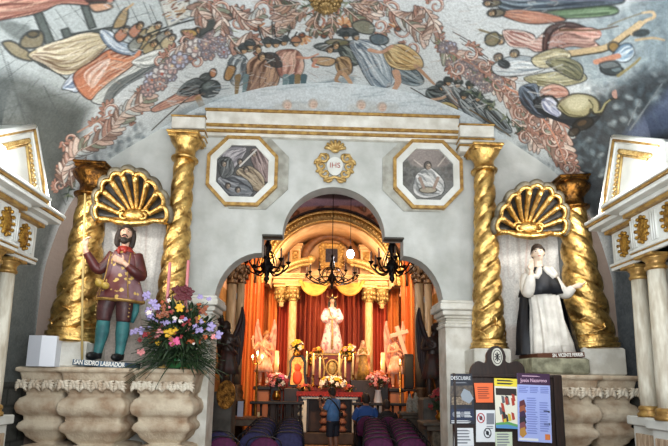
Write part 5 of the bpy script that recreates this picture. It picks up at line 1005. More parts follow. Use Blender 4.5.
# painted barrel vault
c = Canvas(0, 6.7, 7.6, 13.7, .03, lambda x, y: (x, y), '#c9a184', 9); R = random.Random(6)
for i in range(150):
    x, y = R.uniform(0, 7.6), R.uniform(12.2, 13.7); c.ell(x, y, R.uniform(.05, .25), R.uniform(.03, .12), R.uniform(0, 180), R.choice(['#b37a58', '#e2c6a8', '#93604a', '#c8977a', '#7d6a6a', '#dcb28a']), '#6a4a3c', .8)
c.poly([(0, 6.7), (7.6, 6.7), (7.6, 12.15), (0, 12.15)], '#a08e86', None, 1, False, 1, 2); c.poly([(2.7, 12.5), (4.9, 12.5), (4.7, 12.9), (2.9, 12.9)], '#3d3337', None, 1, False, 1, 2); c.poly([(1.6, 12.15), (6, 12.15), (5.2, 12.55), (2.4, 12.55)], '#3d3337', None, 1, False, 1, 2); c.poly([(2.2, 12.95), (5.4, 12.95), (5.0, 13.35), (2.6, 13.35)], '#9c90a6', None, 1, False, 1, 3)
sv = np.arange(c.w)/(c.w-1); ang = PI*(1-sv); rx = 2.9; X = AX+rx*np.cos(ang); Z = 4.1+3.3*np.sin(ang)**.9; Yv = c.v0+np.arange(c.h)*c.du
V = np.stack([np.broadcast_to(X, (c.h, c.w)), np.broadcast_to(Yv[:, None], (c.h, c.w)), np.broadcast_to(Z, (c.h, c.w))], -1).reshape(-1, 3); tag(painted_mesh('ceiling_chancel', V, gridF(c.h, c.w), c.a.reshape(-1, 3), PAINT), kind='structure')
YR = 13.75
# ------------------------------------------------------------------ main retablo
rt = thing('main_altarpiece', (AX, 14.6, 0), 'gilded main altarpiece with arched upper storey and red curtained lower storey', 'altarpiece'); RL = rt.location.copy()
def arc3(rx, rz, z0, y, a0=0, a1=180, n=30, x0=AX): return [(x0+rx*math.cos(math.radians(a0+(a1-a0)*i/n)), y, z0+rz*math.sin(math.radians(a0+(a1-a0)*i/n))) for i in range(n+1)]
Z0 = 4.42
# wall around the arch
cw = Canvas(AX-2.95, 4.0, AX+2.95, 7.5, .03, lambda x, y: P(x, y, YR), '#c09074', 31); R = random.Random(16)
for k in range(170): cw.ell(R.uniform(258, 402), R.uniform(180, 290), R.uniform(1, 5), R.uniform(.8, 2.4), R.uniform(0, 180), R.choice(['#a06848', '#dcbc9c', '#84503c', '#c08c6c', '#b87858', '#e0cab0']), '#5c4034', .8)
cw.poly([(276, 214), (290, 204), (312, 199), (332, 198), (352, 199), (374, 204), (392, 214), (384, 208), (360, 206), (332, 205), (304, 207)], '#9084a0', None, 1, False, 1, 2); cw.poly([(280, 206), (300, 200), (332, 206), (366, 200), (386, 206), (390, 186), (276, 186)], '#a597ac', None, 1, True, .9, 2); cw.poly([(300, 197), (312, 191), (332, 188), (356, 191), (372, 198), (352, 200), (330, 199)], '#2c262a', None, 1, True, 1, 2); cw.age(.2)
uw = cw.u0+np.arange(cw.w)*cw.du; zw = cw.v0+np.arange(cw.h)*cw.du; UX, UZ = np.meshgrid(uw, zw); V = np.stack([UX, np.full(UX.shape, YR), UZ], -1).reshape(-1, 3); F = gridF(cw.h, cw.w); cen = V[F].mean(1); q_ = np.abs(cen[:, 0]-AX)
keep = (np.hypot(q_/2.03, (cen[:, 2]-Z0)/2.09) > 1) & (cen[:, 2] > Z0-.3) & (cen[:, 2] < 4.15+3.3*np.sqrt(np.clip(1-(q_/2.9)**2, 0, 1)))
tag(painted_mesh('wall_chancel_arch', V, F[keep], cw.a.reshape(-1, 3), PAINT), kind='structure')
def archband(mb, r0, r1, z0, y0, y1, n=36):
    A = arc3(r0, r0*1.03, z0, y0, 0, 180, n); B = arc3(r1, r1*1.03, z0, y0, 0, 180, n); V = []; F = []
    for i in range(n+1): V += [A[i], B[i], (B[i][0], y1, B[i][2]), (A[i][0], y1, A[i][2])]
    for i in range(n):
        for k in range(4): j = (k+1) % 4; F.append((i*4+k, i*4+j, i*4+4+j, i*4+4+k))
    mb.add(V, F, True)
b = MB(); archband(b, 1.86, 2.12, Z0, YR-.12, YR+.05); b.build('gilt_arch', M['goldpaint'], rt, RL)
b = MB(); b.tube(arc3(2.13, 2.19, Z0, YR-.12), .035, 7); b.tube(arc3(1.87, 1.93, Z0, YR-.14), .03, 7)
for p in arc3(2.0, 2.06, Z0, YR-.13, 2, 178, 60): b.ball(p, .035, 6, 5)
b.build('arch_beading', M['palegold'], rt, RL)
b = MB(); b.tube(arc3(2.22, 2.3, Z0, YR-.06), .04, 7); b.build('dark_outer_line', M['darkwood'], rt, RL)
b = MB(); archband(b, 1.80, 1.86, Z0, YR, 15.2); b.build('arch_soffit', cream, rt, RL)
b = MB().box((AX, 15.25, 4.9), (4.4, .1, 3.4)); b.build('lunette', cream, rt, RL)
brown = mat('dark_brown_wood', (130, 84, 48), .5, 0, (92, 56, 32), 8, .1)  # the inner arch's own dark brown
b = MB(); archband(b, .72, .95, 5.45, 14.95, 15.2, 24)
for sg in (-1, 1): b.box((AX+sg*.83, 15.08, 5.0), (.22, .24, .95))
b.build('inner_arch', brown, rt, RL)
for sg in (-1, 1):
    b = MB(); x = AX+sg*1.12; b.box((x, 14.9, 5.3), (.34, .2, 1.0), bev=.02); b.box((x, 14.88, 5.84), (.42, .26, .1), bev=.02); b.box((x, 14.88, 5.92), (.48, .3, .06), bev=.015)
    pl = b.build('scroll_pilaster', cream, rt, RL); b = MB(); b.box((x, 14.79, 5.42), (.2, .03, .6), bev=.01)
    for k in range(4): b.ball((x, 14.77, 5.2+.15*k), (.08, .03, .06), 8, 6)
    b.build('gilt_panel', M['goldpaint'], pl, RL)
# picture in ornate frame
fx, fz = P(331.5, 268-12, 14.85); b = MB()
for k in range(28):
    a = k*2*PI/28; c_, s_ = math.cos(a), math.sin(a); m_ = max(abs(c_), abs(s_)); b.ball((fx+.36*c_/m_*(.86+.14*abs(c_*s_)*2), 14.82, fz+.36*s_/m_), (.07, .05, .07), 8, 6)
b.prism([(fx-.33, fz-.33), (fx+.33, fz-.33), (fx+.33, fz+.33), (fx-.33, fz+.33)], 14.8, 14.9); fr = b.build('picture_frame', M['goldpaint'], rt, RL); MB().box((fx, 14.79, fz), (.38, .03, .44)).build('dark_picture', mat('dark_picture_paint', (30, 28, 34), .3, 0, (58, 56, 70), 12), fr, RL)
# broken curved pediment
for sg in (-1, 1):
    pts = [(AX+sg*1.6, 14.45, 4.92), (AX+sg*1.3, 14.4, 5.12), (AX+sg*.95, 14.38, 5.27), (AX+sg*.6, 14.38, 5.34)]; b = MB(); b.tube(smooth(pts, 6), .085, 8); b.tube([(p[0], p[1]+.05, p[2]-.13) for p in smooth(pts, 6)], .05, 8); b.ball(pts[-1], .13, 10, 8); b.build('curved_pediment', M['palegold'], rt, RL)
# entablature
b = MB()
for x0, x1, yf in ((-2.75, 2.75, 14.5), (-1.75, -.82, 14.3), (.82, 1.75, 14.3)):
    for z0, z1, p in [(4.54, 4.60, 0), (4.60, 4.70, -.03), (4.70, 4.76, .05), (4.76, 4.80, .10), (4.82, 4.85, .13)]: b.box((AX+(x0+x1)/2, (yf-p+15.2)/2, (z0+z1)/2), (x1-x0+2*p*.5, 15.2-yf+p, z1-z0), bev=.01)
b.build('entablature', cream, rt, RL)
b = MB()
for x0, x1, yf in ((-2.75, 2.75, 14.5), (-1.75, -.82, 14.3), (.82, 1.75, 14.3)): 
    for z, p in ((4.80, .11), (4.6, .0)): b.box((AX+(x0+x1)/2, (yf-p)-.01, z+.01), (x1-x0+p, .03, .035))
b.build('gilt_moulding', M['goldpaint'], rt, RL)
colm = mat('cream_gilt_column', (236, 208, 158), .5, 0, (214, 172, 108), 5, .05, stretch=(4, 4, 1))
for px, yy, full in ((281.5, 14.6, 0), (293, 14.42, 1), (369, 14.42, 1), (382, 14.6, 0)):
    x = P(px, 300, yy)[0]; b = MB(); b.lathe([(.17, 1.2), (.18, 1.28), (.13, 1.32), (.125, 2.4), (.115, 4.04)] if full else [(.02, 3.86), (.08, 3.9), (.06, 3.95), (.12, 4.04)], (x, yy, 0), 18)
    co = b.build('column' if full else 'capital_drop', colm, rt, RL); b = MB(); b.lathe([(.12, 4.02), (.15, 4.04), (.13, 4.08), (.15, 4.22), (.22, 4.40), (.23, 4.44)], (x, yy, 0), 16)
    for k in range(10):
        a = 2*PI*k/10
        for z in (4.16, 4.30): b.ball((x+.18*math.cos(a), yy+.18*math.sin(a), z), (.05, .05, .07), 6, 5)
    b.box((x, yy, 4.49), (.46, .46, .09), bev=.015); b.build('capital', M['palegold'], co, RL)
    if full: b = MB().box((x, yy, .6), (.46, .46, 1.2), bev=.02); b.build('pedestal', cream, co, RL)
# curtains
curm = mat('orange_red_curtain', (196, 80, 48), .75, 0, (166, 56, 38), 1.2, .1, stretch=(3, 1, .3)); curo = mat('orange_curtain', (214, 132, 60), .75, 0, (196, 98, 46), 1.5, .1, stretch=(3, 1, .3)); curc = mat('brick_red_curtain', (184, 92, 62), .75, 0, (150, 60, 42), 1.2, .1, stretch=(3, 1, .3)); swag = mat('gold_swag', (240, 184, 84), .6, 0, (200, 130, 48), 4)
def curtain(x0, x1, y, z0, z1, m, lab, pl=.2):
    b = MB(); n = max(8, int((x1-x0)/.022)); rr = []; R = random.Random(int(x0*100)); ph = [R.uniform(-.5, .5) for _ in range(40)]
    for z in np.linspace(z1, z0, 10): rr.append([(x0+(x1-x0)*i/n, y-.1*math.sin((x0+(x1-x0)*i/n)*2*PI/pl+ph[int(i/n*8)]*.8)*(1+.3*math.sin(i*.11))-.02*math.sin(z+i*.05), z) for i in range(n+1)])
    V = [p for r in rr for p in r]; k = n+1; F = [(a*k+i, a*k+i+1, (a+1)*k+i+1, (a+1)*k+i) for a in range(9) for i in range(n)]; q = len(V); V += [(x, yy+.012, z) for x, yy, z in V]; F += [tuple(j+q for j in reversed(f)) for f in F]
    b.add(V, F); o = b.build('curtain', m, None, (0, 0, 0)); return tag(o, lab, 'curtain', 'altar curtains')
xa = [P(px, 320, 14.85)[0] for px in (243, 277, 300, 362, 388, 416)]
curtain(P(241, 320, 13.6)[0], P(263, 320, 13.6)[0], 13.62, .3, 5.2, curo, 'orange pleated curtain hanging outside the left end of the gold arch'); curtain(P(402, 320, 13.6)[0], P(421, 320, 13.6)[0], 13.62, .3, 5.2, curo, 'orange pleated curtain hanging outside the right end of the gold arch'); curtain(xa[0]+.3, xa[1], 14.8, .3, 4.55, curo, 'orange pleated curtain just inside the left end of the gold arch'); curtain(xa[1]-.05, xa[2]-.05, 14.95, .3, 4.55, curm, 'red curtain between the two left altar columns'); curtain(xa[2]-.1, xa[3]+.1, 15.02, .3, 4.58, curc, 'wide red pleated curtain behind the white-robed central statue', .17); curtain(xa[3]+.05, xa[4], 14.95, .3, 4.55, curm, 'red curtain between the two right altar columns'); curtain(xa[4], xa[5]+.1, 14.8, .3, 4.55, curo, 'orange pleated curtain just inside the right end of the gold arch')
for px, lab in ((314.5, 'gold swag drapery left of the chandelier'), (349, 'gold swag drapery right of the chandelier')):
    xc, zc_ = P(px, 281, 14.4); b = MB()
    for k in range(6):
        f = k/5; pts = [(xc-.48+.05*f, 14.40-.02*k, zc_-.02), (xc-.26, 14.30-.03*k, zc_-.12-.22*f), (xc, 14.24-.03*k, zc_-.18-.30*f), (xc+.26, 14.30-.03*k, zc_-.12-.22*f), (xc+.48-.05*f, 14.40-.02*k, zc_-.02)]; b.tube(smooth(pts, 5), .06, 6)
    o = b.build('swag', swag, None, (0, 0, 0)); tag(o, lab, 'drapery', 'gold swags')
b = MB(); b.box((AX, 15.35, 2), (6.2, .1, 4.4)); b.build('wall_chancel_back', ochre)['kind'] = 'structure'
# dark columns flanking the sanctuary
dkc = mat('grey_column_paint', (92, 88, 84), .5, 0, (70, 66, 62), 3, .05, stretch=(4, 4, 1)); dkk = mat('dark_bronze', (58, 44, 34), .5, .4, (38, 28, 24), 12, .4)
for px, yy, r, lab in ((232, 13.2, .14, 'grey column with dark capital, first on the left of the sanctuary'), (241, 13.5, .12, 'slim grey column nearest the left end of the orange curtain'), (419, 13.2, .14, 'grey column with dark capital right of the orange curtain'), (428, 12.9, .11, 'slim grey column with dark capital beside the right arch pier')):
    x, z = P(px, 290, yy); zt = P(px, 266, yy)[1]; t = thing('column', (x, yy, 0), lab, 'column', 'grey sanctuary columns'); MB().lathe([(r*1.05, 1.5), (r, 2.2), (r*.9, zt-.5)], n=18).build('shaft', dkc, t)
    b = MB(); b.lathe([(r, zt-.52), (r*1.25, zt-.48), (r*1.05, zt-.42), (r*1.3, zt-.2), (r*1.9, zt-.04), (r*1.9, zt)], n=16)
    for k in range(9):
        for q, zz in ((1.35, zt-.32), (1.7, zt-.14)): a = 2*PI*k/9+zz; b.ball((r*q*math.cos(a), r*q*math.sin(a), zz), (.05, .05, .08), 6, 5)
    b.build('capital', dkk, t)
    b = MB(); b.lathe([(r*1.8, 0), (r*1.8, 1.0), (r*2.1, 1.02), (r*2.1, 1.1), (r*1.4, 1.15), (r*1.7, 1.3), (r*1.2, 1.42), (r*1.3, 1.48), (r*1.05, 1.52)], n=18); b.build('pedestal', dkk, t)
# ------------------------------------------------------------------ platform, altar table
b = MB(); b.box((AX, 14.15, .15), (4.5, 2.2, .3), bev=.02); o = b.build('altar_platform', mat('dark_step', (74, 58, 50), .6, 0, (52, 40, 36), 5)); tag(o, 'low dark platform carrying the altar', 'platform')
YA = 13.05; xl = P(303, 400, YA)[0]; xr = P(356, 400, YA)[0]; za = P(330, 395.5, YA)[1]; t = thing('altar_table', ((xl+xr)/2, YA+.35, .3), 'white-edged altar table under a red cloth', 'altar table'); Wd = (xr-xl); hA = za-.3
b = MB(); b.box((0, 0, hA-.05), (Wd+.1, .8, .1), bev=.02); b.build('tabletop', M['white2'], t)
for sg in (-1, 1): b = MB(); b.box((sg*(Wd/2-.05), -.3, (hA-.1)/2), (.10, .12, hA-.1), bev=.015); b.build('leg', M['white2'], t)
MB().box((0, .0, (hA-.1)/2), (Wd-.2, .3, hA-.14)).build('dark_core', mat('dark_recess_wood', (56, 36, 30), .6, 0, (40, 26, 24), 6), t)
redst = mat('pink_stone', (120, 76, 64), .6)
for x in (-.52, -.1, .25, .52):
    b = MB(); 
    for k in range(4): b.lathe([(.10, .02+k*.2), (.12, .08+k*.2), (.07, .13+k*.2), (.06, .2+k*.2)], (x*Wd, -.24, 0), 12)
    b.build('baluster', redst if x > -.3 else M['white2'], t)
b = MB(); b.box((0, .06, 0), (Wd+.3, .9, .05), bev=.01); b.box((0, -.40, .02), (Wd+.34, .03, .12)); 
for k in range(22): b.ball((-(Wd+.28)/2+(Wd+.28)*k/21, -.42, -.03), (.04, .015, .03), 6, 5)
b.box((-(Wd/2+.14), 0, -.12), (.02, .96, .28)); b.box(((Wd/2+.14), 0, -.12), (.02, .96, .28))
o = b.build('altar_cloth', mat('crimson_cloth', (150, 30, 34), .7, 0, (110, 20, 26), 5)); o.location = (t.location.x, t.location.y, za+.02); tag(o, 'crimson cloth over the altar table', 'altar cloth')
ZT = za+.04
# stepped gradine behind the table
b = MB()
for k, (w_, h_) in enumerate(((4.2, 1.35), (3.4, 1.62))): b.box((AX+.1, 13.95+.12*k, .3+h_/2-.15), (w_, .5-.1*k, h_), bev=.02)
o = b.build('gradine', mat('red_gradine', (140, 40, 34), .6, 0, (96, 26, 26), 6)); tag(o, 'stepped red shelf behind the altar table', 'altar shelf')
GZ = 1.5
# tabernacle block with gold relief under the central statue
sx0, sz0 = P(332, 391, 13.7); sx1, sz1 = P(332, 353, 13.7); t = thing('tabernacle', (sx0, 13.85, GZ), 'dark red tabernacle block with gold relief below the central statue', 'tabernacle'); Ht = sz1-GZ
MB().box((0, 0, Ht/2), (1.25, .34, Ht), bev=.02).build('block', mat('dark_red_panel', (124, 38, 30), .5, 0, (90, 26, 24), 5), t)
b = MB(); ht = Ht
for sg in (-1, 1):
    b.tube([(sg*.14, -.2, ht*.85), (sg*.26, -.21, ht*.8), (sg*.22, -.21, ht*.5), (sg*.26, -.21, ht*.3), (sg*.1, -.21, ht*.22)], .035, 7); b.tube([(sg*q[0], -.2, q[2]) for q in spiral(.34, ht*.86, .09, 0, 1.2, 1)], .02, 6)
b.tube([(.17*math.cos(a), -.22, ht*.55+.22*math.sin(a)) for a in np.linspace(0, 2*PI, 20)], .03, 6); b.ball((0, -.2, ht*.55), (.13, .04, .18), 10, 8); b.tube([(0, -.2, ht*.02), (0, -.22, ht*.2)], [.1, .03], 8); b.build('gold_relief', M['palegold'], t)
b = MB()
for sg in (-1, 1): b.box((sg*.55, -.18, ht/2), (.05, .03, ht*.9)); 
b.box((0, -.18, ht*.96), (1.2, .04, .05)); b.build('gilt_border', M['goldpaint'], t)
# central statue
cx_, cz_ = sx1, sz1; t = thing('enthroned_statue', (P(331.5, 350, 13.85)[0], 13.85, sz1), 'dark-haired central statue in white flowered robe above the altar', 'statue'); zt_ = P(331, 297, 13.85)[1]; k = (zt_-sz1)/1.68
robe = mat('white_flowered_robe', (240, 224, 224), .6, 0, (214, 142, 160), 9, .05, lo=.5, hi=.62)
b = MB(); HC = (0, -.03, 1.56); R_ = head(b, HC, .98); limb(b, [(0, 0, 1.2), (0, 0, 1.4), (0, -.02, 1.5)], [.1, .055, .05]); rings(b, [(.5, 0, 0, .12, .1), (1.3, 0, 0, .17, .1), (1.37, 0, 0, .08, .06)], 20)
for sg in (-1, 1): limb(b, [(sg*.17, 0, 1.3), (sg*.24, -.06, 1.08), (sg*.1, -.2, 1.02)], [.05, .04, .03]); hand(b, (sg*.1, -.2, 1.02), (-sg, -.4, -.2), (0, 1, 0), 1, .6, sg)
bo = b.build('body', skin, t, remesh=.012); face(t, HC, .98, R_, eyem, lipm); h = MB(); haircap(h, HC, 1., R_, .09, .4)
for sg in (-1, 1): limb(h, [(sg*.07, .02, 1.6), (sg*.095, .02, 1.45), (sg*.09, -.02, 1.3), (sg*.07, -.06, 1.18)], [.03, .04, .036, .02])
h.build('hair', hairm, t)
b = MB(); rings(b, [(0, 0, 0, .36, .24, .05), (.4, 0, 0, .28, .2, .05), (.85, 0, 0, .19, .15, .03), (1.2, 0, 0, .19, .13, 0), (1.36, 0, 0, .11, .08, 0)], 40, fr=9); rb = b.build('robe', robe, t)
for sg in (-1, 1): b = MB(); limb(b, [(sg*.16, 0, 1.3), (sg*.25, -.05, 1.08), (sg*.2, -.15, .98), (sg*.12, -.19, 1.02)], [.07, .085, .11, .05]); b.build('sleeve', robe, t)
b = MB(); b.tube([(-.1, -.12, 1.3), (0, -.2, 1.0), (.02, -.24, .5), (0, -.27, .1)], [.02, .025, .03, .03], 6); b.build('sash', M['palegold'], rb)
b = MB()
for i in range(3): a = math.radians(90+(i-1)*60); b.tube([(0, .05, 1.62), (.2*math.cos(a), .05, 1.62+.2*math.sin(a))], [.03, .012], 6)
b.build('rays', M['gold'], t); t.scale = (k, k, k)
# ------------------------------------------------------------------ candles, flowers and small statues on the altar
wax = mat('candle_wax', (244, 222, 170), .4); flame = mat('candle_flame', (255, 214, 140), .5, emit=((255, 190, 90), 14)); brass = mat('brass', (206, 160, 80), .3, 1., (150, 104, 44), 12)
def candle(px, py0, py1, Y, lab, group, r=.022, lit=True, stick=.3, zb=None):
    x, z0 = P(px, py1, Y); _, z1 = P(px, py0, Y); 
    if zb is not None: z0 = zb
    t = thing('candlestick', (x, Y, z0), lab, 'candlestick', group); h = z1-z0; hs_ = h*stick
    b = MB(); b.lathe([(.07, 0), (.075, .02), (.025, .05), (.02, hs_*.4), (.035, hs_*.5), (.02, hs_*.6), (.022, hs_*.9), (.05, hs_*.97), (.05, hs_)], n=14); b.build('stick', brass, t); MB().lathe([(r, hs_), (r, h-.05), (r*.6, h-.045)], n=12).build('candle', wax, t)
    if lit: MB().ball((0, 0, h-.01), (.012, .012, .035), 8, 6).build('flame', flame, t)
for px, py0, py1, Y, nm in ((306, 352, 386, 13.5, 'leftmost slim candle behind the altar table'), (313, 354, 386, 13.5, 'second slim candle from the left behind the altar table'), (319.5, 358, 388, 13.45, 'slim candle just left of the gold tabernacle relief'), (345, 358, 388, 13.45, 'slim candle just right of the gold tabernacle relief'), (339, 354, 388, 13.4, 'slim candle beside the white flowers'), (353, 354, 386, 13.5, 'rightmost slim candle behind the altar table')): candle(px, py0, py1, Y, nm, 'slim altar candles', .028, True, .35, GZ if Y > 13.6 else None)
for px, py0, py1, nm in ((276, 349, 378, 'thick tall wax candle on stand left of the altar'), (383, 351, 378, 'thick tall wax candle on stand right of the altar')): candle(px, py0, py1, 12.9, nm, 'thick paschal candles', .06, False, .1, P(px, py1, 12.9)[1])
def pedestal(px, py, Y, w_, lab, m, nm='pedestal', z0=0):
    x, z = P(px, py, Y); t = thing(nm, (x, Y, z0), lab, 'pedestal'); h = z-z0; MB().box((0, 0, h*.5), (w_*.8, w_*.8, h*.86), bev=.02).build('die', m, t); b = MB(); b.box((0, 0, h-.05), (w_, w_, .1), bev=.02); b.box((0, 0, .06), (w_, w_, .12), bev=.02); b.build('mouldings', M['darkwood'], t); return x, z
for px in (276, 383): pedestal(px, 378, 12.9, .3, 'dark stand under the thick candle '+('left' if px < 330 else 'right')+' of the altar', M['darkwood'])
def flowers(px, py, Y, rx, rz, n, keys, lab, vase=None, seed=1, base=None):
    x, z = P(px, py, Y); R = random.Random(seed); zb = base if base is not None else z-rz-.25; t = thing('flower_arrangement', (x, Y, zb), lab, 'flowers', 'altar flower arrangements'); cz = z-zb
    MB().lathe([(.07, 0), (.1, .03), (.11, max(.1, cz-rz)*.6), (.07, max(.12, cz-rz)), (.09, max(.14, cz-rz)+.03)], n=14).build('vase', vase or brass, t)
    fb = MB()
    for i in range(50): d = V3((R.uniform(-1, 1), R.uniform(-1, 1), R.uniform(-.3, 1))); blade(fb, (d.x*rx*.3, d.y*rx*.3, cz-rz*.3), d, R.uniform(.5, 1.1)*rx, .03, .2)
    fb.build('leaves', leafm, t)['kind'] = 'stuff'
    for i in range(n):
        a, e = R.uniform(0, 2*PI), R.uniform(-.5, 1.4); d = V3((math.cos(a)*math.cos(e), math.sin(a)*math.cos(e), math.sin(e))); f = R.uniform(.75, 1); b = MB(); bloom(b, (0, 0, 0), R.uniform(.05, .075), d+V3((0, -.6, .2)), 5); o = b.build('bloom', FC[R.choice(keys)], t); o.location = (d.x*rx*f, d.y*rx*f*.8, cz+d.z*rz*f)
flowers(333, 384, 13.2, .38, .2, 55, ['cream', 'cream', 'yellow'], 'low white flower arrangement at the centre of the altar table', base=ZT, seed=2)
flowers(277, 382, 12.6, .3, .25, 45, ['rose', 'cream', 'red', 'pink'], 'pink and white flowers below the left thick candle', base=1.15, seed=3)
flowers(378, 381, 12.5, .3, .26, 50, ['rose', 'cream', 'red', 'orange'], 'pink and cream flowers in tall pale vase right of the altar', vase=mat('pale_glass_vase', (206, 206, 216), .2), base=.75, seed=4)
flowers(318, 351, 13.7, .14, .1, 14, ['yellow', 'orange'], 'yellow flowers at the left foot of the central statue', base=sz1, seed=5); flowers(345, 351, 13.7, .14, .1, 14, ['yellow', 'orange'], 'yellow flowers at the right foot of the central statue', base=sz1, seed=6)
flowers(297, 346, 13.35, .2, .16, 22, ['yellow', 'cream'], 'bright yellow and white flowers above the orange icon', base=P(297, 356, 13.35)[1], seed=7); flowers(312, 357, 13.75, .15, .12, 14, ['cream', 'yellow'], 'small cream flowers right of the orange icon', base=P(312, 366, 13.75)[1], seed=12)
flowers(350, 352, 13.65, .2, .2, 22, ['yellow', 'cream', 'rose'], 'yellow-green flowers between tabernacle and robed statue', base=P(350, 362, 13.65)[1], seed=8); flowers(305, 388, 13.2, .22, .08, 20, ['orange', 'rust', 'red'], 'low orange flowers on the left of the altar table', base=ZT, seed=9); flowers(350, 388, 13.2, .2, .08, 18, ['red', 'orange', 'rose'], 'low red flowers on the right of the altar table', base=ZT, seed=10)
# icon in dark arched frame
x, z = P(297, 387, 13.3); _, z1_ = P(297, 355, 13.3); t = thing('icon', (x, 13.35, max(GZ, z)-.0), 'orange icon in black arched frame left of the altar', 'icon'); h = z1_-z
b = MB(); b.prism([(-.3, 0), (-.22, h*.5), (-.24, h*.8), (-.14, h), (.14, h), (.24, h*.8), (.22, h*.5), (.3, 0)], 0, .08); b.build('frame', M['black'], t); t.location.z = z
b = MB(); b.prism([(-.2, .06), (-.16, h*.5), (-.16, h*.78), (-.08, h*.93), (.08, h*.93), (.16, h*.78), (.16, h*.5), (.2, .06)], -.02, .0); b.build('picture', mat('orange_icon_paint', (226, 120, 52), .5, 0, (236, 196, 110), 14), t)
b = MB(); b.ball((0, -.03, h*.6), (.09, .02, .12), 8, 6); b.ball((0, -.03, h*.3), (.13, .02, .2), 8, 6); b.build('figure_relief', mat('red_orange_paint', (206, 72, 34), .5), t)
x2, z2 = P(297, 388, 13.3); o = MB().box((x2, 13.4, (z2+.3)/2), (.7, .4, z2-.3), bev=.02).build('stand', M['darkwood']); tag(o, 'dark block stand under the orange icon', 'stand')
# robed statue right of the altar
def robed(px, py0, py1, Y, lab, m1, m2, sm=skin, nm='robed_statue', veil=None, z0=None):
    x, zq = P(px, py1, Y); z0 = zq if z0 is None else z0; _, z1 = P(px, py0, Y); t = thing(nm, (x, Y, z0), lab, 'statue'); k = (z1-z0)/1.68; b = MB(); HC = (0, -.03, 1.56); R_ = head(b, HC, 1.); limb(b, [(0, 0, 1.2), (0, 0, 1.4), (0, -.02, 1.5)], [.1, .06, .05]); rings(b, [(.5, 0, 0, .12, .1), (1.3, 0, 0, .17, .1), (1.37, 0, 0, .08, .06)], 20)
    for sg in (-1, 1): limb(b, [(sg*.17, 0, 1.3), (sg*.24, -.06, 1.08), (sg*.08, -.22, 1.1)], [.05, .04, .03]); hand(b, (sg*.08, -.22, 1.1), (-sg*.6, -.3, .5), (0, 1, 0), 1, .4, sg)
    b.build('body', sm, t, remesh=.013); b = MB(); rings(b, [(0, 0, 0, .3, .22, .06), (.5, 0, 0, .24, .18, .06), (.9, 0, 0, .19, .15, .03), (1.25, 0, 0, .19, .13, 0), (1.37, 0, 0, .1, .08, 0)], 36, fr=9); b.build('robe', m1, t)
    b = MB(); rings(b, [(.05, 0, .08, .36, .2, .06), (.6, 0, .07, .33, .18, .05), (1.1, 0, .06, .28, .15, .03), (1.35, 0, .05, .17, .12, 0), (1.5, 0, .04, .12, .12, 0), (1.66, 0, .03, .1, .11, 0), (1.71, 0, .03, .04, .05, 0)], 36, fr=7); b.build('mantle', m2, t); t.scale = (k, k, k); return t
robed(363, 341, 380, 13.3, 'small robed statue with pale veil right of the altar', mat('gold_green_robe', (150, 118, 50), .5, 0, (90, 66, 36), 8), mat('pale_and_red_mantle', (196, 168, 130), .6, 0, (120, 36, 30), 3), veil=1)
x2, z2 = P(363, 380, 13.3); o = MB().box((x2, 13.35, (z2+.3)/2), (.7, .4, z2-.3), bev=.02).build('stand', M['darkwood']); tag(o, 'dark block stand under the small robed statue', 'stand')
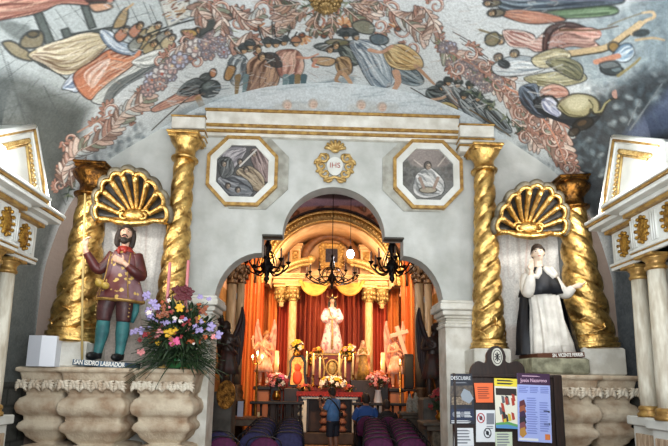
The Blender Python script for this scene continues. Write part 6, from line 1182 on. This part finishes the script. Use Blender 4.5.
# ------------------------------------------------------------------ angels
def angel(px, py0, py1, Y, lab, sm, wm_, cm, face_sg, group, pose=0):
    x, z0 = P(px, py1, Y); _, z1 = P(px, py0, Y); t = thing('angel_statue', (x, Y, z0), lab, 'angel statue', group); k = (z1-z0)/1.72; s = face_sg
    b = MB(); HC = (s*.06, -.05, 1.56); R_ = head(b, HC, 1.05, s*.6, .1); limb(b, [(0, 0, 1.2), (s*.01, 0, 1.4), (s*.05, -.04, 1.5)], [.11, .065, .055]); rings(b, [(.7, 0, 0, .15, .12), (.9, 0, 0, .15, .12), (1.1, 0, 0, .14, .11), (1.28, 0, 0, .18, .12), (1.38, 0, 0, .1, .08)], 24)
    limb(b, [(-.18, 0, 1.32), (-.24, -.06, 1.1), (-.06, -.22, 1.1)] if pose == 0 else [(-.18, 0, 1.32), (-.3, -.1, 1.15), (-.34, -.2, 1.36)], [.06, .05, .034]); limb(b, [(.18, 0, 1.32), (.25, -.06, 1.1), (.08, -.22, 1.16)], [.06, .05, .034])
    hand(b, (.08, -.22, 1.16), (-.8, -.2, .5), (0, 1, 0), 1.1, .4, 1); hand(b, (-.06, -.22, 1.1) if pose == 0 else (-.34, -.2, 1.36), (.8, -.2, .5) if pose == 0 else (.1, -.2, 1), (0, 1, 0), 1.1, .4, -1)
    for sg in (-1, 1): limb(b, [(sg*.09, 0, .85), (sg*.1, -.05*(sg == s), .5), (sg*.1, .02, .1)], [.1, .075, .045]); b.ball((sg*.1, -.06, .04), (.045, .11, .04), 10, 6)
    b.build('body', sm, t, remesh=.014); face(t, HC, 1.05, R_, eyem, lipm); h = MB(); haircap(h, HC, 1.12, R_, .06, .35); h.build('hair', hairm if sm is not paleskin and pose == 0 and group.startswith('dark') else mat('gilt_hair', (170, 110, 60), .5), t)
    b = MB(); rings(b, [(.42, 0, .0, .27, .2, .1), (.6, 0, 0, .23, .18, .08), (.8, 0, 0, .18, .15, .05), (.98, 0, 0, .155, .13, .02)], 40, fr=8); b.build('skirt', cm, t); b = MB(); b.tube([(-.2, .02, 1.34), (-.05, -.13, 1.2), (.12, -.14, 1.0), (.2, 0, .9)], [.03, .045, .05, .04], 8); b.build('sash', cm, t)
    for sg in (-1, 1):
        b = MB(); lead = smooth([(sg*.05, .13, 1.22), (sg*.16, .2, 1.5), (sg*.24, .22, 1.80), (sg*.26, .2, 2.08)], 5); b.tube(lead, list(np.interp(np.linspace(0, 1, len(lead)), [0, .6, 1], [.05, .06, .02])), 8)
        for i in range(10):
            f = i/9; p_ = V3(lead[int(f*(len(lead)-1))]); L = .55+.5*math.sin(PI*(.25+.6*f)); b.tube(smooth([p_, p_+V3((sg*.05, .03, -L*.4)), p_+V3((sg*(.02+.03*f), .05, -L))], 4), [.022, .03, .034, .036, .036, .036, .03, .024, .008], 7, flat=.4)
        b.build('wing', wm_, t)
    t.scale = (k, k, k); return x, z0
dksk = mat('dark_bronze_skin', (62, 46, 40), .45, 0, (44, 32, 28), 8); dkw = mat('dark_feather', (26, 20, 22), .6, 0, (52, 24, 24), 5, .3); dkcl = mat('dark_green_cloth', (42, 46, 40), .6, 0, (74, 40, 36), 6)
x, z = angel(226, 320, 392, 9.2, 'dark winged angel statue left, beside the arch pier', dksk, dkw, dkcl, -1, 'dark angels by the arch')
o = MB().box((x-.06, 9.2, z/2), (.44, .46, z), bev=.03).build('pedestal', mat('grey_pedestal_paint', (92, 88, 82), .8, 0, (66, 62, 58), 5)); tag(o, 'grey pedestal under the dark left angel', 'pedestal')
x, z = angel(434, 322, 398, 9.2, 'dark winged angel statue right, beside the arch pier', dksk, dkw, dkcl, 1, 'dark angels by the arch')
pks = mat('rosy_skin', (226, 160, 128), .45); pkw = mat('pale_feather', (226, 176, 158), .6, 0, (196, 120, 104), 6, .3); pkc = mat('rose_cloth', (220, 130, 90), .6, 0, (232, 190, 170), 5)
x, z = angel(263, 330, 386, 12.8, 'rosy winged angel statue left of the altar behind lit candelabra', pks, pkw, pkc, 1, 'rosy angels beside the altar', 1); pedestal(263, 386, 12.8, .45, 'pale pedestal under the rosy left angel', mat('rose_pedestal', (190, 120, 84), .6))
x, z = angel(396, 332, 388, 12.8, 'rosy winged angel statue right of the altar with pale cross', pks, pkw, pkc, -1, 'rosy angels beside the altar'); pedestal(396, 388, 12.8, .45, 'pale pedestal under the rosy right angel', mat('rose_pedestal', (190, 120, 84), .6))
x, z0 = P(405, 362, 12.75); _, z1 = P(400, 326, 12.75); b = MB(); b.box((0, 0, 0), (.11, .08, z1-z0), bev=.01); b.box((0, 0, (z1-z0)*.28), (.5, .09, .11), bev=.01); o = b.build('cross', mat('pink_wood', (226, 176, 160), .5), None, (0, 0, 0)); o.location = (x-.1, 12.62, (z0+z1)/2); o.rotation_euler.y = -.3; tag(o, 'pale pink cross leaning by the right angel', 'cross')
# candelabra with bright lights, left
x, z = P(257, 372, 12.4); zt = P(257, 355, 12.4)[1]; t = thing('candelabrum', (x, 12.4, 0), 'lit three-armed candelabrum in front of the left rosy angel', 'candelabrum'); b = MB(); b.lathe([(.16, 0), (.17, .04), (.04, .1), (.02, .6), (.035, .8), (.018, zt-.2), (.03, zt-.15)], n=14); b.build('stem', brass, t)
for dx, dz in ((-.12, -.04), (0, .06), (.12, -.04)):
    b = MB(); b.tube(smooth([(0, 0, zt-.2), (dx*.6, -.03, zt-.24), (dx, -.03, zt-.12+dz)], 5), .012, 6); a_ = b.build('arm', brass, t); MB().lathe([(.016, 0), (.016, .08)], (dx, -.03, zt-.12+dz), 8).build('candle', wax, a_); MB().ball((dx, -.03, zt+dz), (.022, .022, .04), 8, 6).build('flame', mat('bright_flame', (255, 226, 160), .4, emit=((255, 214, 130), 30)), a_)
light('candelabrum_light', 'POINT', (x, 12.25, zt+.02), 6, (1, .7, .36), .05)
x, z = P(400, 361, 12.35); light('candle_light', 'POINT', (x, 12.2, z), 4, (1, .68, .34), .05); t = thing('candle', (x, 12.35, z-.1), 'small lit candle beside the black cabinet', 'candle'); MB().lathe([(.02, 0), (.02, .08)], n=10).build('wax_stick', wax, t); MB().ball((0, 0, .11), (.02, .02, .04), 8, 6).build('flame', flame, t)
MB().lathe([(.05, -.02), (.05, 0), (.015, .0)], n=12).build('dish', brass, t); MB().lathe([(.12, -(z-.1)), (.13, -(z-.13)), (.015, -(z-.2)), (.015, -.02)], n=12).build('stand', brass, t)
# black cabinet on shelf
x0, z0 = P(405, 389, 12.4); x1, z1 = P(413.5, 354, 12.4); t = thing('loudspeaker', ((x0+x1)/2, 12.5, z0), 'tall black loudspeaker before the right rosy angel', 'loudspeaker'); MB().box((0, 0, (z1-z0)/2), (x1-x0, .2, z1-z0), bev=.02).build('cabinet', M['black'], t); MB().box((0, -.11, (z1-z0)*.5), ((x1-x0)*.8, .02, (z1-z0)*.85), bev=.005).build('grille', mat('dark_grille', (40, 40, 42), .8), t); MB().box((0, .02, -.03), (.36, .3, .05), bev=.01).build('bracket', M['darkwood'], t); MB().lathe([(.15, -z0), (.15, -z0+.05), (.03, -z0+.08), (.03, -.03)], n=12).build('stand', M['black'], t)
# ------------------------------------------------------------------ chandeliers
def chandelier(px, py, Y, ztop, R0, na, lab):
    x, z = P(px, py, Y); t = thing('chandelier', (x, Y, z), lab, 'chandelier', 'wrought iron chandeliers'); b = MB(); b.lathe([(.012, .9), (.012, .62), (.05, .58), (.02, .5), (.06, .4), (.075, .33), (.03, .25), (.035, .15), (.1, .06), (.11, .0), (.05, -.08), (.03, -.14), (.05, -.19), (.015, -.26)], n=12); b.tube([(0, 0, .85), (0, 0, ztop-z)], .011, 6); b.build('stem', M['iron'], t)
    b = MB(); b.tube([(R0*.62*math.cos(a), R0*.62*math.sin(a), -.02) for a in np.linspace(0, 2*PI, 25)], .014, 6); b.tube([(R0*.3*math.cos(a), R0*.3*math.sin(a), .2) for a in np.linspace(0, 2*PI, 19)], .010, 6); b.build('hoop', M['iron'], t)
    arm = MB(); arm.tube(smooth([(.03, 0, .05), (R0*.35, 0, -.1), (R0*.7, 0, -.08), (R0, 0, .03), (R0, 0, .09)], 6), .014, 6); arm.tube(smooth([(.04, 0, .3), (R0*.3, 0, .25), (R0*.45, 0, .08), (R0*.35, 0, .0)], 6), .009, 6); arm.lathe([(.015, .06), (.045, .1), (.05, .11), (.012, .115)], (R0, 0, 0), 10); cn = MB(); cn.lathe([(.015, .11), (.015, .27), (.006, .29)], (R0, 0, 0), 8)
    a0 = arm.build('arm', M['iron'], t); c0 = cn.build('candle', mat('unlit_candle', (112, 96, 84), .5), a0)
    for i in range(1, na):
        a = a0.copy(); C.objects.link(a); a.rotation_euler.z = 2*PI*i/na; q = c0.copy(); C.objects.link(q); q.parent = a
    return x, z
chandelier(332, 279, 11.6, 7.38, .62, 12, 'black iron chandelier at the centre of the arch'); chandelier(267, 268, 8.0, 4.1, .36, 8, 'black iron chandelier left, under the arch shoulder'); x, z = chandelier(392, 268, 8.0, 4.1, .36, 8, 'black iron chandelier right, under the arch shoulder')
for px, zz in ((267, 4.12), (392, 4.12)): x = P(px, 268, 8.0)[0]; o = MB().box((x, 7.4, 4.13), (.05, 1.3, .06), bev=.01).build('hanging_bracket', M['iron']); tag(o, 'iron bracket holding the '+('left' if px < 330 else 'right')+' chandelier behind the arch wall', 'bracket')
# bare bulb on cable
x, z = P(350.5, 254, 12.4); t = thing('pendant_bulb', (x, 12.4, z), 'glowing white bulb hanging on a thin cable', 'pendant lamp'); MB().ball((0, 0, 0), (.095, .095, .115), 16, 12).build('bulb', mat('lit_bulb', (255, 255, 255), .3, emit=((238, 236, 255), 28)), t); b = MB(); b.lathe([(.04, .1), (.045, .13), (.04, .2), (.015, .22)], n=12); b.build('socket', M['iron'], t); b = MB(); b.tube([(0, 0, .2), (0, 0, 7.38-z)], .008, 6); b.build('cable', M['iron'], t)
light('bulb_light', 'POINT', (x, 12.25, z-.16), 45, (.95, .94, 1), .08)
# ------------------------------------------------------------------ communion rail
YL = 12.1; xa0, xb0 = P(250, 404, YL)[0], P(304, 404, YL)[0]; xa1, xb1 = P(352, 404, YL)[0], P(426, 404, YL)[0]; zr = P(330, 403.5, YL)[1]
for x0, x1, lab in ((xa0, xb0, 'dark wooden communion rail left of the aisle'), (xa1, xb1, 'dark wooden communion rail right of the aisle')):
    t = thing('communion_rail', ((x0+x1)/2, YL, 0), lab, 'railing', 'communion rails'); MB().box((0, 0, zr), (x1-x0, .16, .07), bev=.015).build('handrail', M['darkwood'], t); MB().box((0, 0, .06), (x1-x0, .14, .12), bev=.01).build('bottom_rail', M['darkwood'], t); n = int((x1-x0)/.2); b = MB(); b.lathe([(.03, .12), (.05, .2), (.025, .3), (.045, .55), (.025, zr-.15), (.035, zr-.04)], n=10); s0 = b.build('baluster', M['darkwood'], t); s0.location.x = -(x1-x0)/2+.08
    for i in range(1, n+1): s = s0.copy(); C.objects.link(s); s.location.x = -(x1-x0)/2+.08+(x1-x0-.16)*i/n
# sanctuary chair, side table, counters
x, z = P(271, 424, 12.6); zt = P(271, 391, 12.6)[1]; t = thing('sanctuary_chair', (x, 12.6, 0), 'tall dark slatted chair behind the left communion rail', 'chair'); b = MB()
for sg in (-1, 1): b.box((sg*.24, .2, zt/2), (.05, .05, zt), bev=.01)
b.tube([(.24*math.cos(a), .2, zt+.1*math.sin(a)) for a in np.linspace(0, PI, 12)], .025, 6); b.build('back_post', M['darkwood'], t)
for k in range(5): MB().box((0, .2, .6+k*(zt-.65)/4.5), (.46, .03, .05), bev=.008).build('slat', M['darkwood'], t)
MB().box((0, 0, .45), (.54, .48, .06), bev=.015).build('seat', M['darkwood'], t)
for sg in (-1, 1): MB().box((sg*.24, -.2, .22), (.05, .05, .44), bev=.01).build('leg', M['darkwood'], t)
x0, z0 = P(216, 416, 11.5); x1, _ = P(263, 416, 11.5); t = thing('side_table', ((x0+x1)/2, 11.5, 0), 'pale wooden side table behind the left rows of chairs', 'table'); w_ = x1-x0; b = MB(); b.box((0, 0, z0-.03), (w_, .5, .06), bev=.012); b.build('tabletop', M['wood'], t); MB().box((0, 0, z0-.13), (w_*.92, .42, .14), bev=.01).build('apron', mat('grey_brown_wood', (112, 98, 80), .6, 0, (84, 70, 58), 6), t)
for sx in (-1, 1):
    for sy in (-1, 1): MB().box((sx*w_*.43, sy*.18, (z0-.06)/2), (.06, .06, z0-.06), bev=.01).build('leg', M['wood'], t)
x, z = P(240, 414, 11.4); _, zt = P(240, 401, 11.4); o = MB().box((0, 0, (zt-z0)/2), (.13, .015, zt-z0)).build('card', mat('pale_blue_card', (180, 190, 214), .5)); o.location = (x, 11.4, z0); o.rotation_euler = (-.2, 0, .1); tag(o, 'pale blue card standing on the side table', 'card')
x, z = P(258.5, 412, 11.45); t = thing('candle', (x, 11.45, z0), 'short white candle at the right end of the side table', 'candle'); MB().lathe([(.03, 0), (.03, .1), (.01, .105)], n=12).build('wax_stick', wax, t); MB().lathe([(.003, .1), (.003, .125)], n=6).build('wick', M['black'], t)
# dark bench block beside it
x0, z0 = P(226, 388, 8.9); b = MB(); b.prism([(.17*math.cos(a), .26*math.sin(a)) for a in np.linspace(0, 2*PI, 25)[:-1]], -.02, .02); o = b.build('gold_oval_plaque', M['golddark'], None, (0, 0, 0)); o.location = (x0-.0, 8.945, z0-.12); o.rotation_euler.x = -.06; tag(o, 'dark gold oval plaque below the left dark angel', 'plaque')
gst = mat('grey_brown_stone', (96, 86, 74), .7, 0, (66, 58, 50), 6, .2)
xc0, zc0 = P(399, 412, 11.6); xd0, _ = P(438, 412, 11.6); t = thing('stone_counter', ((xc0+xd0)/2, 11.6, 0), 'grey stone side altar table right, behind the chairs', 'counter'); b = MB(); b.box((0, 0, zc0-.03), (xd0-xc0, .5, .07), bev=.015); b.box((0, .02, zc0-.1), (xd0-xc0-.08, .44, .07), bev=.01); b.build('slab', gst, t); MB().box((.05, .04, (zc0-.14)/2), (xd0-xc0-.3, .36, zc0-.14), bev=.02).build('base', gst, t)
xc0, zc1 = P(420, 421, 8.3); xd0 = xc0+.75; t = thing('stone_counter', ((xc0+xd0)/2, 8.3, 0), 'nearer stone counter right, beside the arch pier', 'counter'); b = MB(); b.box((0, 0, zc1-.03), (xd0-xc0, .55, .06), bev=.015); b.box((0.02, .02, zc1-.1), (xd0-xc0-.1, .5, .08), bev=.01); b.build('slab', gst, t); MB().box((.05, .04, (zc1-.14)/2), (xd0-xc0-.25, .4, zc1-.14), bev=.02).build('base', mat('carved_grey_stone', (120, 108, 92), .8, 0, (70, 60, 50), 12, .6), t)
x, z = P(434, 398, 9.2); o = MB().box((x+.05, 9.25, z/2), (.6, .5, z), bev=.03).build('pedestal', mat('grey_pedestal_paint', (92, 88, 82), .8, 0, (66, 62, 58), 5)); tag(o, 'grey pedestal under the dark right angel', 'pedestal')
for px, py, lab in ((410, 400, 'small white figurine on the stone counter, left one'), (416, 399, 'small white figurine on the stone counter, right one')):
    robed(px, py-6, py+9, 11.55, lab, M['graywhite'], M['graywhite'], M['graywhite'], 'figurine', z0=zc0)
flowers(441, 402, 8.5, .2, .22, 26, ['red', 'red', 'maroon'], 'red flowers beside the right dark angel', base=zc1, seed=13)
# ------------------------------------------------------------------ chairs
purple = mat('purple_velour', (92, 22, 74), .8, 0, (66, 14, 52), 20, .1); navy_v = mat('navy_velour', (50, 48, 92), .8, 0, (36, 34, 68), 20, .1); steel = mat('dark_steel', (38, 36, 40), .45, .6)
def make_chair(m):
    t = thing('stacking_chair', (0, 0, 0), 'x', 'chair'); b = MB()
    rr = []
    for k, (w_, y_) in enumerate(((.215, .0), (.235, .02), (.235, .05), (.215, .07))):       # an arched padded back, rear towards the camera
        rr.append([(w_/.235*.235*math.cos(a)*(1 if math.sin(a) > -.2 else .92), -.24+y_-.04*((.62+.25*math.sin(a))-.62)*2, .62+.25*max(-.72, math.sin(a))*w_/.235) for a in np.linspace(0, 2*PI, 33)[:-1]])
    b.loft(rr); b.build('backrest', m, t); b = MB(); b.box((0, .02, .46), (.46, .46, .07), bev=.03); b.build('seat', m, t)
    b = MB(); b.tube(smooth([(-.225, -.2, .44), (-.25, -.26, .7), (-.2, -.275, .84), (0, -.285, .885), (.2, -.275, .84), (.25, -.26, .7), (.225, -.2, .44)], 5), .011, 6); b.build('back_frame', steel, t)
    for sx in (-1, 1):
        for sy, tx in ((-.2, -.26), (.2, .24)): b = MB(); b.tube([(sx*.21, sy, .45), (sx*.23, tx, .0)], .013, 7); b.build('leg', steel, t)
    return t
pc, nc = make_chair(purple), make_chair(navy_v); used = {}
def put(proto, X, Y, rz, label, group):
    o = proto if proto.name not in used else dup(proto); used[proto.name] = 1; o.location = (X, Y, 0); o.rotation_euler.z = rz; o['label'] = label; o['group'] = group
ordn = ['first', 'second', 'third', 'fourth', 'fifth', 'sixth', 'seventh']
for i in range(7):
    f = i/6; Y = 7.35+3.45*f
    for c_, (xa_, xb_) in (('aisle', (.74, 1.08)), ('outer', (1.22, 1.62))): put(pc, xa_+(xb_-xa_)*f, Y, -.06, f'purple padded chair right of the aisle, {c_} column, {ordn[i]} row from the viewer', 'chairs right of the aisle')
for i in range(6):
    f = i/5; Y = 7.9+2.7*f
    for c_, (xa_, xb_) in (('aisle', (-.64, -.75)), ('middle', (-1.17, -1.28)), ('outer', (-1.70, -1.81))):
      if c_ != 'outer' or i == 0: put(nc, xa_+(xb_-xa_)*f, Y, .05, f'navy padded chair left of the aisle, {c_} column, {ordn[i]} row from the viewer', 'navy chairs left of the aisle')
for X, Y, lab in ((-.93, 7.25, 'purple padded chair in front of the navy rows, nearer the aisle'), (-1.5, 7.2, 'purple padded chair in front of the navy rows, by the left pier')): put(pc, X, Y, .03, lab, 'purple chairs left of the aisle')
# ------------------------------------------------------------------ people
shirt = mat('blue_tshirt', (96, 142, 194), .8, 0, (76, 118, 168), 8, .1); shorts = mat('dark_shorts', (34, 36, 48), .8); psk = mat('brown_skin', (150, 104, 80), .55, 0, (128, 86, 66), 10); blk = mat('black_strap', (20, 20, 22), .6)
x, z = P(333, 420, 11.0); zt = P(333, 387.5, 11.0)[1]; k = zt/1.70; t = thing('person', (x, 11.0, 0), 'standing person in blue T-shirt and dark shorts with black shoulder bag, seen from behind', 'person', rz=.85)
# faces +y, away from the nave
def up(p): return [(q[0], q[1], q[2]) for q in p]
b = MB(); HC = (0, .05, 1.585); R_ = head(b, HC, 1.0, PI, .05); limb(b, [(0, 0, 1.3), (0, .01, 1.42), (0, .03, 1.52)], [.09, .06, .055])
rings(b, [(.84, 0, 0, .15, .11), (.95, 0, 0, .155, .115), (1.1, 0, 0, .14, .105), (1.3, 0, 0, .175, .11), (1.4, 0, 0, .12, .085), (1.43, 0, 0, .07, .06)], 24)
limb(b, [(-.17, 0, 1.36), (-.23, .06, 1.14), (-.17, .26, 1.2), (-.12, .34, 1.33)], [.056, .05, .04, .03]); limb(b, [(.17, 0, 1.36), (.22, .08, 1.14), (.14, .27, 1.22), (.06, .34, 1.33)], [.056, .05, .04, .03])
hand(b, (-.12, .34, 1.33), (.25, .2, 1), (.6, .5, 0), 1, .7, -1); hand(b, (.06, .34, 1.33), (-.2, .2, 1), (-.6, .5, 0), 1, .7, 1)
for sg in (-1, 1): limb(b, [(sg*.085, 0, .9), (sg*.095, .0, .5), (sg*.1, -.03, .3), (sg*.1, -.0, .07)], [.105, .065, .062, .036])
b.build('body', psk, t, remesh=.011); face(t, HC, 1.0, R_, eyem, lipm); h = MB(); haircap(h, HC, 1.08, R_, .085, .42); h.build('hair', hairm, t)
b = MB(); rings(b, [(.88, 0, 0, .19, .145, .02), (1.05, 0, 0, .175, .135, .02), (1.25, 0, 0, .19, .13, .01), (1.37, 0, 0, .165, .115, 0), (1.43, 0, .01, .085, .075, 0)], 36, fr=5); ts = b.build('tshirt', shirt, t)
for sg in (-1, 1): b = MB(); limb(b, [(sg*.14, 0, 1.37), (sg*.2, .02, 1.27), (sg*.235, .06, 1.16)], [.08, .08, .075]); b.build('sleeve', shirt, ts)
b = MB(); rings(b, [(.78, 0, 0, .185, .14), (.9, 0, 0, .18, .138), (.93, 0, 0, .17, .13)], 30)
for sg in (-1, 1): limb(b, [(sg*.09, 0, .86), (sg*.1, 0, .68), (sg*.105, 0, .5)], [.11, .105, .098], 16)
b.build('shorts', shorts, t)
for sg in (-1, 1): b = MB(); b.ball((sg*.1, .05, .04), (.05, .13, .045), 12, 8); b.build('shoe', blk, t)
b = MB(); b.tube(smooth([(-.16, .0, 1.44), (-.08, -.14, 1.3), (.06, -.155, 1.12), (.2, -.06, .99), (.2, .06, 1.0), (.02, .15, 1.2), (-.13, .1, 1.4), (-.16, 0, 1.44)], 5), .018, 6); st = b.build('bag_strap', blk, t); b = MB(); b.box((.13, -.15, 1.04), (.2, .07, .14), rz=.45, bev=.03); b.build('bag', blk, st)
t.scale = (k, k, k)
t2 = thing('phone', (0, 0, 0), 'dark phone held up by the standing person', 'phone'); MB().box((0, 0, 0), (.075, .01, .15), bev=.004).build('case', blk, t2); MB().box((0, -.0055, 0), (.068, .002, .138)).build('screen', mat('phone_glass', (30, 34, 44), .15), t2)
cz_, sz_ = math.cos(.85), math.sin(.85); lx, ly = -.03*k, .40*k; t2.location = (x+lx*cz_-ly*sz_, 11.0+lx*sz_+ly*cz_, 1.42*k); t2.rotation_euler.z = .85
def seated(px, py, Y, lab, top, hc, sc_=1.0):
    x, zt = P(px, py, Y); t = thing('person', (x, Y, 0), lab, 'person'); k = zt/1.31*1.0; b = MB(); HC = (0, .05, 1.19); R_ = head(b, HC, 1., PI, .1); limb(b, [(0, 0, .9), (0, .0, 1.02), (0, .03, 1.12)], [.09, .062, .056]); rings(b, [(.46, 0, .02, .17, .14), (.6, 0, 0, .16, .12), (.75, 0, 0, .15, .11), (.92, 0, 0, .18, .11), (1.01, 0, 0, .12, .085), (1.05, 0, 0, .07, .06)], 24)
    for sg in (-1, 1): limb(b, [(sg*.18, 0, .96), (sg*.24, .04, .74), (sg*.18, .24, .62)], [.056, .05, .036]); hand(b, (sg*.18, .24, .62), (-sg*.4, 1, -.1), (0, 0, -1), 1, .5, sg); limb(b, [(sg*.1, .03, .54), (sg*.12, .3, .54), (sg*.12, .46, .5), (sg*.12, .46, .28), (sg*.12, .45, .06)], [.1, .08, .066, .058, .038])
    b.build('body', psk, t, remesh=.013); face(t, HC, 1., R_, eyem, lipm); h = MB(); haircap(h, HC, 1.1, R_, .09, .42); h.build('hair', hc, t); b = MB(); rings(b, [(.47, 0, .01, .2, .16), (.6, 0, 0, .19, .145), (.9, 0, 0, .21, .135), (.98, 0, 0, .18, .12), (1.05, 0, .01, .085, .075)], 30)
    sh = b.build('shirt', top, t)
    for sg in (-1, 1): b = MB(); limb(b, [(sg*.15, 0, .97), (sg*.21, .02, .86), (sg*.25, .05, .74)], [.08, .082, .07]); b.build('sleeve', top, sh); b = MB(); limb(b, [(sg*.1, .0, .54), (sg*.12, .3, .54), (sg*.12, .46, .49), (sg*.12, .46, .28), (sg*.12, .45, .1)], [.115, .092, .078, .07, .06]); b.build('trouser_leg', shorts, t); b = MB(); b.ball((sg*.12, .5, .04), (.045, .12, .04), 10, 6); b.build('shoe', blk, t)
    t.scale = (k, k, k); return x
xs = seated(366, 393.5, 11.42, 'seated person in bright blue shirt with dark hair, from behind, right rows', mat('bright_blue_shirt', (44, 84, 150), .8), hairm)
xs2 = seated(387, 400, 11.42, 'seated person in black clothes beside the blue-shirted one', mat('black_top', (26, 26, 30), .8), hairm)
for X, Y, lab in ((xs, 11.42, 'purple chair under the person in the blue shirt'), (xs2, 11.42, 'purple chair under the person in black')): put(pc, X, Y, 0, lab, 'chairs right of the aisle')
# ------------------------------------------------------------------ ceiling boss
vx, vy = None, None
v_ = ray(326, -3); tt = (6.0-CAMP[2])/v_[2]; p_ = CAMP+v_*tt; t = thing('ceiling_boss', (float(p_[0]), float(p_[1]), 6.03), 'gilded pineapple boss at the crown of the painted vault', 'boss'); b = MB(); b.lathe([(.20, .0), (.19, -.04), (.16, -.05), (.165, -.07), (.13, -.13), (.05, -.17), (.005, -.18)], n=22)
for j in range(5):
    for i in range(12): a = 2*PI*(i+.5*(j % 2))/12; r = (.165, .155, .13, .1, .06)[j]; b.ball((r*math.cos(a), r*math.sin(a), -.07-.024*j), (.03, .03, .025), 6, 5)
b.build('carved_body', mat('dusty_gilding', (170, 142, 92), .5, .5, (110, 88, 54), 20, .4), t)
